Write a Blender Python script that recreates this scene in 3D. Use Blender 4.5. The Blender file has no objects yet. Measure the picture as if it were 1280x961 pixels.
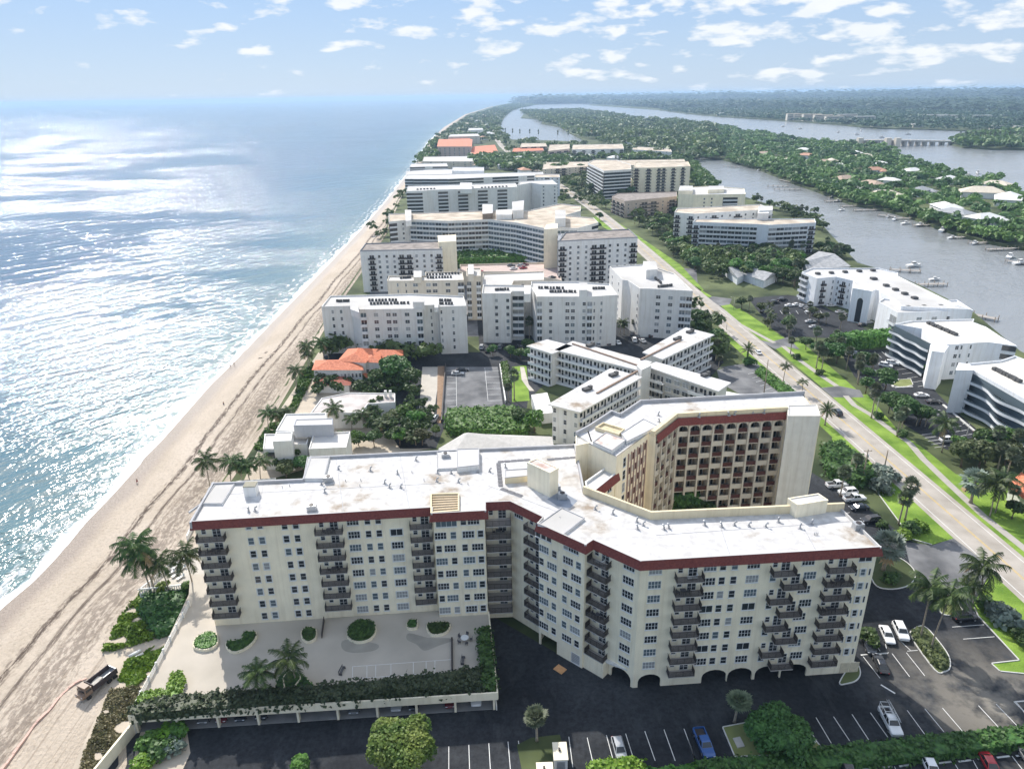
HAZE = 0.00009
import bpy, bmesh, math, random
import numpy as np
from mathutils import Vector, Matrix, noise as mnoise
random.seed(7)
RNG = np.random.default_rng(7)
sc = bpy.context.scene
COL = sc.collection
R = math.radians
# ---------------------------------------------------------------- survey of the photograph
# focal length, pitch, roll and height of the camera, recovered from horizon and vanishing point.
FOC, CAM_H = 887.0, 95.0
PITCH, ROLL = math.atan(361/887.0), R(0.9)
_cp, _sp, _cr, _sr = math.cos(PITCH), math.sin(PITCH), math.cos(ROLL), math.sin(ROLL)
def ray(px, py):
    x, y = px-640, 480-py
    a = x*_cr+y*_sr; b = -x*_sr+y*_cr
    return a, FOC*_cp+b*_sp, b*_cp-FOC*_sp
def gp(px, py, z=0.0):
    "surveyed map position of a point seen in the photograph that lies at height z"
    d = ray(px, py); t = (z-CAM_H)/d[2]
    return (d[0]*t, d[1]*t)
def gps(l, z=0.0): return [gp(p[0], p[1], z) for p in l]
def height_at(base, top, z0=0.0):
    "height above z0 of a vertical thing whose foot and top are seen at these points"
    X, Y = gp(base[0], base[1], z0)
    d = ray(*top)
    t = Y/d[1]
    return max(0.3, CAM_H+d[2]*t-z0)
def on_wall(px, py, A, B):
    "distance along the wall A-B and height of a point seen on it"
    d = ray(px, py)
    ux, uy = B[0]-A[0], B[1]-A[1]; L = math.hypot(ux, uy); ux /= L; uy /= L
    nx, ny = -uy, ux
    t = (A[0]*nx+A[1]*ny)/(d[0]*nx+d[1]*ny)
    x, y = d[0]*t, d[1]*t
    return (x-A[0])*ux+(y-A[1])*uy, CAM_H+d[2]*t
# ---------------------------------------------------------------- materials
MATS = {}
def nt(m): return m.node_tree.nodes, m.node_tree.links
def mat(name, col, rough=0.8, var=0.12, scale=2.0, col2=None, metal=0.0, spec=0.3, bump=0.0, bscale=8.0, contrast=1.0, detail=4, trans=0.0, coat=0.0):
    if name in MATS: return MATS[name]
    m = bpy.data.materials.new(name); m.use_nodes = True
    N, L = nt(m); b = N['Principled BSDF']
    b.inputs['Roughness'].default_value = rough
    b.inputs['Metallic'].default_value = metal
    b.inputs['Specular IOR Level'].default_value = spec
    if coat: b.inputs['Coat Weight'].default_value = coat
    if var > 0 or col2:
        tc = N.new('ShaderNodeTexCoord'); n = N.new('ShaderNodeTexNoise')
        n.inputs['Scale'].default_value = scale; n.inputs['Detail'].default_value = detail
        geo = N.new('ShaderNodeNewGeometry'); L.new(geo.outputs['Position'], n.inputs['Vector'])
        r = N.new('ShaderNodeValToRGB')
        c1 = tuple(c*(1-var) for c in col)+(1,); c2 = tuple(min(1, c*(1+var)) for c in (col2 or col))+(1,)
        w = 0.22/contrast
        r.color_ramp.elements[0].position = 0.5-w; r.color_ramp.elements[0].color = c1
        r.color_ramp.elements[1].position = 0.5+w; r.color_ramp.elements[1].color = c2
        L.new(n.outputs['Fac'], r.inputs['Fac']); L.new(r.outputs['Color'], b.inputs['Base Color'])
    else:
        b.inputs['Base Color'].default_value = (*col, 1)
    if 'stucco' in name or name in ('white_paint',):
        g_ = N.new('ShaderNodeNewGeometry'); mp = N.new('ShaderNodeMapping'); mp.inputs['Scale'].default_value = (1.1, 1.1, .07); n3 = N.new('ShaderNodeTexNoise'); n3.inputs['Scale'].default_value = 1; n3.inputs['Detail'].default_value = 7; n3.inputs['Roughness'].default_value = .65
        L.new(g_.outputs['Position'], mp.inputs[0]); L.new(mp.outputs[0], n3.inputs['Vector'])
        r3 = N.new('ShaderNodeValToRGB'); r3.color_ramp.elements[0].position = .36; r3.color_ramp.elements[0].color = (.74, .70, .64, 1); r3.color_ramp.elements[1].position = .52; r3.color_ramp.elements[1].color = (1, 1, 1, 1)
        L.new(n3.outputs['Fac'], r3.inputs['Fac']); mx = N.new('ShaderNodeMix'); mx.data_type = 'RGBA'; mx.blend_type = 'MULTIPLY'; mx.inputs[0].default_value = .38
        L.new(r.outputs['Color'], mx.inputs[6]); L.new(r3.outputs['Color'], mx.inputs[7]); L.new(mx.outputs[2], b.inputs['Base Color'])
    if bump:
        geo = N.new('ShaderNodeNewGeometry'); n2 = N.new('ShaderNodeTexNoise'); n2.inputs['Scale'].default_value = bscale
        bm_ = N.new('ShaderNodeBump'); bm_.inputs['Strength'].default_value = bump; bm_.inputs['Distance'].default_value = 0.3
        L.new(geo.outputs['Position'], n2.inputs['Vector']); L.new(n2.outputs['Fac'], bm_.inputs['Height']); L.new(bm_.outputs['Normal'], b.inputs['Normal'])
    MATS[name] = m
    return m
def leaf_mat(name, c1, c2, scale=1.3, rough=0.55, transl=0.25):
    if name in MATS: return MATS[name]
    m = bpy.data.materials.new(name); m.use_nodes = True
    N, L = nt(m); b = N['Principled BSDF']; out = N['Material Output']
    tc = N.new('ShaderNodeTexCoord'); n = N.new('ShaderNodeTexNoise'); n.inputs['Scale'].default_value = scale; n.inputs['Detail'].default_value = 5
    L.new(tc.outputs['Object'], n.inputs['Vector'])
    oi = N.new('ShaderNodeObjectInfo')
    r = N.new('ShaderNodeValToRGB'); r.color_ramp.elements[0].position = 0.32; r.color_ramp.elements[0].color = (*c1, 1)
    r.color_ramp.elements[1].position = 0.68; r.color_ramp.elements[1].color = (*c2, 1)
    L.new(n.outputs['Fac'], r.inputs['Fac'])
    hs = N.new('ShaderNodeHueSaturation')
    ma = N.new('ShaderNodeMapRange'); ma.inputs['To Min'].default_value = 0.475; ma.inputs['To Max'].default_value = 0.52
    L.new(oi.outputs['Random'], ma.inputs['Value']); L.new(ma.outputs['Result'], hs.inputs['Hue'])
    mb = N.new('ShaderNodeMapRange'); mb.inputs['To Min'].default_value = 0.7; mb.inputs['To Max'].default_value = 1.35
    L.new(oi.outputs['Random'], mb.inputs['Value']); L.new(mb.outputs['Result'], hs.inputs['Value'])
    L.new(r.outputs['Color'], hs.inputs['Color']); L.new(hs.outputs['Color'], b.inputs['Base Color'])
    b.inputs['Roughness'].default_value = rough; b.inputs['Specular IOR Level'].default_value = 0.35
    tr = N.new('ShaderNodeBsdfTranslucent'); L.new(hs.outputs['Color'], tr.inputs['Color'])
    mx = N.new('ShaderNodeMixShader'); mx.inputs['Fac'].default_value = transl
    L.new(b.outputs['BSDF'], mx.inputs[1]); L.new(tr.outputs['BSDF'], mx.inputs[2]); L.new(mx.outputs['Shader'], out.inputs['Surface'])
    MATS[name] = m
    return m
CREAM = mat('cream_stucco', (.92, .83, .635), .9, .07, .35)
CREAMY = mat('ochre_stucco', (.74, .64, .44), .9, .06, .3)
WHITEP = mat('white_paint', (.78, .77, .74), .8, .05, .4)
GREYW = mat('pale_grey_stucco', (.72, .71, .68), .9, .06, .3)
COOLW = mat('cool_white_stucco', (.70, .73, .76), .85, .05, .3)
BEIGEW = mat('beige_stucco', (.66, .60, .50), .9, .07, .3)
ROOFW = mat('white_roof_membrane', (.48, .465, .44), .85, .05, .05, col2=(.58, .57, .56), contrast=1.4, detail=8)
def roof_stained():
    m = bpy.data.materials.new('stained_white_roof'); m.use_nodes = True; N, L = nt(m); b = N['Principled BSDF']
    geo = N.new('ShaderNodeNewGeometry')
    n = N.new('ShaderNodeTexNoise'); n.inputs['Scale'].default_value = .09; n.inputs['Detail'].default_value = 9; n.inputs['Roughness'].default_value = .62
    n2 = N.new('ShaderNodeTexNoise'); n2.inputs['Scale'].default_value = .8; n2.inputs['Detail'].default_value = 6
    r = N.new('ShaderNodeValToRGB'); e = r.color_ramp.elements
    e[0].position = .33; e[0].color = (.32, .26, .20, 1); e[1].position = .40; e[1].color = (.54, .51, .47, 1)
    x = e.new(.455); x.color = (.61, .60, .59, 1)
    r2 = N.new('ShaderNodeValToRGB'); r2.color_ramp.elements[0].position = .35; r2.color_ramp.elements[0].color = (.80, .79, .78, 1); r2.color_ramp.elements[1].position = .6; r2.color_ramp.elements[1].color = (1, 1, 1, 1)
    mx = N.new('ShaderNodeMix'); mx.data_type = 'RGBA'; mx.blend_type = 'MULTIPLY'; mx.inputs[0].default_value = 1
    L.new(geo.outputs['Position'], n.inputs['Vector']); L.new(geo.outputs['Position'], n2.inputs['Vector'])
    L.new(n.outputs['Fac'], r.inputs['Fac']); L.new(n2.outputs['Fac'], r2.inputs['Fac'])
    L.new(r.outputs['Color'], mx.inputs[6]); L.new(r2.outputs['Color'], mx.inputs[7]); L.new(mx.outputs[2], b.inputs['Base Color'])
    b.inputs['Roughness'].default_value = .85; b.inputs['Specular IOR Level'].default_value = .2
    MATS['stained_white_roof'] = m
    return m
ROOFS = roof_stained()
ROOFT = mat('tan_gravel_roof', (.42, .35, .27), .95, .15, .12, col2=(.56, .49, .40), contrast=1.3, detail=8)
ROOFD = mat('brown_gravel_roof', (.20, .175, .16), .95, .2, .3, col2=(.32, .28, .25), detail=8)
ROOFG = mat('grey_shingle_roof', (.26, .27, .28), .9, .15, .6, col2=(.38, .38, .38))
PARA = mat('grey_parapet_cap', (.42, .42, .43), .8, .1, .5)
RED = mat('red_mansard_tile', (.17, .045, .04), .75, .12, 3.0, col2=(.22, .062, .05))
ORANGE = mat('orange_clay_tile', (.50, .125, .055), .75, .15, 1.5, col2=(.62, .22, .12), bump=.3, bscale=4)
GLASS = mat('dark_window_glass', (.035, .04, .045), .12, 0, spec=.6)
GLASSB = mat('blue_window_glass', (.12, .155, .175), .12, 0, spec=.7)
BLIND = mat('pale_window_blind', (.30, .31, .31), .4, .1, 3, spec=.5)
FRAME = mat('white_window_frame', (.72, .72, .70), .6, 0)
DARKM = mat('dark_bronze_metal', (.05, .042, .04), .5, 0)
CONC = mat('concrete', (.48, .46, .42), .9, .12, .8)
SLAB = mat('pale_balcony_slab', (.46, .43, .40), .9, .1, 1.0)
METAL = mat('galvanised_metal', (.45, .46, .47), .45, .1, 2, metal=.5)
WOOD = mat('weathered_wood', (.32, .26, .20), .9, .15, 2)
TRUNK = mat('palm_bark', (.33, .28, .22), .95, .2, 3)
BARK = mat('tree_bark', (.16, .12, .09), .95, .2, 3)
RUBBER = mat('black_rubber', (.03, .03, .03), .8, 0)
SOLARD = mat('dark_air_conditioner_casing', (.09, .09, .09), .7, .2, 3)
# ---------------------------------------------------------------- object helpers
def tag(o, label=None, cat=None, group=None, kind=None):
    if label: o['label'] = label
    if cat: o['category'] = cat
    if group: o['group'] = group
    if kind: o['kind'] = kind
    return o
def thing(name, label, cat, loc=(0, 0, 0), rz=0.0, group=None):
    o = bpy.data.objects.new(name, None); COL.objects.link(o)
    o.empty_display_size = .5
    o.location = loc; o.rotation_euler = (0, 0, rz)
    return tag(o, label, cat, group)
def kids(o): return KIDS.get(o.name, [])
KIDS = {}
def adopt(c, p):
    c.parent = p; KIDS.setdefault(p.name, []).append(c)
def copy_tree(o, parent=None):
    c = o.copy(); COL.objects.link(c)
    if parent is not None: adopt(c, parent)
    for ch in kids(o): copy_tree(ch, c)
    return c
FRESH = {}
def place(proto, loc, rz=0.0, s=1.0, label=None, cat=None, group=None):
    "first call uses the prototype itself, later ones copies"
    if proto.name not in FRESH: FRESH[proto.name] = 1; o = proto
    else: o = copy_tree(proto)
    o.location = loc; o.rotation_euler = (0, 0, rz)
    o.scale = (s, s, s) if not isinstance(s, tuple) else s
    return tag(o, label, cat, group)
class MB:
    def __init__(s): s.v = []; s.f = []; s.m = []; s.sm = []
    def add(s, vs, fs, m=0, smooth=False):
        n = len(s.v); s.v.extend(vs)
        for f in fs: s.f.append(tuple(i+n for i in f)); s.m.append(m); s.sm.append(smooth)
    def obox(s, c, d, rz=0.0, m=0, z0=None):
        "box centred at c (x,y) standing from z0, sizes d, turned by rz"
        x, y = c[0], c[1]; zb = c[2]-d[2]/2 if z0 is None else z0
        ca, sa = math.cos(rz), math.sin(rz); vs = []
        for z in (zb, zb+d[2]):
            for a, b in ((-1, -1), (1, -1), (1, 1), (-1, 1)):
                u, w = a*d[0]/2, b*d[1]/2
                vs.append((x+u*ca-w*sa, y+u*sa+w*ca, z))
        s.add(vs, [(3, 2, 1, 0), (4, 5, 6, 7), (0, 1, 5, 4), (1, 2, 6, 5), (2, 3, 7, 6), (3, 0, 4, 7)], m)
    def seg(s, A, B, z0, z1, t, off=0.0, m=0, e=0.0):
        "wall piece along A-B; off is outward (to the right of A->B) of its inner face"
        ux, uy = B[0]-A[0], B[1]-A[1]; L = math.hypot(ux, uy) or 1e-6; ux /= L; uy /= L
        nx, ny = uy, -ux
        cx, cy = (A[0]+B[0])/2+nx*(off+t/2), (A[1]+B[1])/2+ny*(off+t/2)
        s.obox((cx, cy), (L+2*e, t, z1-z0), math.atan2(uy, ux), m, z0)
    def prism(s, poly, z0, z1, ms=0, mt=None, bottom=False):
        if area(poly) < 0: poly = poly[::-1]
        n = len(poly)
        vs = [(p[0], p[1], z0) for p in poly]+[(p[0], p[1], z1) for p in poly]
        s.add(vs, [(i, (i+1) % n, n+(i+1) % n, n+i) for i in range(n)], ms)
        s.add([(p[0], p[1], z1) for p in poly], [tuple(range(n))], ms if mt is None else mt)
        if bottom: s.add([(p[0], p[1], z0) for p in poly], [tuple(range(n))[::-1]], ms)
    def tube(s, pts, rad, n=6, m=0, cap=True):
        ring = []; base = len(s.v); P = [Vector(p) for p in pts]
        if not isinstance(rad, (list, tuple)): rad = [rad]*len(P)
        for i, p in enumerate(P):
            t = (P[min(i+1, len(P)-1)]-P[max(i-1, 0)]).normalized()
            a = t.orthogonal().normalized() if abs(t.z) < .9 else Vector((1, 0, 0)).cross(t).normalized()
            b = t.cross(a)
            for k in range(n):
                w = 2*math.pi*k/n; q = p+(a*math.cos(w)+b*math.sin(w))*rad[i]; s.v.append(tuple(q))
        for i in range(len(P)-1):
            for k in range(n):
                k2 = (k+1) % n
                s.f.append((base+i*n+k, base+i*n+k2, base+(i+1)*n+k2, base+(i+1)*n+k)); s.m.append(m); s.sm.append(True)
        if cap:
            s.f.append(tuple(base+k for k in range(n))[::-1]); s.m.append(m); s.sm.append(False)
            s.f.append(tuple(base+(len(P)-1)*n+k for k in range(n))); s.m.append(m); s.sm.append(False)
    def build(s, name, mats, parent=None, loc=None, label=None):
        me = bpy.data.meshes.new(name)
        if loc is None: loc = tuple(parent.location) if parent is not None else (0, 0, 0)
        me.from_pydata([(x-loc[0], y-loc[1], z-loc[2]) for x, y, z in s.v], [], s.f)
        if not isinstance(mats, (list, tuple)): mats = [mats]
        for m in mats: me.materials.append(m)
        me.polygons.foreach_set('material_index', s.m); me.polygons.foreach_set('use_smooth', s.sm)
        me.update()
        o = bpy.data.objects.new(name, me); COL.objects.link(o)
        if parent is not None: adopt(o, parent)
        else: o.location = loc
        if label: o['label'] = label
        return o
def area(p):
    return sum(p[i][0]*p[(i+1) % len(p)][1]-p[(i+1) % len(p)][0]*p[i][1] for i in range(len(p)))/2
def inset(poly, d):
    "move each edge of a polygon inward by d"
    if area(poly) < 0: poly = poly[::-1]
    n = len(poly); out = []
    for i in range(n):
        a, b, c = Vector(poly[i-1][:2]), Vector(poly[i][:2]), Vector(poly[(i+1) % n][:2])
        u = (b-a).normalized(); w = (c-b).normalized()
        n1 = Vector((-u.y, u.x)); n2 = Vector((-w.y, w.x))
        k = 1+n1.dot(n2)
        if k < .2: k = .2
        out.append(tuple(b+(n1+n2)*d/k))
    return out
def lerp(A, B, t): return (A[0]+(B[0]-A[0])*t, A[1]+(B[1]-A[1])*t)
def mesh_obj(name, V, F, m, parent=None, smooth=False):
    "V (n,3) array, F (m,k) array"
    me = bpy.data.meshes.new(name)
    k = F.shape[1]
    me.vertices.add(len(V)); me.vertices.foreach_set('co', V.astype(np.float32).ravel())
    me.loops.add(F.size); me.loops.foreach_set('vertex_index', F.astype(np.int32).ravel())
    me.polygons.add(len(F)); me.polygons.foreach_set('loop_start', np.arange(0, F.size, k, dtype=np.int32))
    me.polygons.foreach_set('loop_total', np.full(len(F), k, dtype=np.int32))
    if smooth: me.polygons.foreach_set('use_smooth', np.ones(len(F), dtype=bool))
    me.materials.append(m) if not isinstance(m, list) else [me.materials.append(q) for q in m]
    me.update(calc_edges=True)
    o = bpy.data.objects.new(name, me); COL.objects.link(o)
    if parent is not None: adopt(o, parent)
    return o
def cards(P, size, up=.35, seed=0, aspect=1.0, out=None):
    "one small leaf face per point, randomly turned; sizes per point"
    rng = np.random.default_rng(seed); n = len(P)
    nrm = rng.normal(size=(n, 3)); nrm[:, 2] = np.abs(nrm[:, 2])+up
    if out is not None: nrm += out*1.2
    nrm /= np.linalg.norm(nrm, axis=1)[:, None]
    a = np.cross(nrm, rng.normal(size=(n, 3))); a /= np.linalg.norm(a, axis=1)[:, None]
    b = np.cross(nrm, a)
    s = (size*rng.uniform(.6, 1.4, n))[:, None]
    V = np.stack([P-a*s-b*s*.6*aspect, P+a*s*.9-b*s*.7*aspect, P+a*s*1.1+b*s*.6*aspect, P-a*s*.7+b*s*.8*aspect], 1).reshape(-1, 3)
    F = np.arange(4*n).reshape(-1, 4)
    return V, F
# ================================================================ vegetation
LEAFG = leaf_mat('bright_leaf', (.03, .085, .015), (.15, .29, .05))
LEAFD = leaf_mat('dark_leaf', (.024, .06, .016), (.095, .185, .042))
LEAFO = leaf_mat('olive_leaf', (.05, .07, .025), (.14, .16, .06))
LEAFS = leaf_mat('silver_leaf', (.12, .16, .12), (.29, .35, .29))
LEAFB = leaf_mat('bronze_tipped_leaf', (.05, .17, .02), (.27, .38, .08), scale=.3)
LEAFY = leaf_mat('lime_leaf', (.08, .18, .015), (.22, .36, .035))
FROND = leaf_mat('palm_frond', (.022, .05, .015), (.095, .15, .035))
FRONDG = leaf_mat('grey_green_frond', (.06, .085, .045), (.18, .21, .13))
DEADF = mat('dry_frond', (.30, .22, .12), .9, .2, 3)
def frond_pts(az, el, L, droop, n=7):
    pts = []; x = z = 0.0; a = el
    for i in range(n+1):
        pts.append((x, z)); a2 = a-droop*(i/n)**1.2*1.6
        x += math.cos(a2)*L/n; z += math.sin(a2)*L/n
    return [Vector((math.cos(az)*x, math.sin(az)*x, z)) for x, z in pts]
def frond(mb, az, el, L, droop, rng, wid=.75, per=3, m=0, hang=.5):
    P = frond_pts(az, el, L, droop); side = Vector((-math.sin(az), math.cos(az), 0))
    for i in range(len(P)-1):
        d = (P[i+1]-P[i]); up = side.cross(d).normalized()
        # rachis
        w = .05*(1-i/len(P))+.02
        mb.add([tuple(P[i]-side*w), tuple(P[i]+side*w), tuple(P[i+1]+side*w*.8), tuple(P[i+1]-side*w*.8)], [(0, 1, 2, 3)], m)
        if i == 0: continue
        for k in range(per):
            t = k/per; q = P[i].lerp(P[i+1], t); f = (i+t)/(len(P)-1)
            l = wid*(math.sin(min(1, f*1.05)*math.pi)**.6*.9+.25)*rng.uniform(.8, 1.15)
            for sg in (-1, 1):
                o = side*sg*l*.85+d.normalized()*l*.55-Vector((0, 0, 1))*l*hang*rng.uniform(.6, 1.4)
                h = d.normalized()*(L*.026)
                tip = q+o
                mb.add([tuple(q-h), tuple(q+h), tuple(tip+h*.35), tuple(tip-h*.35)], [(0, 1, 2, 3)], m)
def make_palm(kind, seed, th=9.0, lean=(.6, .2)):
    rng = random.Random(seed)
    root = thing({'coconut': 'coconut_palm', 'sabal': 'fan_palm', 'date': 'date_palm', 'silver': 'silver_palm', 'royal': 'feather_palm'}[kind], None, None)
    t = MB(); n = 8; pts = []; 
    for i in range(n+1):
        f = i/n; pts.append((lean[0]*f**1.7, lean[1]*f**1.7, th*f))
    r0 = {'coconut': .17, 'sabal': .2, 'date': .28, 'silver': .25, 'royal': .16}[kind]
    t.tube(pts, [r0*(1.35 if i == 0 else 1-.35*i/n) for i in range(n+1)], 7)
    t.build('trunk', TRUNK, root)
    c = MB(); top = Vector(pts[-1])
    if kind in ('coconut', 'royal', 'date'):
        nf = {'coconut': 20, 'royal': 16, 'date': 38}[kind]; L = {'coconut': 4.6, 'royal': 3.0, 'date': 3.6}[kind]
        for k in range(nf):
            az = k*2.39996+rng.uniform(-.2, .2)
            f = (k+.5)/nf
            el = {'coconut': 1.25-1.75*f, 'royal': 1.15-1.2*f, 'date': 1.35-1.85*f}[kind]+rng.uniform(-.12, .12)
            mat_i = 1 if (f > .93 and kind != 'royal') else 0
            frond(c, az, el, L*rng.uniform(.85, 1.1), {'coconut': .85, 'royal': 1.1, 'date': .5}[kind]*rng.uniform(.8, 1.2), rng,
                  wid={'coconut': .95, 'royal': .62, 'date': .5}[kind], per=3 if kind != 'date' else 3, m=mat_i, hang={'coconut': .75, 'royal': .6, 'date': .25}[kind])
        cm = FROND
    else:
        nf = 46 if kind == 'sabal' else 40; cm = LEAFS if kind == 'silver' else FRONDG
        for k in range(nf):
            az = k*2.39996; f = (k+.5)/nf; el = 1.45-2.4*f+rng.uniform(-.15, .15)
            L = (1.55 if kind == 'sabal' else 1.9)*rng.uniform(.85, 1.15)
            d = Vector((math.cos(az)*math.cos(el), math.sin(az)*math.cos(el), math.sin(el)))
            side = Vector((-math.sin(az), math.cos(az), 0)); upv = d.cross(side)
            c.add([tuple(-side*.03), tuple(side*.03), tuple(d*L*.6+side*.03), tuple(d*L*.6-side*.03)], [(0, 1, 2, 3)], 0)
            hub = d*L*.6
            for j in range(9):
                a = (j-4)*.36
                v = (d*math.cos(a)+side*math.sin(a))
                tip = hub+v*L*.62*rng.uniform(.85, 1.1)-Vector((0, 0, .18*L*rng.random()))
                w = v.cross(upv).normalized()*.085*L
                c.add([tuple(hub), tuple(hub+(tip-hub)*.6-w), tuple(tip), tuple(hub+(tip-hub)*.6+w)], [(0, 1, 2, 3)], 1 if f > .96 else 0)
    c.v = [(x+top.x, y+top.y, z+top.z) for x, y, z in c.v]
    c.build('crown', [cm, DEADF], root)
    root['_h'] = th
    return root
def lobes(rng, n, R_, H, flat=.8):
    L = [(Vector((0, 0, H)), R_*.75)]
    for i in range(n):
        a = rng.uniform(0, 6.28); r = R_*rng.uniform(.35, .8)
        L.append((Vector((math.cos(a)*r, math.sin(a)*r, H+rng.uniform(-.45, .4)*R_*flat)), R_*rng.uniform(.28, .5)))
    return L
def lobe_points(L, n, seed, flat=.8, inner=.25):
    rng = np.random.default_rng(seed); w = np.array([l[1]**2 for l in L]); w /= w.sum()
    idx = rng.choice(len(L), n, p=w); C = np.array([tuple(l[0]) for l in L])[idx]; r = np.array([l[1] for l in L])[idx]
    d = rng.normal(size=(n, 3)); d /= np.linalg.norm(d, axis=1)[:, None]
    low = d[:, 2] < -.35; d[low, 2] *= -1
    rr = np.where(rng.random(n) < inner, rng.uniform(.35, .85, n), rng.uniform(.82, 1.1, n))
    P = C+d*(r*rr)[:, None]*np.array([1, 1, flat])
    return P, d
def make_tree(seed, R_=3.6, H=5.2, n=1500, size=.34, leaf=None, name='broadleaf_tree', lob=9, flat=.8, trunk=True, crown='crown'):
    rng = random.Random(seed)
    root = thing(name, None, None)
    L = lobes(rng, lob, R_, H, flat)
    if trunk:
        t = MB(); t.tube([(0, 0, 0), (.1, .05, H*.3), (.2, .1, H*.62), (.1, 0, H)], [.26, .2, .16, .07], 7)
        for c, r in L[1:6]:
            t.tube([(.15, .08, H*.45), tuple(Vector((.1, 0, H*.5)).lerp(c, .55)+Vector((0, 0, -.2))), tuple(c)], [.12, .08, .03], 5)
        t.build('trunk', BARK, root)
    P, d = lobe_points(L, n, seed, flat)
    P[:, 2] = np.maximum(P[:, 2], .12)
    V, F = cards(P, np.full(n, size), .3, seed, out=d)
    mesh_obj(crown, V, F, leaf or LEAFG, root)
    root['_h'] = H+R_*.6
    return root
PROTO = {}
def proto(key):
    if key in PROTO: return PROTO[key]
    f = {
     'coco1': lambda: make_palm('coconut', 1, 9, (.8, .3)), 'coco2': lambda: make_palm('coconut', 5, 8, (-.9, .5)), 'coco3': lambda: make_palm('coconut', 9, 10, (1.6, -.3)),
     'sabal1': lambda: make_palm('sabal', 2, 6, (.2, .1)), 'sabal2': lambda: make_palm('sabal', 7, 6.5, (-.3, .2)),
     'date': lambda: make_palm('date', 3, 6, (0, 0)), 'silver': lambda: make_palm('silver', 4, 4, (.1, 0)), 'royal': lambda: make_palm('royal', 6, 7, (.3, .1)),
     'tree1': lambda: make_tree(11, leaf=LEAFG), 'tree2': lambda: make_tree(12, leaf=LEAFD, n=1700), 'tree3': lambda: make_tree(13, leaf=LEAFO, R_=3.2, H=4.4),
     'tree4': lambda: make_tree(14, leaf=LEAFD, R_=4.2, H=5.8, n=2200, flat=.7),
     'bush1': lambda: make_tree(21, R_=1.5, H=.7, n=420, size=.2, leaf=LEAFG, name='shrub', trunk=False, crown='foliage', lob=6),
     'bush2': lambda: make_tree(22, R_=1.5, H=.7, n=420, size=.2, leaf=LEAFD, name='shrub', trunk=False, crown='foliage', lob=6),
     'bush3': lambda: make_tree(23, R_=1.5, H=.6, n=360, size=.2, leaf=LEAFY, name='shrub', trunk=False, crown='foliage', lob=6),
     'bushs': lambda: make_tree(24, R_=1.5, H=.8, n=360, size=.22, leaf=LEAFS, name='shrub', trunk=False, crown='foliage', lob=6),
     'ftree1': lambda: make_tree(31, n=420, size=.62, leaf=LEAFD, R_=4, H=4.8), 'ftree2': lambda: make_tree(32, n=420, size=.6, leaf=LEAFG, R_=3.8, H=4.6),
     'ftree3': lambda: make_tree(33, n=380, size=.6, leaf=LEAFO, R_=3.6, H=4.4),
    }[key]
    PROTO[key] = f(); return PROTO[key]
NPL = [0]
def veg(key, px, py, h, label, group=None, z0=0.0, cat=None, rz=None, top=None, loc=None, s=None):
    p = proto(key); NPL[0] += 1
    if cat is None: cat = 'palm tree' if key[:3] in ('coc', 'sab', 'dat', 'sil', 'roy') else ('shrub' if key.startswith('bush') else 'tree')
    X, Y = loc if loc else gp(px, py, z0)
    if top: h = height_at((px, py), top, z0)
    sc_ = h/p['_h'] if s is None else s
    if rz is None: rz = (NPL[0]*2.399) % 6.283
    if cat == 'palm tree' and s is None:
        # keep the crown's size nearly constant while the trunk stretches
        sc_ = (min(1.15, max(.8, sc_**.45)),)*2+(sc_,) if key[:3] not in ('dat', 'sil') else sc_
        if isinstance(sc_, tuple):
            k = sc_[0]; sc_ = (k, k, h/p['_h'] if h/p['_h'] < 1.35 else h/p['_h'])
    return place(p, (X, Y, z0), rz, sc_, label, cat, group)
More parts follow.
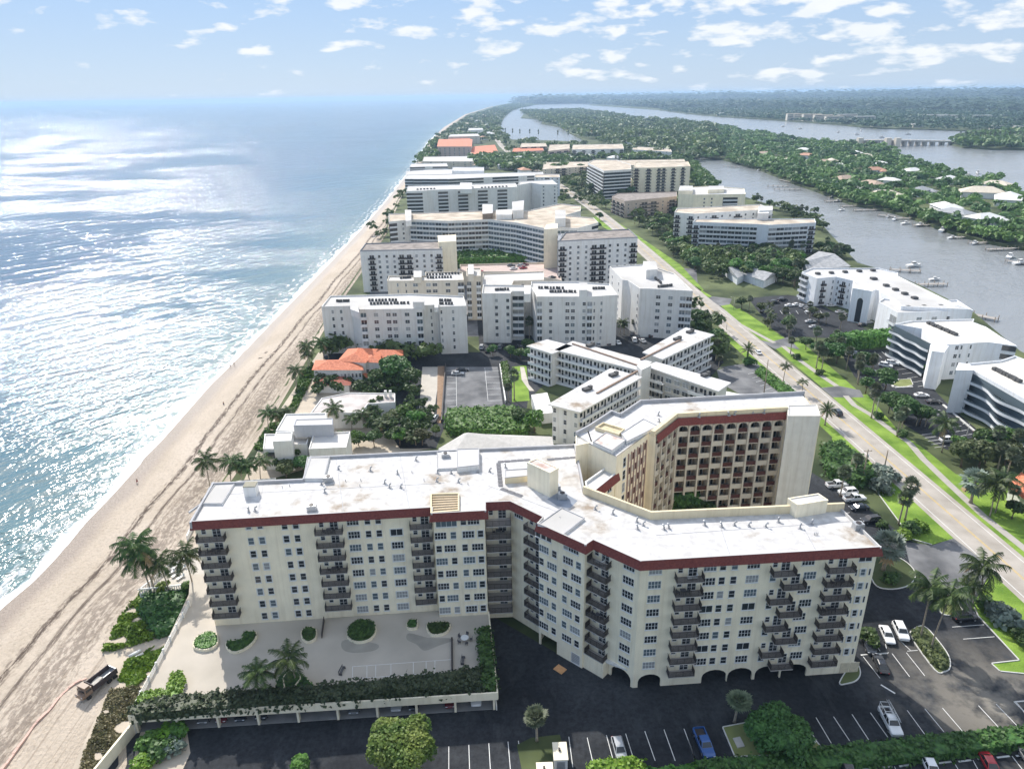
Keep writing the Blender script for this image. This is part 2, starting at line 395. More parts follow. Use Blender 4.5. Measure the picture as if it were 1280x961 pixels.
def hedge(name, poly, z0, z1, leaf, label, cat='hedge', dens=9, size=.22, group=None, seed=1, rough=.25, core=True):
    "clipped or loose hedge: solid twiggy core under a skin of leaves"
    if area(poly) < 0: poly = poly[::-1]
    rng = np.random.default_rng(seed)
    cx = sum(p[0] for p in poly)/len(poly); cy = sum(p[1] for p in poly)/len(poly)
    root = thing(name, label, cat, (cx, cy, z0), group=group)
    n = len(poly); pts = []; outs = []
    for i in range(n):
        a, b = np.array(poly[i][:2]), np.array(poly[(i+1) % n][:2]); L = np.linalg.norm(b-a)
        k = int(L*(z1-z0)*dens)
        if k < 1: continue
        t = rng.random(k)[:, None]; z = rng.uniform(z0, z1, k)
        nr = np.array([(b-a)[1], -(b-a)[0]])/max(L, 1e-6)
        p = a+(b-a)*t+nr*rng.normal(0, rough*.6, k)[:, None]
        pts.append(np.column_stack([p, z])); outs.append(np.tile([nr[0], nr[1], 0], (k, 1)))
    xs = [p[0] for p in poly]; ys = [p[1] for p in poly]
    A = abs(area(poly)); bb = (max(xs)-min(xs))*(max(ys)-min(ys)); k = int(bb*dens*1.3)
    q = np.column_stack([rng.uniform(min(xs), max(xs), k), rng.uniform(min(ys), max(ys), k)])
    ins = np.zeros(k, bool); j = n-1
    for i in range(n):
        xi, yi = poly[i][:2]; xj, yj = poly[j][:2]
        if yi != yj:
            c = ((yi > q[:, 1]) != (yj > q[:, 1])) & (q[:, 0] < (xj-xi)*(q[:, 1]-yi)/(yj-yi)+xi)
            ins ^= c
        j = i
    q = q[ins]; 
    hz = np.array([mnoise.noise(Vector((x*.5, y*.5, seed))) for x, y in q]) if len(q) else np.zeros(0)
    pts.append(np.column_stack([q, z1+hz*rough*1.6+rng.normal(0, rough*.4, len(q))])); outs.append(np.tile([0, 0, 1.0], (len(q), 1)))
    P = np.concatenate(pts)-np.array([cx, cy, z0]); O = np.concatenate(outs)
    V, F = cards(P, np.full(len(P), size), .2, seed, out=O)
    mesh_obj('foliage', V, F, leaf, root)
    if core:
        c = MB(); c.prism(inset(poly, .12) if A > 2 else poly, z0, z1-.12, 0)
        c.build('stems', leaf, root)
    return root
def pointcloud_in(poly, n, seed):
    rng = np.random.default_rng(seed); xs = [p[0] for p in poly]; ys = [p[1] for p in poly]
    out = []; m = len(poly); tot = 0
    while tot < n:
        q = np.column_stack([rng.uniform(min(xs), max(xs), n), rng.uniform(min(ys), max(ys), n)])
        ins = np.zeros(n, bool); j = m-1
        for i in range(m):
            xi, yi = poly[i][:2]; xj, yj = poly[j][:2]
            if yi != yj: ins ^= ((yi > q[:, 1]) != (yj > q[:, 1])) & (q[:, 0] < (xj-xi)*(q[:, 1]-yi)/(yj-yi)+xi)
            j = i
        q = q[ins]; out.append(q); tot += len(q)
    return np.concatenate(out)[:n]
def woodland(name, polys, ntree, per, size, R_, H, leaf, label, seed=1, z0=0.0, avoid=None, up=.25):
    "a wood that reads as one mass: many crowns of leaf faces baked into one object"
    Ps = []; Os = []; S = []
    rng = np.random.default_rng(seed)
    for poly, k in polys:
        q = pointcloud_in(poly, k, seed+len(Ps))
        if avoid is not None:
            for (ax, ay, ar) in avoid:
                q = q[(q[:, 0]-ax)**2+(q[:, 1]-ay)**2 > ar*ar]
        for (x, y) in q:
            sc_ = rng.uniform(.65, 1.35); r = R_*sc_; h = H*sc_*rng.uniform(.85, 1.2)
            L = [(Vector((x, y, z0+h*.6)), r*.8)]
            for i in range(4):
                a = rng.uniform(0, 6.28); L.append((Vector((x+math.cos(a)*r*.6, y+math.sin(a)*r*.6, z0+h*rng.uniform(.4, .85))), r*.5))
            C = np.array([tuple(l[0]) for l in L]); rr = np.array([l[1] for l in L]); idx = rng.integers(0, len(L), per)
            d = rng.normal(size=(per, 3)); d /= np.linalg.norm(d, axis=1)[:, None]; d[:, 2] = np.abs(d[:, 2])*.9-.1
            Ps.append(C[idx]+d*(rr[idx]*rng.uniform(.75, 1.1, per))[:, None]*np.array([1, 1, .85])); Os.append(d); S.append(np.full(per, size*sc_))
    P = np.concatenate(Ps); O = np.concatenate(Os); S = np.concatenate(S)
    V, F = cards(P, S, up, seed, out=O*(1 if up < 1 else 0))
    o = mesh_obj(name, V, F, leaf)
    return tag(o, label, 'trees', None, 'stuff')
# ================================================================ light, sky, air, camera
SUN_AZ, SUN_EL = R(27), R(41)      # the sun stands ahead of the camera, to the left of north (+Y)
EXPO = 0.82
world = bpy.data.worlds.new('World'); sc.world = world; world.use_nodes = True
TINT = [(.225, .305, .49, 1), (.225, .295, .43, 1), (.245, .32, .445, 1)]
def make_world():
    N, L = world.node_tree.nodes, world.node_tree.links
    bg = N['Background']; bg.inputs['Strength'].default_value = .14
    sky = N.new('ShaderNodeTexSky'); sky.sky_type = 'NISHITA'; sky.sun_disc = False
    sky.sun_elevation = SUN_EL; sky.sun_rotation = -SUN_AZ; sky.air_density = 1.0; sky.dust_density = .6; sky.ozone_density = 2.0; sky.altitude = 50
    tc = N.new('ShaderNodeTexCoord'); sx = N.new('ShaderNodeSeparateXYZ'); L.new(tc.outputs['Generated'], sx.inputs[0])
    def M(op, a, b=None, c=None):
        n = N.new('ShaderNodeMath'); n.operation = op
        for i, v in enumerate((a, b, c)):
            if v is None: continue
            if isinstance(v, (int, float)): n.inputs[i].default_value = v
            else: L.new(v, n.inputs[i])
        return n.outputs[0]
    az = M('ARCTAN2', sx.outputs[0], sx.outputs[1]); el = M('ARCSINE', sx.outputs[2])
    cv = N.new('ShaderNodeCombineXYZ'); L.new(M('MULTIPLY', az, 10.5), cv.inputs[0]); L.new(M('MULTIPLY', M('POWER', M('MAXIMUM', el, 0.0), .85), 24.0), cv.inputs[1]); cv.inputs[2].default_value = 3.7
    n1 = N.new('ShaderNodeTexNoise'); n1.inputs['Scale'].default_value = 1.65; n1.inputs['Detail'].default_value = 9; n1.inputs['Roughness'].default_value = .52; n1.inputs['Distortion'].default_value = .1
    L.new(cv.outputs[0], n1.inputs['Vector'])
    # more cloud to the right of the view, and with height
    cov = N.new('ShaderNodeMapRange'); L.new(az, cov.inputs['Value']); cov.inputs['From Min'].default_value = -.6; cov.inputs['From Max'].default_value = .35
    cov.inputs['To Min'].default_value = -.045; cov.inputs['To Max'].default_value = .075
    ce = N.new('ShaderNodeMapRange'); L.new(el, ce.inputs['Value']); ce.inputs['From Min'].default_value = .0; ce.inputs['From Max'].default_value = .10
    ce.inputs['To Min'].default_value = -.10; ce.inputs['To Max'].default_value = .02
    s = M('ADD', M('ADD', n1.outputs['Fac'], cov.outputs[0]), ce.outputs[0])
    cr = N.new('ShaderNodeValToRGB'); e = cr.color_ramp.elements; e[0].position = .53; e[0].color = (0, 0, 0, 1); e[1].position = .625; e[1].color = (1, 1, 1, 1)
    L.new(s, cr.inputs['Fac'])
    # thickness shading inside the clouds: noise sampled a little lower gives greyer bases
    n2 = N.new('ShaderNodeTexNoise'); n2.inputs['Scale'].default_value = 2.6; n2.inputs['Detail'].default_value = 6; L.new(cv.outputs[0], n2.inputs['Vector'])
    cc = N.new('ShaderNodeMix'); cc.data_type = 'RGBA'; L.new(n2.outputs['Fac'], cc.inputs[0])
    cc.inputs[6].default_value = (3.35, 3.65, 3.95, 1); cc.inputs[7].default_value = (4.25, 4.3, 4.35, 1)
    # blue air: tint the sky towards the clear pale blue of a humid morning
    tint = N.new('ShaderNodeValToRGB'); te = tint.color_ramp.elements; te[0].position = 0; te[0].color = TINT[0]; te[1].position = .16; te[1].color = TINT[2]
    x = te.new(.06); x.color = TINT[1]; x2 = te.new(.6); x2.color = (1.75, 1.48, 1.22, 1)
    L.new(M('MAXIMUM', el, 0.0), tint.inputs['Fac'])
    mul = N.new('ShaderNodeMix'); mul.data_type = 'RGBA'; mul.blend_type = 'MULTIPLY'; mul.inputs[0].default_value = 1
    L.new(sky.outputs[0], mul.inputs[6]); L.new(tint.outputs['Color'], mul.inputs[7])
    pale = N.new('ShaderNodeValToRGB'); pe = pale.color_ramp.elements; pe[0].position = 0; pe[0].color = (2.65, 3.15, 3.75, 1); pe[1].position = .14; pe[1].color = (1.8, 2.6, 3.75, 1)
    L.new(M('MAXIMUM', el, 0.0), pale.inputs['Fac']); pf = N.new('ShaderNodeMapRange'); L.new(el, pf.inputs['Value']); pf.inputs['From Min'].default_value = .12; pf.inputs['From Max'].default_value = .5; pf.inputs['To Min'].default_value = .8; pf.inputs['To Max'].default_value = 0
    pm = N.new('ShaderNodeMix'); pm.data_type = 'RGBA'; L.new(pf.outputs[0], pm.inputs[0]); L.new(mul.outputs[2], pm.inputs[6]); L.new(pale.outputs['Color'], pm.inputs[7]); mul = pm
    mix = N.new('ShaderNodeMix'); mix.data_type = 'RGBA'; L.new(cr.outputs['Color'], mix.inputs[0]); L.new(mul.outputs[2], mix.inputs[6]); L.new(cc.outputs[2], mix.inputs[7])
    L.new(mix.outputs[2], bg.inputs['Color'])
make_world()
ld = bpy.data.lights.new('sun', 'SUN'); ld.energy = 3.05; ld.angle = R(.53); ld.color = (1, .955, .88)
sun = bpy.data.objects.new('sun', ld); COL.objects.link(sun)
_sd = Vector((-math.sin(SUN_AZ)*math.cos(SUN_EL), math.cos(SUN_AZ)*math.cos(SUN_EL), math.sin(SUN_EL)))
sun.rotation_euler = _sd.to_track_quat('Z', 'Y').to_euler(); sun.location = (-200, 400, 400)
sun['kind'] = 'structure'
cd = bpy.data.cameras.new('camera'); cam = bpy.data.objects.new('camera', cd); COL.objects.link(cam); sc.camera = cam
cd.sensor_fit = 'HORIZONTAL'; cd.sensor_width = 36; cd.lens = 36*FOC/1280; cd.clip_start = 1; cd.clip_end = 80000
_f = Vector((0, _cp, -_sp)); _u = Vector((0, _sp, _cp)); _r = Vector((1, 0, 0))
# image x axis and y axis in the world (inverse of ray())
_X = _r*_cr-_u*_sr; _Y = _r*_sr+_u*_cr
cam.matrix_world = Matrix(((_X.x, _Y.x, -_f.x, 0), (_X.y, _Y.y, -_f.y, 0), (_X.z, _Y.z, -_f.z, CAM_H), (0, 0, 0, 1)))
vs = sc.view_settings; vs.view_transform = 'Standard'; vs.look = 'None'; vs.exposure = EXPO; vs.gamma = 1
try: vs.use_curve_mapping = False
except Exception: pass
sc.render.engine = 'CYCLES'
cy = sc.cycles; cy.max_bounces = 6; cy.diffuse_bounces = 3; cy.glossy_bounces = 3; cy.transmission_bounces = 4; cy.transparent_max_bounces = 12; cy.volume_bounces = 0
cy.sample_clamp_indirect = 6; cy.sample_clamp_direct = 0; cy.use_denoising = True; cy.caustics_reflective = False; cy.caustics_refractive = False
cy.use_adaptive_sampling = True; cy.adaptive_threshold = .015
try: cy.denoiser = 'OPENIMAGEDENOISE'; cy.denoising_input_passes = 'RGB_ALBEDO_NORMAL'
except Exception: pass
# air: one even box round everything up to the far coast
if HAZE:
    hz = MB(); hz.prism([(-26000, -400), (26000, -400), (26000, 30000), (-26000, 30000)], -5, 118, 0, bottom=True)
    hm = bpy.data.materials.new('humid_air'); hm.use_nodes = True; N, L = nt(hm); N.remove(N['Principled BSDF'])
    pv = N.new('ShaderNodeVolumePrincipled'); pv.inputs['Color'].default_value = (.52, .74, 1.0, 1); pv.inputs['Density'].default_value = HAZE; pv.inputs['Anisotropy'].default_value = .2
    L.new(pv.outputs[0], N['Material Output'].inputs['Volume'])
    tag(hz.build('haze', hm), 'thin blue morning air over the whole coast', 'haze', None, 'stuff')
# ================================================================ sheets of ground
def sheet(name, poly, z, m, kind='structure', px=True, thick=0.0, label=None, cat=None):
    if px: poly = gps(poly, z)
    if area(poly) < 0: poly = poly[::-1]
    b = MB()
    if thick: b.prism(poly, z-thick, z, 0)
    else: b.add([(p[0], p[1], z) for p in poly], [tuple(range(len(poly)))])
    o = b.build(name, m); tag(o, label, cat, None, kind); return o
def interp(l, y):
    if y <= l[0][1]: return l[0][0]
    for a, b in zip(l, l[1:]):
        if y <= b[1]: return a[0]+(b[0]-a[0])*(y-a[1])/(b[1]-a[1])
    return l[-1][0]
SH = [(-107, -300), (-106, 118), (-104.5, 129), (-105, 141), (-106, 151), (-106, 165), (-108, 207), (-110, 242), (-110, 276), (-111, 316), (-112, 375), (-113, 426), (-114, 473), (-117, 583), (-122, 728), (-132, 926), (-143, 1152), (-180, 1678), (-216, 2552), (-243, 4299), (-158, 7316), (263, 16134), (1200, 30000)]
DU = [(-62, -300), (-63, 79), (-70, 92), (-76, 107), (-78, 121), (-75, 138), (-79, 168), (-80, 203), (-84, 271), (-88, 336), (-91, 433), (-96, 544), (-112, 725), (-124, 926), (-134, 1152), (-168, 1678), (-200, 2552), (-225, 4299), (-140, 7316)]
def uvmesh(name, rows, cols, fn, m):
    V = []; UV = []
    for i in range(rows):
        for j in range(cols):
            p, uv = fn(i, j); V.append(p); UV.append(uv)
    F = [(i*cols+j, i*cols+j+1, (i+1)*cols+j+1, (i+1)*cols+j) for i in range(rows-1) for j in range(cols-1)]
    me = bpy.data.meshes.new(name); me.from_pydata(V, [], F); me.materials.append(m)
    ul = me.uv_layers.new(name='UVMap')
    for p in me.polygons:
        for li in p.loop_indices: ul.data[li].uv = UV[me.loops[li].vertex_index]
    for p in me.polygons: p.use_smooth = True
    me.update(); o = bpy.data.objects.new(name, me); COL.objects.link(o); return o
WZ = -2.0
def water_mat(name, lagoon=False):
    m = bpy.data.materials.new(name); m.use_nodes = True; N, L = nt(m); b = N['Principled BSDF']
    geo = N.new('ShaderNodeNewGeometry'); sx = N.new('ShaderNodeSeparateXYZ'); L.new(geo.outputs['Position'], sx.inputs[0])
    big = N.new('ShaderNodeTexNoise'); big.inputs['Scale'].default_value = .009; big.inputs['Detail'].default_value = 7; big.inputs['Roughness'].default_value = .6
    mp = N.new('ShaderNodeMapping'); mp.inputs['Scale'].default_value = (.45, .6, 1); mp.inputs['Location'].default_value = (420, 60, 0); L.new(geo.outputs['Position'], mp.inputs[0]); L.new(mp.outputs[0], big.inputs['Vector'])
    st_ = N.new('ShaderNodeTexNoise'); st_.inputs['Scale'].default_value = 1; st_.inputs['Detail'].default_value = 8; st_.inputs['Roughness'].default_value = .65
    ms = N.new('ShaderNodeMapping'); ms.inputs['Scale'].default_value = (.0022, .014, 1); ms.inputs['Rotation'].default_value = (0, 0, .25); L.new(geo.outputs['Position'], ms.inputs[0]); L.new(ms.outputs[0], st_.inputs['Vector'])
    sm = N.new('ShaderNodeMath'); sm.operation = 'MULTIPLY_ADD'; L.new(st_.outputs['Fac'], sm.inputs[0]); sm.inputs[1].default_value = .9; sm.inputs[2].default_value = -.45
    bs = N.new('ShaderNodeMath'); L.new(big.outputs['Fac'], bs.inputs[0]); L.new(sm.outputs[0], bs.inputs[1])
    if not lagoon:
        uv = N.new('ShaderNodeUVMap')
        su = N.new('ShaderNodeSeparateXYZ'); L.new(uv.outputs[0], su.inputs[0])      # u = metres from the shoreline
        ad = N.new('ShaderNodeMath'); ad.operation = 'MULTIPLY_ADD'; L.new(big.outputs['Fac'], ad.inputs[0]); ad.inputs[1].default_value = 90; ad.inputs[2].default_value = -45
        a2 = N.new('ShaderNodeMath'); L.new(su.outputs[0], a2.inputs[0]); L.new(ad.outputs[0], a2.inputs[1])
        mr = N.new('ShaderNodeMapRange'); mr.inputs['From Min'].default_value = 0; mr.inputs['From Max'].default_value = 600; L.new(a2.outputs[0], mr.inputs['Value'])
        r = N.new('ShaderNodeValToRGB'); e = r.color_ramp.elements
        e[0].position = 0; e[0].color = (.20, .27, .24, 1); e[1].position = 1; e[1].color = (.012, .052, .085, 1)
        for p, c in ((.025, (.085, .16, .16)), (.10, (.022, .10, .135)), (.3, (.012, .062, .11))): x = e.new(p); x.color = (*c, 1)
        L.new(mr.outputs[0], r.inputs['Fac']); L.new(r.outputs['Color'], b.inputs['Base Color'])
        b.inputs['Roughness'].default_value = .09
        st = 1.0
    else:
        b.inputs['Base Color'].default_value = (.23, .24, .245, 1); b.inputs['Roughness'].default_value = .2; st = .4
    b.inputs['IOR'].default_value = 1.33 if lagoon else 1.42; b.inputs['Specular IOR Level'].default_value = .5 if lagoon else 1.0
    def rotm(deg, sx_, sy_):
        r1 = N.new('ShaderNodeMapping'); r1.inputs['Rotation'].default_value = (0, 0, R(deg)); L.new(geo.outputs['Position'], r1.inputs[0])
        r2 = N.new('ShaderNodeMapping'); r2.inputs['Scale'].default_value = (sx_, sy_, 1); L.new(r1.outputs[0], r2.inputs[0]); return r2.outputs[0]
    def wave(scale, deg, sx_, det, rough, dist, strength, prev):
        w = N.new('ShaderNodeTexNoise'); w.inputs['Scale'].default_value = scale; w.inputs['Detail'].default_value = det; w.inputs['Roughness'].default_value = rough
        L.new(rotm(deg, sx_, 1.0), w.inputs['Vector'])
        bp = N.new('ShaderNodeBump'); bp.inputs['Distance'].default_value = dist
        if isinstance(strength, float): bp.inputs['Strength'].default_value = strength
        else: L.new(strength, bp.inputs['Strength'])
        L.new(w.outputs['Fac'], bp.inputs['Height'])
        if prev: L.new(prev, bp.inputs['Normal'])
        return bp.outputs['Normal']
    # patches of ruffled and calmer water
    mr2 = N.new('ShaderNodeMapRange'); L.new(bs.outputs[0], mr2.inputs['Value']); mr2.inputs['From Min'].default_value = .40; mr2.inputs['From Max'].default_value = .54
    mr2.inputs['To Min'].default_value = .34*st; mr2.inputs['To Max'].default_value = 1.0*st
    n1 = wave(.085, -54, .3, 2, .5, 1.9, st, None)
    n1 = wave(.27, -44, .45, 2, .5, 1.45, mr2.outputs[0], n1)
    n2 = wave(.85, -60, .7, 2, .5, .72, mr2.outputs[0], n1)
    L.new(n2, b.inputs['Normal'])
    return m
SEA = water_mat('sea_water'); LAG = water_mat('lagoon_water', True)
_ys = [-300, 0, 40, 80, 100, 118, 130, 141, 151, 165, 185, 207, 242, 276, 316, 375, 426, 473, 583, 728, 926, 1152, 1678, 2552, 4299, 7316, 11000, 16134, 30000]
_du = [-40, -4, 0, 6, 14, 30, 60, 120, 250, 600, 1500, 5000, 26000]
def sea_pt(i, j):
    y = _ys[i]; x0 = interp(SH, y); u = _du[j]; return ((x0-u, y, WZ), (u, y))
tag(uvmesh('sea', len(_ys), len(_du), sea_pt, SEA), None, None, None, 'structure')
# surf: a lacy sheet of foam running along the shoreline
def foam_mat():
    m = bpy.data.materials.new('sea_foam'); m.use_nodes = True; N, L = nt(m); b = N['Principled BSDF']
    b.inputs['Base Color'].default_value = (.82, .84, .84, 1); b.inputs['Roughness'].default_value = .7
    uv = N.new('ShaderNodeUVMap'); su = N.new('ShaderNodeSeparateXYZ'); L.new(uv.outputs[0], su.inputs[0])
    n = N.new('ShaderNodeTexNoise'); n.inputs['Scale'].default_value = .35; n.inputs['Detail'].default_value = 8; n.inputs['Roughness'].default_value = .65
    mp = N.new('ShaderNodeMapping'); mp.inputs['Scale'].default_value = (1.2, .45, 1); L.new(uv.outputs[0], mp.inputs[0]); L.new(mp.outputs[0], n.inputs['Vector'])
    w = N.new('ShaderNodeTexNoise'); w.inputs['Scale'].default_value = .03; w.inputs['Detail'].default_value = 2; L.new(uv.outputs[0], w.inputs['Vector'])
    wa = N.new('ShaderNodeMath'); wa.operation = 'MULTIPLY_ADD'; L.new(w.outputs['Fac'], wa.inputs[0]); wa.inputs[1].default_value = 9; L.new(su.outputs[0], wa.inputs[2])
    r = N.new('ShaderNodeValToRGB'); e = r.color_ramp.elements; e[0].position = 0; e[0].color = (0, 0, 0, 1); e[1].position = 1; e[1].color = (0, 0, 0, 1)
    for p, v in ((.14, 0), (.17, .58), (.24, .62), (.34, .30), (.45, .36), (.52, .20), (.62, .34), (.75, .12)): x = e.new(p); x.color = (v, v, v, 1)
    mr = N.new('ShaderNodeMapRange'); mr.inputs['From Min'].default_value = 0; mr.inputs['From Max'].default_value = 26; L.new(wa.outputs[0], mr.inputs['Value']); L.new(mr.outputs[0], r.inputs['Fac'])
    ad = N.new('ShaderNodeMath'); ad.operation = 'ADD'; L.new(r.outputs['Color'], ad.inputs[0]); L.new(n.outputs['Fac'], ad.inputs[1])
    al = N.new('ShaderNodeMapRange'); L.new(ad.outputs[0], al.inputs['Value']); al.inputs['From Min'].default_value = .82; al.inputs['From Max'].default_value = 1.02
    L.new(al.outputs[0], b.inputs['Alpha']); MATS['sea_foam'] = m; return m
_fy = [-100+6*i for i in range(40)]+[140+12*i for i in range(30)]+[500+40*i for i in range(40)]
_fu = [-3, 0, 3, 6, 9, 13, 17, 22]
tag(uvmesh('surf', len(_fy), len(_fu), lambda i, j: ((interp(SH, _fy[i])-_fu[j], _fy[i], WZ+.03+(.05 if j > 0 else .12)), (_fu[j], _fy[i])), foam_mat()), 'white foam of small waves running along the wet sand', 'surf', None, 'stuff')
def sand_mat():
    m = bpy.data.materials.new('beach_sand'); m.use_nodes = True; N, L = nt(m); b = N['Principled BSDF']
    uv = N.new('ShaderNodeUVMap'); su = N.new('ShaderNodeSeparateXYZ'); L.new(uv.outputs[0], su.inputs[0])
    geo = N.new('ShaderNodeNewGeometry')
    def noise(sx_, sy_, det=6, src=uv.outputs[0], rough=.55):
        n = N.new('ShaderNodeTexNoise'); n.inputs['Scale'].default_value = 1; n.inputs['Detail'].default_value = det; n.inputs['Roughness'].default_value = rough
        mp = N.new('ShaderNodeMapping'); mp.inputs['Scale'].default_value = (sx_, sy_, 1); L.new(src, mp.inputs[0]); L.new(mp.outputs[0], n.inputs['Vector']); return n.outputs['Fac']
    def M(op, a, b_=None, c=None):
        n = N.new('ShaderNodeMath'); n.operation = op
        for i, v in enumerate((a, b_, c)):
            if v is None: continue
            if isinstance(v, (int, float)): n.inputs[i].default_value = v
            else: L.new(v, n.inputs[i])
        return n.outputs[0]
    def ramp(src, pts):
        r = N.new('ShaderNodeValToRGB'); e = r.color_ramp.elements; e[0].position = pts[0][0]; e[0].color = (*pts[0][1], 1); e[1].position = pts[-1][0]; e[1].color = (*pts[-1][1], 1)
        for p, c in pts[1:-1]: x = e.new(p); x.color = (*c, 1)
        L.new(src, r.inputs['Fac']); return r.outputs['Color']
    def mixc(f, a, b_, mode='MIX'):
        x = N.new('ShaderNodeMix'); x.data_type = 'RGBA'; x.blend_type = mode
        if isinstance(f, (int, float)): x.inputs[0].default_value = f
        else: L.new(f, x.inputs[0])
        for i, v in ((6, a), (7, b_)):
            if isinstance(v, tuple): x.inputs[i].default_value = (*v, 1)
            else: L.new(v, x.inputs[i])
        return x.outputs[2]
    base = ramp(noise(.06, .03, 8), [(.35, (.46, .385, .30)), (.65, (.57, .485, .395))])
    foot = ramp(noise(1.3, 1.1, 6, geo.outputs['Position'], .7), [(.38, (.80, .79, .78)), (.52, (1, 1, 1))])
    c = mixc(.8, base, foot, 'MULTIPLY')
    # wheel tracks: streaks that run with the shore (v), in the upper two thirds
    tr = ramp(noise(1.1, .012, 4, rough=.6), [(.40, (.62, .60, .58)), (.47, (1, 1, 1))])
    inb = ramp(M('DIVIDE', su.outputs[0], 50), [(.28, (0, 0, 0)), (.40, (1, 1, 1)), (.80, (.8, .8, .8)), (1.0, (.3, .3, .3))])
    c = mixc(M('MULTIPLY', inb, .75), c, mixc(1.0, c, tr, 'MULTIPLY'))
    # wrack line of dried weed about a third of the way up
    off = M('MULTIPLY_ADD', noise(.0, .012, 3), 6.0, -3.0)
    def line(at_, wid, amt, c, sx_=1.6, sy_=.3, lo=.655):
        d = M('ABSOLUTE', M('SUBTRACT', M('ADD', su.outputs[0], off), at_))
        near = ramp(M('DIVIDE', d, wid), [(0, (1, 1, 1)), (.3, (.8, .8, .8)), (1, (0, 0, 0))])
        wm = ramp(M('ADD', M('MULTIPLY', near, .26), noise(sx_, sy_, 9, rough=.75)), [(lo, (0, 0, 0)), (lo+.09, (1, 1, 1))])
        return mixc(M('MULTIPLY', wm, M('MULTIPLY', amt, near)), c, (.085, .06, .045))
    c = line(13.5, 2.2, 1.0, c); c = line(17.5, 1.5, .9, c, 2.2, .15); c = line(23, 10, .6, c, 1.1, .4, .67)
    # wet sand by the water
    wet = ramp(M('DIVIDE', M('ADD', su.outputs[0], M('MULTIPLY_ADD', noise(.0, .05, 3), 4, -2)), 8.0), [(.35, (1, 1, 1)), (.8, (0, 0, 0))])
    c = mixc(wet, c, (.27, .21, .16))
    L.new(c, b.inputs['Base Color'])
    rg = N.new('ShaderNodeMapRange'); L.new(wet, rg.inputs['Value']); rg.inputs['To Min'].default_value = .95; rg.inputs['To Max'].default_value = .35; L.new(rg.outputs[0], b.inputs['Roughness'])
    b.inputs['Specular IOR Level'].default_value = .3
    bp = N.new('ShaderNodeBump'); bp.inputs['Strength'].default_value = .8; bp.inputs['Distance'].default_value = .45; L.new(noise(1.6, 1.2, 5, geo.outputs['Position'], .65), bp.inputs['Height']); L.new(bp.outputs['Normal'], b.inputs['Normal'])
    MATS['beach_sand'] = m; return m
SAND = sand_mat()
def beach_pt(i, j):
    y = _by[i]; a = interp(SH, y); d = interp(DU, y)+3; f = _bf[j]; x = a-3+(d-a+3)*f
    z = [-2.35, -1.9, -1.45, -1.0, -.62, -.42, -.2, -.05, .05][j]
    z += .10*mnoise.noise(Vector((x*.25, y*.12, 0)))*(1 if 1 < j < 8 else 0)
    return ((x, y, z), ((f*(d-a+3))-3, y))
_by = [-300, -100, 0, 30, 50]+[60+4*i for i in range(60)]+[300+20*i for i in range(22)]+[760, 850, 926, 1152, 1678, 2552, 4299, 7316]
_bf = [0, .07, .18, .30, .42, .55, .70, .86, 1.0]
tag(uvmesh('beach', len(_by), len(_bf), beach_pt, SAND), None, None, None, 'structure')
GROUND = mat('scrub_ground', (.035, .055, .02), .95, .25, .05, col2=(.10, .12, .05), detail=10, contrast=1.5)
LAWN = mat('lawn_grass', (.11, .21, .022), .95, .12, .15, col2=(.22, .33, .05), detail=10, contrast=1.3, bump=.5, bscale=3)
LAWNP = mat('dry_lawn_grass', (.16, .19, .06), .95, .12, .2, col2=(.23, .25, .10), detail=10)
ASPH = mat('asphalt', (.012, .014, .018), .9, .12, .06, col2=(.034, .037, .042), detail=12, contrast=1.3)
def worn_asphalt(m):
    N, L = nt(m); b = N['Principled BSDF']; src = b.inputs['Base Color'].links[0].from_socket
    g = N.new('ShaderNodeNewGeometry')
    def noise(sc_, det, rough, st=(1, 1, 1)):
        n = N.new('ShaderNodeTexNoise'); n.inputs['Scale'].default_value = sc_; n.inputs['Detail'].default_value = det; n.inputs['Roughness'].default_value = rough
        mp = N.new('ShaderNodeMapping'); mp.inputs['Scale'].default_value = st; L.new(g.outputs['Position'], mp.inputs[0]); L.new(mp.outputs[0], n.inputs['Vector']); return n.outputs['Fac']
    def ramp(f, p0, c0, p1, c1):
        r = N.new('ShaderNodeValToRGB'); r.color_ramp.elements[0].position = p0; r.color_ramp.elements[0].color = (*c0, 1); r.color_ramp.elements[1].position = p1; r.color_ramp.elements[1].color = (*c1, 1); L.new(f, r.inputs['Fac']); return r.outputs['Color']
    def mix(f, a, c, mode='MIX'):
        x = N.new('ShaderNodeMix'); x.data_type = 'RGBA'; x.blend_type = mode
        if isinstance(f, float): x.inputs[0].default_value = f
        else: L.new(f, x.inputs[0])
        L.new(a, x.inputs[6])
        if isinstance(c, tuple): x.inputs[7].default_value = (*c, 1)
        else: L.new(c, x.inputs[7])
        return x.outputs[2]
    c = mix(1.0, src, ramp(noise(1.2, 8, .7), .35, (.62, .62, .62), .62, (1.35, 1.35, 1.35)), 'MULTIPLY')
    c = mix(ramp(noise(.22, 7, .7, (1, .5, 1)), .52, (0, 0, 0), .68, (.5, .5, .5)), c, (.065, .069, .075))
    vd = N.new('ShaderNodeVectorMath'); vd.operation = 'DISTANCE'; vd.inputs[1].default_value = (79, 88, 0); L.new(g.outputs['Position'], vd.inputs[0])
    ma = N.new('ShaderNodeMapRange'); L.new(vd.outputs['Value'], ma.inputs['Value']); ma.inputs['From Min'].default_value = 20; ma.inputs['From Max'].default_value = 3; ma.inputs['To Max'].default_value = .75
    mm = N.new('ShaderNodeMath'); mm.operation = 'MULTIPLY'; L.new(ma.outputs[0], mm.inputs[0]); L.new(ramp(noise(.16, 6, .6), .38, (0, 0, 0), .55, (1, 1, 1)), mm.inputs[1])
    c = mix(mm.outputs[0], c, (.27, .245, .205))
    L.new(c, b.inputs['Base Color'])
worn_asphalt(ASPH)
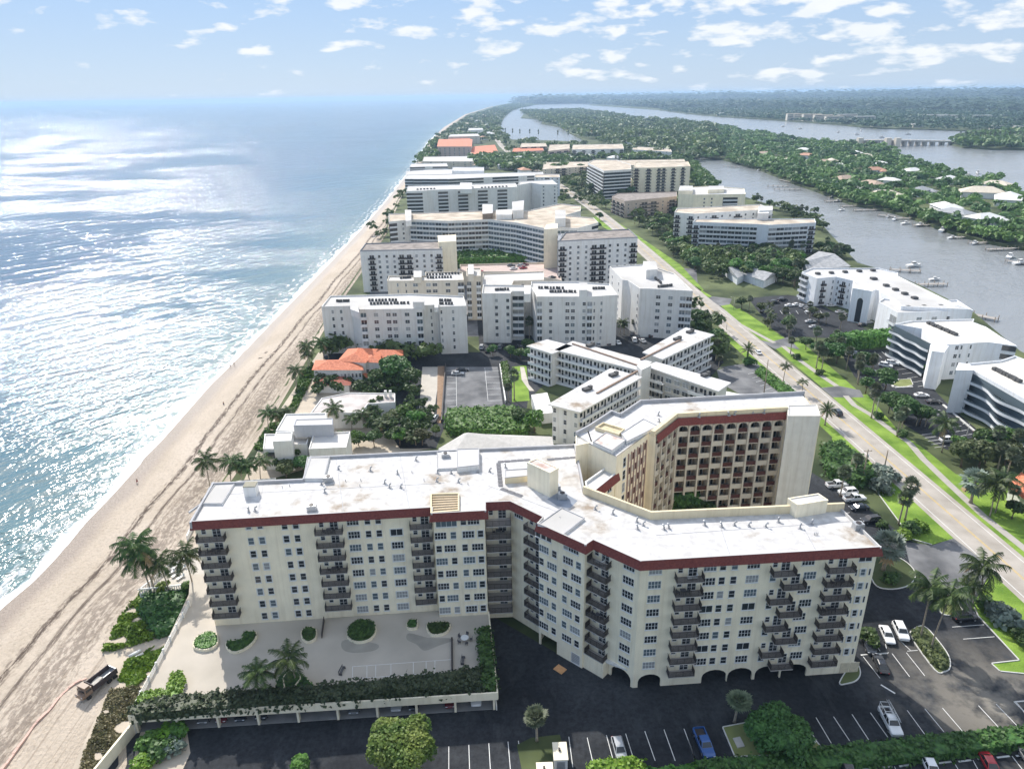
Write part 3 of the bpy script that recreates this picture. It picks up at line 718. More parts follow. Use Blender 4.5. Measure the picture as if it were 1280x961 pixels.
ASPHL = mat('worn_asphalt', (.10, .102, .108), .9, .12, .15, col2=(.19, .19, .192), detail=12, contrast=1.3)
ROADM = mat('sunbleached_road', (.35, .315, .27), .9, .08, .2, col2=(.43, .39, .345), detail=10)
WALK = mat('sidewalk_concrete', (.40, .37, .33), .9, .1, .4)
PAVE = mat('pale_paving', (.50, .46, .40), .9, .1, .3)
LINE = mat('white_road_paint', (.72, .72, .70), .8, .12, 1.5)
YLINE = mat('yellow_road_paint', (.62, .42, .08), .8, .15, 1.5)
KERB = mat('concrete_kerb', (.60, .59, .56), .9, .1, .6)
SAND2 = mat('loose_sand', (.50, .43, .34), .95, .12, .3)
# east bank and far coast of the barrier island
isl = [(interp(DU, y)+.5, y) for y in (-300, 79, 92, 107, 121, 138, 168, 203, 271, 336, 433, 544, 725, 926, 1152, 1678, 2552, 4299, 7316)]+[(600, 20000), (26000, 29500), (26000, 16500)]
isl += gps([(1280, 126), (1100, 124), (880, 126), (760, 127), (700, 128.5), (668, 131), (650, 134), (640, 138), (632, 144), (627, 152), (625, 160), (627, 167), (640, 174), (681, 175), (735, 177), (790, 186), (862, 201), (869, 204), (879, 214), (901, 234), (932, 246), (965, 256), (1018, 268), (1036, 290), (1072, 328), (1108, 338), (1150, 356), (1215, 388), (1275, 438)])
isl += [(196, 200), (215, 120), (215, -300)]
g0 = sheet('ground', isl, 0.0, GROUND, px=False, thick=2.6)
pen = gps([(862, 199), (875, 195), (905, 199), (950, 211), (990, 227), (1025, 239), (1065, 254), (1105, 261), (1135, 269), (1170, 282), (1205, 294), (1240, 302), (1280, 309)])+[(420, 430), (470, 520)]
pen += gps([(1268, 241), (1252, 228), (1208, 222), (1175, 214), (1132, 202), (1122, 194), (1118, 186), (1063, 179), (1017, 178), (988, 173), (958, 168), (932, 163), (893, 157), (860, 152.5), (797, 148.5), (762, 142), (721, 136.5), (681, 138), (655, 141.5), (651, 147), (679, 149), (677, 154), (699, 158), (709, 164), (730, 175), (760, 190)])
sheet('peninsula_ground', pen, 0.02, GROUND, px=False, thick=2.6)
ml = gps([(1280, 119), (1100, 120), (900, 123), (750, 127.5), (735, 131), (823, 137), (862, 142), (893, 145), (988, 151), (1044, 155), (1096, 160), (1155, 161), (1214, 163), (1280, 164)])+[(3000, 1200), (26000, 1200), (26000, 28000)]
sheet('mainland_ground', ml, 0.04, GROUND, px=False, thick=2.6)
islet = gps([(1185, 178.5), (1205, 172), (1240, 168), (1280, 166), (1280, 186), (1240, 185.5), (1205, 183.5)])
sheet('islet_ground', islet, 0.03, GROUND, px=False, thick=2.6)
sheet('lagoon', [(0, 1000), (-60, 1700), (-90, 2780), (-100, 4299), (-60, 7316), (400, 16134), (1400, 20000), (26000, 20000), (26000, -300), (120, -300), (120, 500)], WZ, LAG, px=False)
# sea_floor continuation of land to the horizon is the mainland sheet
# ---------------------------------------------------------------- the road
RC = [(109.5, -200), (108.5, 60), (106.5, 120), (105, 145), (101.5, 225), (97.5, 275), (93.5, 340), (87, 480), (76, 641), (60, 800), (35, 1030), (6, 1270), (-14, 1525), (-37, 1939), (-54, 3213)]
def ribbon(c, off0, off1, z, mb, m=0, y0=None, y1=None):
    pts = [p for p in c if (y0 is None or p[1] >= y0) and (y1 is None or p[1] <= y1)]
    L = []
    for i, p in enumerate(pts):
        a = pts[max(0, i-1)]; b = pts[min(len(pts)-1, i+1)]; dx, dy = b[0]-a[0], b[1]-a[1]; n = math.hypot(dx, dy) or 1
        nx, ny = dy/n, -dx/n
        L.append(((p[0]+nx*off0, p[1]+ny*off0, z), (p[0]+nx*off1, p[1]+ny*off1, z)))
    vs = [q for pr in L for q in pr]
    mb.add(vs, [(2*i, 2*i+1, 2*i+3, 2*i+2) for i in range(len(L)-1)], m)
def dense(c, step=12):
    out = []
    for a, b in zip(c, c[1:]):
        n = max(1, int(math.hypot(b[0]-a[0], b[1]-a[1])/step))
        for k in range(n): out.append(lerp(a, b, k/n))
    out.append(c[-1]); return out
def smooth_(c, it=4):
    for _ in range(it): c = [c[0]]+[((a[0]+2*b[0]+d[0])/4, (a[1]+2*b[1]+d[1])/4) for a, b, d in zip(c, c[1:], c[2:])]+[c[-1]]
    return c
RD = smooth_(dense(RC), 12)
def road_x(y):
    return interp(RD, y)
b = MB(); ribbon(RD, -5.3, 5.3, .05, b); tag(b.build('road', ROADM), None, None, None, 'structure')
b = MB(); ribbon(RD, -4.1, -3.95, .056, b); ribbon(RD, 3.95, 4.1, .056, b); tag(b.build('road_edge_lines', LINE), None, None, None, 'structure')
b = MB(); ribbon(RD, -.22, -.1, .056, b); ribbon(RD, .1, .22, .056, b); tag(b.build('road_centre_lines', YLINE), None, None, None, 'structure')
b = MB(); ribbon(RD, -8.5, -5.2, .027, b, y0=60, y1=300); tag(b.build('verge', LAWN), None, None, None, 'structure')
# walking path east of the road
PATH = gps([(871, 364), (905, 388), (925, 405), (968, 428)], .06)
P2 = gps([(979, 432), (1000, 450), (1025, 468), (1046, 482)], .06)
P3 = gps([(1057, 494), (1068, 506), (1089, 518), (1113, 536), (1137, 553), (1154, 573), (1182, 600), (1228, 643), (1282, 686), (1340, 730)], .06)
b = MB()
for P_ in (PATH, P2, P3): ribbon(dense(P_, 3), -.95, .95, .07, b)
tag(b.build('walking_path', WALK), None, None, None, 'structure')
# lawns beside the road
for i, pl in enumerate([[(900, 381), (912, 379), (968, 421), (962, 427), (946, 423)], [(969, 435), (980, 432), (1050, 482), (1028, 484)],
    [(1041, 496), (1058, 493), (1090, 516), (1137, 552), (1183, 598), (1228, 641), (1340, 728), (1340, 748), (1280, 697), (1175, 615), (1100, 555), (1057, 512)],
    [(860, 352), (905, 379), (895, 383), (856, 357)]]): sheet('verge', pl, .03, LAWN)
for i, pl in enumerate([[(979, 432), (1000, 425), (1075, 490), (1050, 482)], [(1062, 494), (1084, 492), (1125, 540), (1155, 560), (1195, 592), (1280, 600), (1340, 640), (1340, 728), (1228, 641), (1183, 598), (1140, 553), (1092, 517)],
    [(905, 388), (925, 385), (985, 425), (968, 428)]]): sheet('lawn', pl, .028, LAWN)
# driveways crossing the verges
for pl in ([(944, 423), (962, 427), (985, 421), (1000, 437), (980, 432), (969, 436)], [(1026, 484), (1050, 482), (1075, 487), (1080, 496), (1041, 496)], [(878, 375), (890, 370), (915, 373), (912, 380), (894, 383)],
           [(895, 459), (944, 452), (972, 474), (940, 470), (925, 460)]):
    sheet('driveway', pl, .045, ASPHL)
# ================================================================ the condominium in front
FH = 2.78; Z1 = 3.3; NF = 8; TOP = Z1+NF*FH        # 25.54
# ---- window / balcony kits. Local axes: x along the wall, -y outward, z up from the sill line.
KIT = {}; rr = random.Random(3)
def rect(mb, x0, x1, z0, z1, y, m): mb.add([(x0, y, z0), (x1, y, z0), (x1, y, z1), (x0, y, z1)], [(0, 1, 2, 3)], m)
def bar(mb, x0, x1, z0, z1, y0, y1, m=0): mb.obox(((x0+x1)/2, (y0+y1)/2), (x1-x0, y1-y0, z1-z0), 0, m, z0)
def win_meshes(w, h, cols, rows, fr=.07, proud=.06, sill=True, surround=0.0, glass=None):
    key = (w, h, cols, rows, fr, proud, sill, surround, glass)
    if key in KIT: return KIT[key]
    f = MB(); g = MB(); ph = -proud
    for x in (-w/2, w/2-fr): bar(f, x, x+fr, 0, h, ph, .02)
    for z in (0, h-fr): bar(f, -w/2+fr, w/2-fr, z, z+fr, ph, .02)
    for i in range(1, cols): x = -w/2+w*i/cols; bar(f, x-.035, x+.035, fr, h-fr, ph+.01, .015)
    for j in range(1, rows): z = h*j/rows; bar(f, -w/2+fr, w/2-fr, z-.025, z+.025, ph+.02, .01)
    if sill: bar(f, -w/2-.08, w/2+.08, -.1, -.005, ph-.08, .02)
    if surround:
        s_ = surround
        for x in (-w/2-s_, w/2+.002): bar(f, x, x+s_-.002, -.1 if sill else 0, h+s_, ph-.05, .01)
        bar(f, -w/2, w/2, h+.003, h+s_, ph-.05, .01)
    rect(g, -w/2+fr, w/2-fr, fr, h-fr, -.012, 0)
    def mk(mb, nm, mt):
        me = bpy.data.meshes.new(nm); me.from_pydata(mb.v, [], mb.f); me.materials.append(mt); me.update(); return me
    KIT[key] = (mk(f, 'window', FRAME), mk(g, 'pane', glass or GLASS)); return KIT[key]
def put_mesh(me, name, parent, loc, rz):
    o = bpy.data.objects.new(name, me); COL.objects.link(o); o.location = loc; o.rotation_euler = (0, 0, rz)
    adopt(o, parent); return o
class Wall:
    "one straight wall of a building; A->B runs left to right seen from outside; parent keeps things together"
    def __init__(s, parent, A, B):
        s.p = parent; s.A, s.B = A, B; s.L = math.hypot(B[0]-A[0], B[1]-A[1]); s.rz = math.atan2(B[1]-A[1], B[0]-A[0])
        s.u = ((B[0]-A[0])/s.L, (B[1]-A[1])/s.L); s.n = (s.u[1], -s.u[0])
    def at(s, t, off=0.0): return (s.A[0]+s.u[0]*t+s.n[0]*off, s.A[1]+s.u[1]*t+s.n[1]*off)
    def loc(s, t, z, off=0.0):
        x, y = s.at(t, off); p = s.p.location; return (x-p[0], y-p[1], z-p[2])
    def window(s, t, z, w=1.05, h=1.4, cols=1, rows=2, pane=True, off=0.0, **k):
        k['glass'] = k.get('glass') or rr.choice((GLASS,)*6+(GLASSB, BLIND, GLASSB)); wm, pm = win_meshes(w, h, cols, rows, **k)
        o = put_mesh(wm, 'window', s.p, s.loc(t, z, off), s.rz)
        if pane: put_mesh(pm, 'pane', o, (0, 0, 0), 0)
        return o
    def px(s, X, Y):
        return on_wall(X, Y, s.A, s.B)
def merged_window_mesh(w, h, cols, rows, glass=None, fr=.08, frame=None):
    key = ('m', w, h, cols, rows, glass, fr, frame)
    if key in KIT: return KIT[key]
    f = MB()
    for x in (-w/2, w/2-fr): bar(f, x, x+fr, 0, h, -.05, .02)
    for z in (0, h-fr): bar(f, -w/2+fr, w/2-fr, z, z+fr, -.05, .02)
    for i in range(1, cols): x = -w/2+w*i/cols; bar(f, x-.04, x+.04, fr, h-fr, -.04, .015)
    for j in range(1, rows): z = h*j/rows; bar(f, -w/2+fr, w/2-fr, z-.03, z+.03, -.035, .01)
    rect(f, -w/2+fr, w/2-fr, fr, h-fr, -.012, 1)
    me = bpy.data.meshes.new('window'); me.from_pydata(f.v, [], f.f); me.materials.append(frame or FRAME); me.materials.append(glass or GLASS)
    me.polygons.foreach_set('material_index', f.m); me.update(); KIT[key] = me; return me
def balcony_meshes(w, d, rail_h=1.18, solid=False, railmat=None):
    key = ('bal', w, d, rail_h, solid)
    if key in KIT: return KIT[key]
    s_ = MB(); s_.obox((0, -d/2), (w, d, .16), 0, 0, -.16)
    r = MB()
    y0 = -d+.04
    bar(r, -w/2+.03, w/2-.03, rail_h-.06, rail_h, y0-.03, y0+.03)
    bar(r, -w/2+.03, w/2-.03, .08, .13, y0-.02, y0+.02)
    for sx in (-1, 1):
        x = sx*(w/2-.04); bar(r, x-.025, x+.025, rail_h-.06, rail_h, y0+.03, -.02); bar(r, x-.02, x+.02, .08, .13, y0+.02, -.02)
    n = int((w-.1)/.15)
    for i in range(n+1):
        x = -w/2+.05+(w-.1)*i/n; t = .05 if i % 8 == 0 else .036
        bar(r, x-t, x+t, .0, rail_h-.06, y0-.018, y0+.018)
    n = int((d-.1)/.15)
    for sx in (-1, 1):
        for i in range(1, n+1):
            y = y0+(d-.1)*i/(n+1); x = sx*(w/2-.04); bar(r, x-.018, x+.018, .0, rail_h-.06, y-.036, y+.036)
    def mk(mb, nm, mt):
        me = bpy.data.meshes.new(nm); me.from_pydata(mb.v, [], mb.f); me.materials.append(mt); me.update(); return me
    KIT[key] = (mk(s_, 'balcony', SLAB), mk(r, 'railing', railmat or DARKM)); return KIT[key]
CHAIRM = mat('patio_furniture', (.10, .10, .11), .7, .2, 3)
def balcony(wall, t, z, w, d, off=0.0, furn=None, door=True, rail=None, solid=None):
    sm, rm = balcony_meshes(w, d)
    o = put_mesh(sm, 'balcony', wall.p, wall.loc(t, z, off), wall.rz)
    put_mesh(rm, 'railing', o, (0, 0, 0), 0)
    if door:
        wm, pm = win_meshes(1.5, 2.05, 2, 3, .08, .05, False)
        q = put_mesh(wm, 'door', o, (w*.17, off if off else 0, .04), 0)
        wm2, _ = win_meshes(.8, 1.2, 1, 2); k = merged_window_mesh(.85, 1.15, 1, 2)
        put_mesh(k, 'window', o, (-w*.28, off if off else 0, .8), 0)
        put_mesh(pm, 'pane', q, (0, 0, 0), 0)
    return o
def furniture(wall, t, z, off, kind, label):
    "a thing that stands on a balcony"
    x, y = wall.at(t, off); b = MB()
    if kind == 'table':
        th = thing('patio_table_set', label, 'patio furniture', (x, y, z), wall.rz, 'furniture on the balconies')
        b.obox((0, 0), (.9, .9, .04), 0, 0, .7); [b.obox((i*.35, j*.35), (.05, .05, .7), 0, 0, 0) for i in (-1, 1) for j in (-1, 1)]
        me = b.build('table', CHAIRM, None); adopt(me, th)
        for sg in (-1, 1):
            c = MB(); c.obox((sg*.85, 0), (.5, .5, .06), 0, 0, .42); c.obox((sg*1.08, 0), (.06, .5, .5), 0, 0, .46)
            for i in (-1, 1):
                for j in (-1, 1): c.obox((sg*.85+i*.2, j*.2), (.04, .04, .42), 0, 0, 0)
            adopt(c.build('chair', CHAIRM, None), th)
    else:
        th = thing('lounge_chair', label, 'patio furniture', (x, y, z), wall.rz, 'furniture on the balconies')
        b.obox((0, 0), (1.7, .65, .1), 0, 0, .3); [b.obox((i*.7, j*.25), (.05, .05, .3), 0, 0, 0) for i in (-1, 1) for j in (-1, 1)]
        adopt(b.build('seat', FRAME, None), th)
        c = MB(); c.obox((.75, 0), (.12, .65, .6), 0, 0, .4); adopt(c.build('backrest', FRAME, None), th)
    return th
FR = [(-57.1, 106.5), (-15.1, 109.9), (-15.0, 107.9), (-4.7, 108.6), (-4.8, 111.4), (-.8, 111.6), (4.6, 106.5), (3.6, 104.6), (11.7, 97.6), (13.1, 99.0), (19.8, 93.1), (59.7, 95.9)]
RE = [(58.3, 108.2), (24.0, 106.4), (13.4, 115.2), (13.4, 134.4), (-7.3, 133.1), (-42.1, 130.6), (-41.2, 121.5), (-58.4, 120.5)]
PLAN = FR+RE                                   # roof outline, counter-clockwise from the sea end
condo = thing('condominium_building', 'large cream condominium with angled wings, red mansard edge and white flat roof beside the beach', 'apartment building', (0, 108, 0))
OV = .55
WP = inset(PLAN, OV)                           # wall plane
n0 = len(FR)
# walls: two bodies so that the deck wing and the arcade wing are both solid
def wall_poly(i0, i1): return WP[i0:i1]
b = MB()
def wallstrip(P, z0, z1, mb, closed=False):
    n = len(P); rng_ = range(n if closed else n-1)
    for i in rng_:
        a, c = P[i], P[(i+1) % n]; mb.add([(a[0], a[1], z0), (c[0], c[1], z0), (c[0], c[1], z1), (a[0], a[1], z1)], [(0, 1, 2, 3)], 0)
wallstrip(WP[:8], 0, TOP, b)                   # sea wing down to the court corner
wallstrip(WP[7:12], Z1, TOP, b)                # above the arcade
wallstrip(WP[11:]+WP[:1], 0, TOP, b)
b.build('wall', CREAM, condo)
# ground floor of the arcade wing with real arched openings
def arch_wall(A, B, z0, z1, ops, t=.35, m=0, name='arcade_wall', mats=CREAM, parent=None, seg=8):
    "ops: (s0, s1, spring height, rise)"
    w = MB(); W = Wall(parent, A, B)
    def P(s, z, off): x, y = W.at(s, off); return (x, y, z)
    def quad4(p): w.add(p, [(0, 1, 2, 3)], m)
    s = 0.0
    for (a, c, sp, rise) in ops+[(W.L, W.L, 0, 0)]:
        if a-s > .01: quad4([P(s, z0, 0), P(a, z0, 0), P(a, z1, 0), P(s, z1, 0)])
        if c-a > .01:
            pr = []
            for k in range(seg+1):
                th_ = math.pi*k/seg; pr.append((a+(c-a)*(1-math.cos(th_))/2, sp+rise*math.sin(th_)))
            for (x0, h0), (x1, h1) in zip(pr, pr[1:]):
                quad4([P(x0, h0, 0), P(x1, h1, 0), P(x1, z1, 0), P(x0, z1, 0)])
                quad4([P(x0, h0, -t), P(x1, h1, -t), P(x1, h1, 0), P(x0, h0, 0)])
            quad4([P(a, z0, 0), P(a, z0, -t), P(a, sp, -t), P(a, sp, 0)]); quad4([P(c, z0, -t), P(c, z0, 0), P(c, sp, 0), P(c, sp, -t)])
        s = c
    return w.build(name, mats, parent)
WL = [Wall(condo, WP[i], WP[i+1]) for i in range(len(FR)-1)]
# index: 0 sea front, 2 projecting bay, 4 court alcove, 5 court diagonal, 7 inner diagonal front, 9 outer diagonal, 10 long right front
ar = WL[10]
def sp(wl, x, y): return wl.px(x, y)[0]
ops = []
for (x, y, w) in ((810.5, 863, 4.0), (891, 857, 4.4), (923, 855, 4.4), (957, 853, 4.4), (990, 850, 4.6)):
    c = sp(ar, x, y); ops.append((c-w/2, c+w/2, 1.3, 1.5))
ops.sort(); arch_wall(ar.A, ar.B, 0, Z1, ops, parent=condo)
c = sp(WL[9], 775, 858); arch_wall(WL[9].A, WL[9].B, 0, Z1, [(c-2.0, c+2.0, 1.3, 1.5)], parent=condo)
# inner diagonal: open undercroft at its left, solid at its right
W7 = WL[7]; a7 = sp(W7, 696, 815); b_ = MB(); b_.seg(W7.at(a7), W7.B, 0, Z1, .3, -.3); b_.seg(W7.A, W7.at(.4), 0, Z1, .3, -.3); b_.seg(W7.at(.4), W7.at(a7), 2.75, Z1, .3, -.3)
b_.seg(WL[8].A, WL[8].B, 0, Z1, .3, -.3); b_.build('ground_floor_wall', CREAM, condo)
b_ = MB(); q = [W7.at(0, -5), W7.at(a7+1, -5)]; b_.seg(W7.at(-1, -6), W7.at(W7.L, -6), 0, Z1, .3, 0); b_.seg(ar.at(-2, -5.2), ar.at(ar.L-.5, -5.2), 0, Z1, .3, 0)
b_.prism([W7.at(0, -.3), W7.at(W7.L, -.3), ar.at(0, -.3), ar.at(ar.L-.3, -.3), ar.at(ar.L-.3, -6), ar.at(-1, -6), W7.at(0, -6)], Z1-.3, Z1-.02, 0, bottom=True)
b_.build('undercroft', GREYW, condo)
# mansard skirt: red tiles leaning out along the front
b = MB()
zt, zb = TOP+.95, TOP-.62
ins_top = inset(PLAN, .28); outp = inset(PLAN, -.12)
def skirt(i0, i1, zt=zt, zb=zb):
    for i in range(i0, i1):
        j = (i+1) % len(PLAN)
        o0, o1, t0, t1, w0, w1 = outp[i], outp[j], ins_top[i], ins_top[j], inset(PLAN, OV-.02)[i], inset(PLAN, OV-.02)[j]
        b.add([(o0[0], o0[1], zb), (o1[0], o1[1], zb), (t1[0], t1[1], zt), (t0[0], t0[1], zt)], [(0, 1, 2, 3)], 0)
        b.add([(w0[0], w0[1], zb+.02), (w1[0], w1[1], zb+.02), (o1[0], o1[1], zb), (o0[0], o0[1], zb)], [(0, 1, 2, 3)], 1)
skirt(0, n0-1); skirt(n0-1, n0); b.build('mansard_skirt', [RED, CREAM], condo)
# roof and parapets
b = MB(); b.prism(inset(PLAN, .5), TOP, TOP+.42, 0); b.build('roof', ROOFS, condo)
def capline(poly, i0, i1, z0, z1, t, name, m, parent, off=0.0, loop=False):
    b = MB()
    for i in range(i0, i1):
        a, c = poly[i % len(poly)], poly[(i+1) % len(poly)]; b.seg(a, c, z0, z1+.002*(i % 2), t, off-t, 0, e=t*.42)
    return b.build(name, m, parent)
PI = inset(PLAN, .3)
capline(PI, 0, n0, TOP+.3, TOP+.97, .22, 'front_parapet', ROOFW, condo)
capline(inset(PLAN, .1), n0+1, len(PLAN), TOP-.8, TOP+1.0, .35, 'rear_parapet', PARA, condo)
capline(inset(PLAN, .1), n0, n0+2, TOP-.8, TOP+2.0, .45, 'rear_wall_top', CREAMY, condo)
# shallow raised sheets, skylight wells, a stair head and boxes on the roof
ZR = TOP+.42
def rpoly(px, z): return gps(px, z)
def roofbox(px, h, name, side=WHITEP, top=ROOFW, z=ZR, label=None):
    b = MB(); P = rpoly(px, z+h); b.prism(P, z-.01, z+h, 0, 1)
    n = len(P)
    Q = P if area(P) > 0 else P[::-1]
    for i in range(n): b.seg(Q[i], Q[(i+1) % n], z+h-.02, z+h+.12+.002*i, .16, -.16, 2, e=-.01)
    return b.build(name, [side, top, PARA], condo, label=label)
roofbox([(236, 640), (252, 629), (278, 629), (294, 603), (270, 603), (252, 628)], .3, 'raised_roof_panel')
roofbox([(384, 571), (412, 571), (405, 598), (379, 598)], .5, 'raised_roof_panel')
roofbox([(546, 563), (598, 560), (600, 583), (546, 586)], .35, 'raised_roof_panel')
roofbox([(571, 561), (599, 560), (599, 581), (571, 584)], 1.1, 'roof_hatch_box')
roofbox([(672, 655), (702, 634), (731, 647), (704, 668)], .35, 'raised_roof_panel')
# light well with timber slats
b = MB(); P = rpoly([(538, 616), (574, 615), (574, 637), (538, 640)], ZR+.6)
Q = P if area(P) > 0 else P[::-1]
for i in range(4): b.seg(Q[i], Q[(i+1) % 4], ZR-.02, ZR+.6+.003*i, .25, -.25, 0, e=.02)
for k in range(7):
    t = (k+.7)/7.6; A_, B_ = lerp(P[0], P[3], t), lerp(P[1], P[2], t); b.seg(A_, B_, ZR+.12, ZR+.3, .32, -.1, 1)
b.build('roof_well', [CREAMY, mat('tan_roof_slats', (.62, .50, .34), .9, .1, 2)], condo)
# stair tower on the roof
def tower(px, h, name, side, top=ROOFW, z=ZR, rim=.25, parent=None, door=None, zb=None):
    b = MB(); P = gps(px, z+h); b.prism(P, (z if zb is None else zb)-.01, z+h-.15, 0, 1); Q = P if area(P) > 0 else P[::-1]
    for i in range(len(Q)): b.seg(Q[i], Q[(i+1) % len(Q)], z+h-.35, z+h+.003*i, rim, -rim+.06, 0, e=.04)
    o = b.build(name, [side, top], parent or condo); return o, P
stainR = mat('rust_stained_roof', (.50, .34, .28), .9, .2, .6, col2=(.72, .68, .64))
tower([(659, 577), (671, 572), (698, 584), (687, 590)], 5.2, 'stair_tower', CREAM, stainR)
tower([(985, 622), (1023, 616), (1035, 624), (997, 630)], 2.7, 'lift_housing', CREAM, ROOFW)
roofbox([(631, 587), (662, 585), (662, 594), (631, 597)], 1.3, 'low_plant_wall', CREAMY)
# runs of dark pavers round the middle roof
for A_, B_ in (((622, 577), (663, 574)), ((623, 578), (626, 608)), ((626, 610), (653, 620)), ((684, 574), (722, 571))):
    b = MB(); a, c = gp(*A_, ZR), gp(*B_, ZR); L_ = math.hypot(a[0]-c[0], a[1]-c[1]); k = max(2, int(L_/1.3))
    b.seg(a, c, ZR-.01, ZR+.03, .75, -.38); [b.seg(lerp(a, c, (i+.08)/k), lerp(a, c, (i+.85)/k), ZR+.02, ZR+.07, .9, -.45) for i in range(k)]
    b.build('paver_strip', mat('dark_paver', (.16, .16, .17), .9, .1, 1), condo)
# blue-grey patch sheet on the roof
b = MB(); P = gps([(684, 623), (702, 613), (722, 625), (713, 634), (697, 632)], ZR+.03); b.add([(p[0], p[1], ZR+.015) for p in P], [tuple(range(5))[::-1] if area(P) < 0 else tuple(range(5))], 0)
b.build('grey_roof_patch', mat('slate_grey_patch', (.24, .27, .32), .5, .25, .5), condo)
b = MB()
for (a_, c_) in (((262, 618), (556, 603)), ((420, 570), (430, 640)), ((500, 567), (512, 634)), ((820, 668), (1075, 650)), ((900, 655), (914, 696)), ((1000, 650), (1022, 690)), ((330, 602), (322, 648)), ((610, 606), (700, 640))):
    p_, q_ = gp(*a_, ZR), gp(*c_, ZR); b.seg(p_, q_, ZR+.003, ZR+.035, .12, 0)
b.build('roof_seam', PARA, condo)
# vents, pipes and condensers: each stands on the roof
def vent(px, py, kind, label, z=ZR):
    x, y = gp(px, py, z)
    b = MB()
    if kind == 'cond':
        th = thing('rooftop_condenser', label, 'air conditioner', (x, y, z), .1, 'equipment on the roofs')
        b.obox((0, 0), (1.6, 1.2, 1.0), 0, 0, .15); b.obox((0, 0), (1.7, 1.3, .15), 0, 0, 0); adopt(b.build('casing', METAL), th)
        c = MB(); c.tube([(0, 0, 1.15), (0, 0, 1.25)], .45, 12); adopt(c.build('fan_grille', DARKM), th)
    elif kind == 'cowl':
        th = thing('roof_vent', label, 'roof vent', (x, y, z), (px*7) % 3, 'small vents on the condominium roofs')
        b.tube([(0, 0, 0), (0, 0, .5), (.12, 0, .72), (.4, 0, .78)], [.16, .16, .17, .2], 8); adopt(b.build('duct', METAL), th)
        c = MB(); c.obox((0, 0), (.6, .6, .1), 0, 0, 0); adopt(c.build('base_plate', PARA), th)
    else:
        th = thing('vent_pipe', label, 'vent pipe', (x, y, z), 0, 'small vents on the condominium roofs')
        b.tube([(0, 0, 0), (0, 0, .55)], .07, 6); adopt(b.build('pipe', METAL), th)
    return th
for i, (x, y) in enumerate(((423, 586), (311, 639), (319, 638), (463, 588), (497, 592), (520, 575), (481, 604), (487, 609), (501, 609), (402, 605), (406, 615), (546, 601), (547, 591), (564, 591), (573, 602), (597, 590), (612, 589), (632, 584), (390, 635))):
    vent(x, y, 'cowl', 'small grey duct vent scattered on the white sea wing roof')
for i, (x, y) in enumerate(((744, 636), (804, 656), (830, 661), (836, 660), (881, 656), (902, 658), (918, 656), (936, 657), (957, 658), (973, 652), (1000, 660), (1015, 655), (796, 652), (797, 661), (766, 642))):
    vent(x, y, 'cowl', 'small grey duct vent in the row along the right wing roof')
for x, y in ((1018, 668), (1020, 668), (1022, 668), (415, 598), (432, 601), (451, 600), (450, 607), (353, 609), (362, 607), (500, 596), (515, 590), (530, 600), (585, 605), (700, 648)):
    vent(x, y, 'pipe', 'thin metal vent pipe standing on the white condominium roof')
vent(411, 601, 'cond', 'grey condenser in the middle of the sea wing roof')
vent(390, 637, 'cond', 'small square condenser near the red edge of the sea wing roof')
vent(557, 572, 'cond', 'condenser beside the raised white hatch box on the roof')
vent(1072, 660, 'cond', 'condenser unit at the far street end of the right wing roof')
vent(695, 612, 'cond', 'condenser beside the cream stair tower on the roof')
vent(703, 622, 'cond', 'condenser in front of the stair tower by the grey roof patch')
th = thing('cooling_tower', 'boxy white cooling tower with slatted top near the sea end of the roof', 'cooling tower', (*gp(315, 617, ZR), ZR), .05)
b = MB(); b.obox((0, 0), (2.2, 2.0, 2.0), 0, 0, 0); adopt(b.build('casing', WHITEP), th)
b = MB(); [b.obox((0, -.85+.28*k), (2.3, .16, .25), 0, 0, 2.0+.002*k) for k in range(7)]; adopt(b.build('louvre', mat('tan_louvre', (.45, .42, .33), .8)), th)
# ---- fill the facades
def rows(): return range(NF)
def zf(k): return Z1+k*FH        # floor level of storey k (0 = first above the ground floor)
def win(W, t, k, kind, **a):
    z = zf(k)+.85
    if kind == 's': return W.window(t, z-.05, 1.08, 1.5, 1, 2, **a)
    if kind == 'd': return W.window(t, z-.05, 2.15, 1.5, 4, 2, **a)
    if kind == 'w': return W.window(t, z, 2.25, 1.45, 2, 1, **a)
    if kind == 'q': return W.window(t, z+.4, .95, .9, 1, 2, **a)
W0 = WL[0]
tS = [sp(W0, *p) for p in ((315.5, 684), (329.4, 683), (359.6, 681.3), (373.4, 680.6))]
for k in rows():
    for j, t in enumerate(tS): win(W0, t, k, 'q' if (k == 7 and j < 2) else 's', surround=.12 if (j+k) % 3 else 0.0, glass=None)
    win(W0, sp(W0, 443.6, 675.5), k, 'd', surround=.1 if k in (6, 2, 4) else 0)
    win(W0, sp(W0, 461.7, 674.9), k, 's'); win(W0, sp(W0, 475, 674.2), k, 's')
    if k < 7: win(W0, sp(W0, 496.5, 672.8), k, 'd' if k not in (6,) else 'w', surround=.12)
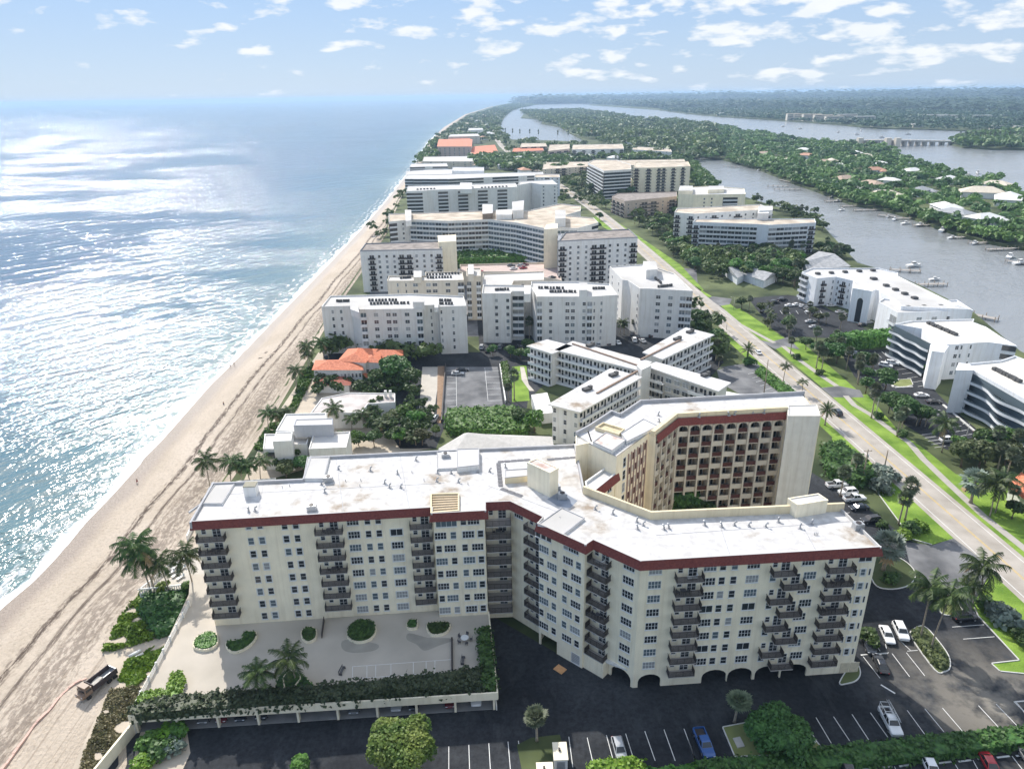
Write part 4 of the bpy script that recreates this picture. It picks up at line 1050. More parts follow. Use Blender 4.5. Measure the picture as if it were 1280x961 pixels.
# balconies of the sea front
tb1 = 2.8; tb2 = sp(W0, 414, 676); tb3 = (sp(W0, 511, 671)+W0.L)/2; w3 = W0.L-sp(W0, 511, 671)
BAL = []
for k in rows():
    balcony(W0, tb1, zf(k), 4.9, 1.5) if k > 0 else None
    balcony(W0, tb2, zf(k), 4.9, 1.5) if k > 0 else None
    if k > 0: balcony(W0, tb3, zf(k), min(4.0, w3-.1), 1.5)
W2 = WL[2]
for k in rows():
    a, c, d, e = (sp(W2, 551.2, 677.4), sp(W2, 567.2, 676.7), sp(W2, 585.8, 675), sp(W2, 601, 674))
    if k == 7: W2.window((a+c)/2, zf(k)+.6, 3.8, 1.5, 4, 1); win(W2, d-.8, k, 's'); win(W2, e-1.2, k, 'd'); continue
    if k % 2 == 0: win(W2, a, k, 'd'); win(W2, c, k, 's')
    else: win(W2, a-.4, k, 's'); win(W2, c-.7, k, 'd')
    if k in (6, 4, 2) or k == 0: win(W2, d, k, 'd', surround=.1); win(W2, e, k, 's', surround=.1)
    else: win(W2, d-.7, k, 's'); win(W2, e-.6, k, 'd')
W4 = WL[4]
for k in rows(): balcony(W4, W4.L*.5, zf(k), W4.L-.15, 2.6)
W5 = WL[5]
win(W5, 2.0, 7, 'd'); 
for k in rows(): balcony(W5, W5.L-1.9, zf(k), 3.7, 1.4)
for k in rows():
    o = 1
    a, c = sp(W7, 680, 694.5), sp(W7, 693, 701); a2, c2 = sp(W7, 677, 710.6), sp(W7, 690, 717.5)
    d, e = sp(W7, 710, 709.5), sp(W7, 723, 716.4); d2, e2 = sp(W7, 706, 725.5), sp(W7, 720, 732.4)
    if k == 7:
        for t in (a-1.3, a-.1, a+1.1): W7.window(t, zf(k)+.75, 1.1, 1.1, 1, 1)
        win(W7, d-.5, k, 's'); win(W7, e-1.1, k, 'd'); continue
    if k % 2 == 0: win(W7, a, k, 'd'); win(W7, c, k, 's'); win(W7, d, k, 'd'); win(W7, e, k, 's')
    else: win(W7, a2, k, 's'); win(W7, c2, k, 'd'); win(W7, d2, k, 's'); win(W7, e2, k, 'd')
gd = W7.window(sp(W7, 719, 840), .3, 1.9, 2.2, 1, 6, glass=METAL); gd.name = 'garage_shutter'
W9 = WL[9]
t6 = sp(W9, 747, 712)
for k in rows(): balcony(W9, max(2.0, t6), zf(k), 3.9, 1.6)
for k in rows(): win(W9, sp(W9, 785, 734.6), k, 'd')
# skirt wall under the lowest balcony of the diagonal
b = MB(); P = [W9.at(-.1, .02), W9.at(4.1, .02), W9.at(4.1, 1.6), W9.at(-.1, 1.6)]; b.prism(P, 0, Z1-.17, 0); b.build('balcony_plinth', CREAM, condo)
W10 = ar
for k in rows():
    win(W10, sp(W10, 817.5, 739), k, 'd')
    balcony(W10, sp(W10, 858, 737), zf(k), 4.5, 1.6)
    win(W10, sp(W10, 885, 734.5), k, 'd' if k not in (4, 1) else 'w')
    win(W10, sp(W10, 901, 733), k, 's'); win(W10, sp(W10, 915.5, 732.5), k, 's')
    win(W10, sp(W10, 938.8, 730.8), k, 'd' if k not in (4, 1) else 'w')
    tz = sp(W10, 974, 727)
    if k % 2 == 1:
        balcony(W10, tz, zf(k), 3.9, 1.6); win(W10, tz+4.4, k, 'w' if k in (6, 4) else 'd')
    else:
        balcony(W10, tz+2.0, zf(k), 3.9, 1.6); win(W10, tz-1.2, k, 's'); win(W10, tz+5.0, k, 'd')
    balcony(W10, sp(W10, 1044, 722.7), zf(k), 4.6, 1.6)
    tx = sp(W10, 1077, 721.5)
    if k == 7: win(W10, tx, k, 'w')
    else:
        W10.window(tx, zf(k)+.85, .85, 1.35, 1, 2, surround=.15)
        for sg in (-1, 1): W10.window(tx+sg*1.15, zf(k)+.85, .42, 1.35, 1, 1, sill=False)
b = MB()
for x in (1048, 1060): t = sp(W10, x+6, 840); b.seg(W10.at(t-.8), W10.at(t+.8), .05, 2.3, .06, 0)
b.build('garage_door', mat('cream_door', (.60, .52, .38), .8), condo)
# right end wall: plain with one column of narrow windows
WE = Wall(condo, WP[n0-1], WP[n0])
for k in rows(): win(WE, WE.L*.5, k, 's')
# furniture seen on some balconies
for (W, t, k, kd, lb) in ((W10, sp(W10, 862, 737), 7, 'lounger', 'white lounge chair on the topmost balcony by the angled corner'), (W10, sp(W10, 852, 737), 6, 'table', 'dark table and chairs on the second balcony down by the angled corner'),
        (W10, sp(W10, 1044, 722), 6, 'table', 'dark table set on the balcony second from top at the street end'), (W10, sp(W10, 1040, 722), 4, 'table', 'dark table set on the middle balcony of the street end stack'),
        (W0, tb2, 7, 'table', 'dark table set on the topmost balcony of the middle stack of the sea wing'), (W0, tb2, 4, 'table', 'dark table set on the middle balcony of the middle stack, sea wing'),
        (W9, max(2.0, t6), 7, 'lounger', 'white lounge chair on the topmost balcony beside the red notch'), (W9, max(2.0, t6), 3, 'table', 'black table on the lower balcony beside the red notch'),
        (W4, W4.L*.5, 6, 'table', 'dark table with chairs on the second alcove balcony'), (W0, tb1, 6, 'table', 'dark table set on a high balcony at the sea corner')):
    furniture(W, t, zf(k)+.01, .75, kd, lb)
# ================================================================ the arcaded building behind the court
RT = 30.0
court = thing('arcaded_condominium', 'tall cream condominium with arched top balconies facing the inner court, behind the front block', 'apartment building', (45, 145, 0))
RP = [(20, 121.6), (28, 131.7), (29.4, 130.7), (35.7, 138.9), (60, 141.3), (60, 139.2), (66.6, 139.0), (67.4, 151), (40, 148.4), (29, 147.4), (23.4, 140.3), (21.7, 142), (15.8, 134.5), (13, 131.6), (15.5, 127.1)]
b = MB(); wallstrip([RP[0], RP[1], RP[2]], 0, RT, b); wallstrip(RP[4:]+RP[:1], 0, RT, b)
# recessed back wall of the balcony bays
CB = Wall(court, RP[3], RP[4]); BB = Wall(court, RP[2], RP[3])
bk = [BB.at(0, -2.2), (CB.at(0, -2.2)[0]-.9, CB.at(0, -2.2)[1]), CB.at(CB.L, -2.2)]
wallstrip([RP[2]]+bk+[RP[4]], 0, RT-.4, b)
b.build('wall', CREAM, court)
b = MB(); b.prism(inset(RP, .3), RT-.4, RT, 0); b.build('roof', ROOFS, court)
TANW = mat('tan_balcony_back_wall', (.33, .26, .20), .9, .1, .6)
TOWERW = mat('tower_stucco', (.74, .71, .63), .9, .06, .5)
SHADEW = mat('court_wall_shade_tone', (.58, .53, .44), .9, .06, .5)  # wall colour darkened to carry the shade of the court
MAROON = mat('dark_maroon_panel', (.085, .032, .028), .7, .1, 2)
def bays(W, nb, nf, top, pier=.38, depth=2.2, arch=True, fh=2.8, label=None, off0=0.0, pm=SHADEW):
    bw = W.L/nb
    z0s = [top-.6-1.0-fh*(i+1)+.0 for i in range(nf)]
    p = MB()
    for i in range(nb+1):
        t = min(max(i*bw, pier/2), W.L-pier/2); x, y = W.at(t, -.15); p.obox((x, y), (pier, .9, top-1.0), W.rz, 0, 0)
    p.build('pier', pm, W.p)
    d = MB()
    for i in range(1, nb): x, y = W.at(i*bw, -depth/2-.3); d.obox((x, y), (.15, depth-.62, top-1.2), W.rz, 0, 0)
    d.build('party_wall', pm, W.p)
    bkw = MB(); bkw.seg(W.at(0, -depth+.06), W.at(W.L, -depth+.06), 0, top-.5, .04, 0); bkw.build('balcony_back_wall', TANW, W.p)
    if arch:
        arch_wall(W.at(0, .02), W.at(W.L, .02), top-.62-fh*.98, top-.6, [(i*bw+pier*.7, (i+1)*bw-pier*.7, top-.62-fh*.98+fh*.45, fh*.36) for i in range(nb)], .3, parent=W.p, mats=pm, name='arch_row')
    sl = merged_window_mesh(bw*.55, 2.0, 2, 1, fr=.06)
    for f in range(nf):
        zb_ = top-.62-fh*(f+1)
        s = MB(); x, y = W.at(W.L/2, -depth/2); s.obox((x, y), (W.L-.1, depth-.1, .18), W.rz, 0, zb_-.18); s.build('floor_slab', pm, W.p)
        for i in range(nb):
            m_ = MB(); white = (i+f) % 2 == 0
            a, c = W.at(i*bw+pier/2+.01, -.1), W.at((i+1)*bw-pier/2-.01, -.1)
            m_.seg(a, c, zb_-.22, zb_+1.0, .1, -.02) if white else m_.seg(a, c, zb_-.1, zb_+1.0, .06, -.02)
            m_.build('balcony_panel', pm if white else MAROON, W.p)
            o = put_mesh(sl, 'balcony_door', W.p, W.loc(i*bw+bw*.5, zb_+.03, -depth+.12), W.rz)
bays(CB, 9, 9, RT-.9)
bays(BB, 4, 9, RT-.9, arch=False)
# red skirt over the arches and its ochre gutter wall
def skirt_line(pts, zt, zb, parent, lean=.45, base=.1, name='mansard_skirt', m=RED):
    b = MB()
    for A, B in zip(pts, pts[1:]):
        W = Wall(parent, A, B); a0, a1, c0, c1 = W.at(-.1, base+lean), W.at(W.L+.1, base+lean), W.at(0, base), W.at(W.L, base)
        b.add([(*a0, zb), (*a1, zb), (*c1, zt), (*c0, zt)], [(0, 1, 2, 3)], 0)
        b.add([(*W.at(0, -.1), zb), (*W.at(W.L, -.1), zb), (*a1, zb), (*a0, zb)], [(0, 1, 2, 3)], 0)
    return b.build(name, m, parent)
skirt_line([RP[2], RP[3], RP[4]], RT+.05, RT-1.6, court)
capline(RP, 2, 4, RT-.2, RT+1.0, .9, 'court_parapet', CREAMY, court, off=-.2)
capline(RP, 7, 13, RT-.8, RT+.8, .35, 'rear_parapet', PARA, court)
# solid tower at the street end, rising flush with the roof
tower([(985, 519), (1025, 519), (1021, 505), (985, 506)], 30.6, 'end_tower', TOWERW, ROOFW, z=0, parent=court)
# dark panels painted as the shade of gallery openings on the street end
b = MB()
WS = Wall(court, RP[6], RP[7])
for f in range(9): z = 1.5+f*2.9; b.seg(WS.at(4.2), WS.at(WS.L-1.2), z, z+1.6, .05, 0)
b.build('gallery_shade_panel', MAROON, court)
b = MB()
for f in range(10): z = .9+f*2.9; b.seg(WS.at(3.4), WS.at(WS.L), z-.3, z+.55, .9, 0)
b.seg(WS.at(WS.L-.5), WS.at(WS.L), 0, RT-1, 1.1, 0); b.build('gallery_slab', SHADEW, court)
# finned facade of the bent end
WA = Wall(court, RP[0], RP[1])
b = MB(); 
for i in range(7): x, y = WA.at(4.6+i*1.25, .1); b.obox((x, y), (.22, .3, RT-1.2), WA.rz, 0, 0)
b.build('fin', mat('dusky_pink_fin', (.40, .29, .25), .85, .15, 1.0), court)
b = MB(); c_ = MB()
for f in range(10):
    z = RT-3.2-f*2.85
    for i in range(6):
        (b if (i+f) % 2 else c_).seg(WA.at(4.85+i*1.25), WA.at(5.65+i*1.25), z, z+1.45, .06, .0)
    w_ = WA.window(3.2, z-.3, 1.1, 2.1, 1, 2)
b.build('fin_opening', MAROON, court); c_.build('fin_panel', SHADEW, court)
b = MB()
for k in range(13): x, y = WA.at(.9+k*.95, -.9); b.obox((x, y), (.42, .42, .12), WA.rz, 0, RT+.0)
b.build('roof_vent_blocks', PARA, court)
def rbox(px, h, name, side, top, z, parent):
    b = MB(); P = gps(px, z+h); b.prism(P, z-.01, z+h, 0, 1); Q = P if area(P) > 0 else P[::-1]
    for i in range(len(Q)): b.seg(Q[i], Q[(i+1) % len(Q)], z+h-.02, z+h+.12+.002*i, .18, -.18, 2, e=-.01)
    return b.build(name, [side, top, PARA], parent)
rbox([(776, 541), (804, 523), (823, 532), (783, 552)], .5, 'raised_roof_panel', WHITEP, ROOFW, RT, court)
rbox([(741, 552), (757, 540), (783, 549), (765, 563)], .7, 'raised_roof_panel', WHITEP, stainR, RT, court)
b = MB(); P = gps([(744, 533), (754, 527), (781, 535), (773, 542)], RT+.8); Q = P if area(P) > 0 else P[::-1]
for i in range(4): b.seg(Q[i], Q[(i+1) % 4], RT-.02, RT+.8+.003*i, .25, -.25, 0, e=.02)
for k in range(7): t = (k+.6)/7.4; b.seg(lerp(P[0], P[1], t), lerp(P[3], P[2], t), RT+.2, RT+.36, .3, -.1, 0)
b.build('roof_well', CREAMY, court)
tower([(720, 556), (720, 543), (735, 537), (740, 552)], 2.2, 'end_lift_housing', CREAM, ROOFW, z=RT-2.2, parent=court, zb=0)
for i, (x, y) in enumerate(((823, 519), (842, 521), (849, 521), (874, 521), (898, 516), (911, 519), (918, 518), (941, 516), (955, 516), (978, 512), (824, 527))):
    vent(x, y, 'cowl', 'small grey duct vent on the roof of the arcaded block', z=RT)
# covered link between the two blocks
link = thing('covered_link', 'narrow cream link wing with red edge joining the two condominium blocks', 'building', (16, 119, 0))
LP = [(13.7, 115.2), (15.2, 115.6), (20.6, 122.6), (18.6, 124.8), (13.7, 119)]
b = MB(); wallstrip(LP, 0, TOP, b, True); b.build('wall', CREAM, link)
b = MB(); b.prism(LP, TOP, TOP+.3, 0); b.build('roof', ROOFW, link)
skirt_line([LP[1], LP[2]], TOP+.7, TOP-1.0, link)
capline(LP, 0, 5, TOP, TOP+.75, .3, 'parapet', WHITEP, link)
WLk = Wall(link, LP[1], LP[2])
for k in range(2, 8):
    for t in (2.2, 5.6): WLk.window(t, zf(k)+.5, 1.6, 1.8, 2, 1)
# trees in the court
sheet('court_pavement', [(18, 112), (60, 112), (62, 139), (36, 138), (20, 121)], .04, PAVE, px=False)
for i, (x, y, h, k, lb) in enumerate(((gp(852, 618, 9)[0], gp(852, 618, 9)[1], 11.5, 'tree2', 'large dark tree in the shaded court, foremost before the arches'), (gp(868, 628, 8)[0], gp(868, 628, 8)[1], 9.5, 'tree4', 'dark spreading tree at the left corner of the shaded court'), (gp(905, 634, 5)[0], gp(905, 634, 5)[1], 6.5, 'tree2', 'low dark tree by the foot of the arched facade'), (53.5, 135, 4.5, 'tree4', 'small rounded tree at the court wall'))):
    veg(k, 0, 0, h, lb, loc=(x, y))
# ================================================================ deck, beach edge, car park
sheet('car_park', [(-64, 40), (99, 40), (99, 112), (92, 128), (86, 152), (80, 168), (68, 168), (68, 137), (60, 108), (22, 104), (10, 100), (-4, 112), (-64, 105)], .02, ASPH, px=False)
DZ = 3.3
deckp = [gp(163, 897, DZ), gp(621, 868, DZ), (-4.9, 109.2), (-14.6, 110), (-57, 107), (-57.5, 121), (-66, 121.5), gp(236, 745, DZ)]
DK = [gp(163, 897, DZ), gp(621, 868, DZ), (-5.3, 109.3), (-15, 110.3), (-56.2, 107.2), (-57.5, 122.5), (-68, 123), gp(236, 742, DZ)]
deck = thing('parking_deck', 'flat pale parking deck with paved terrace on top, in front of the sea wing', 'parking deck', (-35, 98, 0))
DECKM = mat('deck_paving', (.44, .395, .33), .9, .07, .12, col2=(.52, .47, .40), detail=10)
b = MB(); b.prism(DK, DZ-.35, DZ, 0, 0, bottom=True); b.build('slab', DECKM, deck)
A_, B_ = DK[0], DK[1]
WD = Wall(deck, A_, B_); WD2 = Wall(deck, DK[1], DK[2]); WD0 = Wall(deck, DK[7], DK[0])
b = MB(); b.seg(WD.A, WD.B, DZ-.75, DZ+.75, .25, 0, 0, e=.2); b.seg(WD2.A, WD2.B, DZ-.75, DZ+.6, .25, 0, 0); b.build('fascia_beam', CREAM, deck)
for k in range(10):
    t = .5+k*(WD.L-1)/9; b = MB(); x, y = WD.at(t, -.5); b.obox((x, y), (.35, .8, DZ-.36), WD.rz, 0, 0); b.build('column', CREAM, deck)
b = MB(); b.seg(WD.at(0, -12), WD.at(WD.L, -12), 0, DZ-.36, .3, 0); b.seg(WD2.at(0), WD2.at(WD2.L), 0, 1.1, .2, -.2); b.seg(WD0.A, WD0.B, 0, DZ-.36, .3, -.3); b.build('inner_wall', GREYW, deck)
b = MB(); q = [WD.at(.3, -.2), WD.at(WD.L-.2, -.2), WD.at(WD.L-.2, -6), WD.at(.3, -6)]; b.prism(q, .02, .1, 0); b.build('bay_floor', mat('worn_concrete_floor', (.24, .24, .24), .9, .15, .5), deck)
def roundpoly(P, k=4):
    S = []; n = len(P)
    for i in range(n):
        p0, p1, p2, p3 = P[i-1], P[i], P[(i+1) % n], P[(i+2) % n]
        for q in range(k):
            t = q/k; S.append(tuple(.5*((2*p1[j])+(-p0[j]+p2[j])*t+(2*p0[j]-5*p1[j]+4*p2[j]-p3[j])*t*t+(-p0[j]+3*p1[j]-3*p2[j]+p3[j])*t**3) for j in (0, 1)))
    return S
# damp stains and court markings on the terrace
STAIN = mat('damp_terrace_stain', (.34, .315, .27), .85, .15, .3)
def blob(pts, z, name, m, jit=.35, seed=1, kind='structure'):
    rng = random.Random(seed); P = gps(pts, z); out = []
    for a, c in zip(P, P[1:]+P[:1]):
        out.append((a[0]+rng.uniform(-jit, jit), a[1]+rng.uniform(-jit, jit)))
    out = roundpoly(out)
    return sheet(name, out, z, m, px=False, kind=kind)
blob([(433, 800), (470, 803), (468, 812), (440, 816), (430, 808)], DZ+.012, 'damp_patch', STAIN, seed=1)
blob([(506, 800), (514, 789), (534, 797), (560, 796), (566, 800), (548, 805), (531, 812), (519, 806)], DZ+.012, 'damp_patch', STAIN, seed=2)
b = MB()
for (a, c) in (((441, 832), (566, 823)), ((441, 847), (564, 839)), ((441, 832), (441, 847)), ((459, 831), (459, 846)), ((489, 829), (489, 844)), ((517, 827), (517, 842)), ((544, 825), (544, 840)), ((566, 823), (564, 839)), ((470, 830), (470, 845)), ((533, 826), (533, 841))):
    p, q = gp(*a, DZ), gp(*c, DZ); b.seg(p, q, DZ+.001, DZ+.008, .09, 0)
tag(b.build('court_lines', LINE), None, None, None, 'structure')
b = MB(); p, q = gp(566, 798, DZ), gp(566.5, 838, DZ); b.seg(p, q, DZ, DZ+.5, .3, 0); tag(b.build('low_divider_wall', DARKM), 'low dark divider rail beside the terrace court', 'rail')
# planters
def planter(px, label, leaf, h=.55, grow=.45, z=DZ, seed=1, name='planter_bed'):
    P = gps(px, z); c = (sum(p[0] for p in P)/len(P), sum(p[1] for p in P)/len(P))
    if area(P) < 0: P = P[::-1]
    S = []
    n = len(P)
    for i in range(n):       # round the outline
        p0, p1, p2, p3 = P[i-1], P[i], P[(i+1) % n], P[(i+2) % n]
        for k in range(5):
            t = k/5; S.append(tuple(.5*((2*p1[j])+(-p0[j]+p2[j])*t+(2*p0[j]-5*p1[j]+4*p2[j]-p3[j])*t*t+(-p0[j]+3*p1[j]-3*p2[j]+p3[j])*t**3) for j in (0, 1)))
    th = thing(name, label, 'planter', (*c, z))
    b = MB(); n = len(S)
    for i in range(n): b.seg(S[i], S[(i+1) % n], z, z+h, .22, -.2, 0, e=.03)
    b.build('rim', CREAM, th)
    hd = hedge('hedge', inset(S, .2), z+.1, z+h+grow*.6, leaf, None, seed=seed, dens=14, size=.13, rough=.12)
    for ch in list(kids(hd)):
        ch.location = (hd.location[0]-c[0], hd.location[1]-c[1], hd.location[2]-z); ch.name = 'plants'; adopt(ch, th)
    KIDS.pop(hd.name, None); bpy.data.objects.remove(hd)
    return th
planter([(243, 811), (243, 803), (250, 795), (265, 791), (273, 797), (271, 808), (257, 814)], 'oval planter with bright clipped groundcover in the sun', LEAFG, seed=3)
planter([(284, 812), (284, 803), (301, 801), (305, 792), (320, 791), (320, 800), (309, 811), (294, 817)], 'kidney planter of dark groundcover against the sea wing wall', LEAFD, seed=4)
planter([(378, 800), (377, 790), (387, 785), (396, 789), (395, 799), (386, 804)], 'small round planter left of the entrance steps', LEAFD, seed=5)
planter([(434, 797), (438, 785), (452, 779), (468, 782), (470, 791), (462, 801), (446, 804)], 'large round planter of dark shrubs right of the entrance', LEAFD, grow=1.5, seed=6)
planter([(508, 782), (512, 776), (522, 777), (521, 786), (511, 787)], 'tiny round planter by the wall under the alcove balconies', LEAFD, seed=7)
planter([(533, 786), (537, 780), (560, 779), (563, 785), (556, 793), (540, 795)], 'half-round planter of dark groundcover by the projecting bay', LEAFD, seed=8)
planter([(348, 878), (344, 860), (352, 846), (366, 841), (384, 850), (397, 864), (398, 878), (372, 876)], 'curved planter around the two terrace palms', LEAFD, grow=.9, seed=9)
b = MB(); P = [gp(*p, DZ) for p in ((350, 871), (356, 864), (354, 853), (360, 844), (369, 841), (377, 847), (377, 854), (370, 863))]
for a, c in zip(P, P[1:]): b.seg(a, c, DZ+.9, DZ+1.15, .2, 0, e=.05)
tag(b.build('curved_kerb', CREAM), 'winding pale kerb among the dark plants round the terrace palms', 'kerb')
LEAFH = leaf_mat('shaggy_hedge_leaf', (.02, .045, .02), (.11, .15, .07), scale=2.5)
# hedges on the deck
hedge('hedge', gps([(161, 889), (205, 876), (300, 869), (400, 862), (520, 850), (603, 838), (607, 862), (520, 869), (400, 879), (300, 887), (225, 894), (170, 899)], DZ+.4), DZ, DZ+1.6, LEAFH, 'long shaggy hedge along the front edge of the parking deck', dens=9, size=.27, seed=10, rough=.7)
hedge('hedge', gps([(598, 790), (612, 787), (620, 862), (603, 862)], DZ+.4), DZ, DZ+1.7, LEAFD, 'tall dark hedge down the right edge of the terrace', dens=9, size=.25, seed=11, rough=.5)
hedge('hedge', gps([(166, 884), (177, 866), (208, 862), (214, 842), (226, 839), (232, 849), (226, 866), (218, 880), (190, 892)], DZ+.6), DZ, DZ+1.0, LEAFY, 'bright green clipped hedge on the sunny sea corner of the deck', dens=13, size=.2, seed=12, rough=.2)
b = MB(); p, q = gp(224, 872, DZ), gp(233, 853, DZ); b.seg(p, q, DZ, DZ+.5, .15, 0); tag(b.build('low_wall', WHITEP), 'low white wall beside the bright clipped hedge', 'wall')
# steps and dark lattice by the entrance
b = MB(); p, q = gp(402, 797, DZ), gp(405, 775, DZ); b.seg(p, q, DZ, DZ+1.0, .12, 0); tag(b.build('handrail', DARKM), 'dark handrail beside the ground entrance of the sea wing', 'handrail')
# table with parasol-less white top, bench, planter
def table_round(px, py, label):
    x, y = gp(px, py, DZ); th = thing('round_table', label, 'table', (x, y, DZ))
    b = MB(); b.tube([(0, 0, .72), (0, 0, .76)], .75, 16); b.tube([(0, 0, 0), (0, 0, .72)], .06, 8); adopt(b.build('tabletop', FRAME), th)
    for k in range(5):
        a = k*1.2566; c = MB(); cx, cy = math.cos(a)*1.15, math.sin(a)*1.15
        c.obox((cx, cy), (.5, .5, .06), a, 0, .42); c.obox((cx+math.cos(a)*.24, cy+math.sin(a)*.24), (.06, .5, .5), a, 0, .45)
        for i in (-1, 1):
            for j in (-1, 1): c.obox((cx+i*.18, cy+j*.18), (.04, .04, .42), 0, 0, 0)
        adopt(c.build('chair', CHAIRM), th)
table_round(581, 800, 'white round table with chairs in the corner of the terrace')
def bench(px, py, rz, label, z=DZ):
    x, y = gp(px, py, z); th = thing('bench', label, 'bench', (x, y, z), rz)
    b = MB(); [b.obox((0, -.18+.12*i), (1.8, .09, .04), 0, 0, .43) for i in range(4)]; adopt(b.build('seat', CHAIRM), th)
    b = MB(); [b.obox((0, .3), (1.8, .04, .09), 0, 0, .55+.13*i) for i in range(3)]; adopt(b.build('backrest', CHAIRM), th)
    for s_ in (-1, 1):
        b = MB(); b.obox((s_*.8, 0), (.06, .55, .43), 0, 0, 0); b.obox((s_*.8, .3), (.06, .06, .9), 0, 0, 0); adopt(b.build('leg', CHAIRM), th)
bench(579, 826, 1.5, 'dark bench beside the divider rail on the terrace'); bench(428, 839, 1.4, 'dark bench left of the painted court')
veg('coco1', 323, 867, 0, 'broad coconut palm on the terrace, the left of the planted pair', z0=DZ, top=(325, 838))
veg('coco2', 370, 852, 0, 'broad coconut palm rising from the curved planter', z0=DZ, top=(371, 818))
# white rail fence along the sea edge of the deck, posts and panels
def rail_fence(P0, P1, z, label, name='rail_fence', post=3.0, h=1.1, m=WHITEP, group=None):
    W = Wall(None, P0, P1) if False else None
    L_ = math.hypot(P1[0]-P0[0], P1[1]-P0[1]); n = max(1, int(L_/post)); th = thing(name, label, 'fence', (*lerp(P0, P1, .5), z), group=group)
    b = MB()
    for zz in (.12, .55, h-.1): b.seg(P0, P1, z+zz, z+zz+.09, .07, -.035)
    k = int(L_/.35)
    for i in range(k): x, y = lerp(P0, P1, (i+.5)/k); b.obox((x, y), (.06, .06, h-.2), 0, 0, z+.12)
    b.build('rail', m, th)
    for i in range(n+1): c = MB(); x, y = lerp(P0, P1, i/n); c.obox((x, y), (.32, .32, h+.1), 0, 0, z); c.build('post', m, th)
    return th
rail_fence(gp(167, 889, DZ), gp(237, 757, DZ), DZ, 'white railing along the sea edge of the parking deck')
# retaining walls at the beach side
def wall_run(pts, z0, z1, t, name, m, label, cat='wall'):
    b = MB()
    for i, (a, c) in enumerate(zip(pts, pts[1:])): b.seg(a, c, z0, z1+.003*i, t, -t/2, 0, e=.04)
    return tag(b.build(name, m), label, cat)
wall_run([DK[0], gp(118, 975, .5)], -.5, 2.3, .35, 'retaining_wall', CREAM, 'pale retaining wall running from the deck corner toward the near beach')
# small beach terrace with palms (raised)
TZ = 1.6
tp = gps([(174, 741), (246, 735), (262, 700), (262, 660), (236, 660), (205, 700)], TZ)
TP = [gp(174, 741, TZ), gp(248, 733, TZ), (-63.5, 118), (-58.6, 122), (-60.3, 133), (-73, 133)]
terr = thing('beach_terrace', 'small raised terrace with white railing and loungers between beach and building', 'terrace', (*gp(210, 720, TZ), 0))
b = MB(); b.prism(TP, -.6, TZ, 0, 1); b.build('base_wall', [WHITEP, PAVE], terr)
WT = Wall(terr, TP[0], TP[1])
b = MB()
for k in range(26): x, y = WT.at((k+.5)*WT.L/26, -.12); b.obox((x, y), (.14, .14, .85), WT.rz, 0, TZ+.02)
b.seg(WT.A, WT.B, TZ+.85, TZ+1.02, .3, -.3, e=.1); W3 = Wall(terr, TP[5], TP[0]); b.seg(W3.A, W3.B, TZ+.85, TZ+1.02, .3, -.3)
for k in range(int(W3.L/.5)): x, y = W3.at((k+.5)*.5, -.12); b.obox((x, y), (.14, .14, .85), W3.rz, 0, TZ+.02)
b.build('balustrade', WHITEP, terr)
for i, (x, y) in enumerate(((214, 716), (220, 719), (226, 722), (219, 709), (228, 711), (233, 697))):
    X, Y = gp(x, y, TZ); th = thing('sun_lounger', 'white sun lounger on the little beach terrace', 'sun lounger', (X, Y, TZ), 1.1, 'sun loungers on the beach terrace')
    b = MB(); b.obox((0, 0), (1.9, .65, .1), 0, 0, .28); adopt(b.build('seat', FRAME), th); b = MB(); b.obox((.8, 0), (.1, .62, .5), 0, 0, .38); adopt(b.build('backrest', FRAME), th)
    b = MB(); [b.obox((i_*.75, j_*.25), (.06, .06, .28), 0, 0, 0) for i_ in (-1, 1) for j_ in (-1, 1)]; adopt(b.build('leg', FRAME), th)
for (bx, by, tx, ty, k, lb) in ((193, 736, 188, 676, 'coco3', 'tallest of the coconut palms on the beach terrace, highest crown'), (188, 737, 172, 697, 'coco2', 'coconut palm leaning out over the beach, seaward one of the terrace'),
        (211, 737, 208, 704, 'coco1', 'coconut palm in the middle of the beach terrace behind the balustrade'), (242, 734, 232, 687, 'coco3', 'slender coconut palm at the terrace corner next to the building')):
    veg(k, bx, by, 0, lb, z0=TZ, top=(tx, ty))
for (x, y, k, s_, lb) in ((203, 735, 'bush3', 1.0, 'yellow-green shrub at the foot of the terrace palms'), (234, 734, 'bush1', .9, 'bright green shrub beside the slender corner palm')):
    veg(k, x, y, 0, lb, z0=TZ, s=s_)
# dune plants
def ground_cover(name, poly, z, n, size, leaf, label, h=.35, seed=1, cat='plants'):
    q = pointcloud_in(poly, n, seed); rng = np.random.default_rng(seed)
    hz = np.array([max(0, mnoise.noise(Vector((x*.35, y*.35, seed)))+.45) for x, y in q])
    P = np.column_stack([q, z+hz*h*rng.random(n)*2]); k = hz > .12; P = P[k]
    V, F = cards(P, np.full(len(P), size), .5, seed); o = mesh_obj(name, V, F, leaf); return tag(o, label, cat, None, 'stuff')
ground_cover('dune_plants', gps([(128, 815), (150, 770), (175, 742), (232, 740), (212, 790), (190, 800), (150, 812)], 0), .0, 9000, .2, LEAFY, 'green sea-grape and creeper on the dune below the beach terrace', .9, 2)
ground_cover('dune_plants', gps([(158, 828), (205, 800), (205, 815), (180, 850), (165, 862), (148, 850)], 0), 0, 5200, .2, LEAFY, 'bright creeper patch beside the sandy beach access path', .5, 3)
ground_cover('dune_plants', gps([(138, 862), (176, 858), (163, 895), (130, 965), (90, 985), (112, 925)], 0), 0, 5200, .16, leaf_mat('dune_grass_blade', (.13, .14, .05), (.30, .28, .13), scale=.8), 'olive dune grass between the beach and the pale retaining wall', .5, 4)
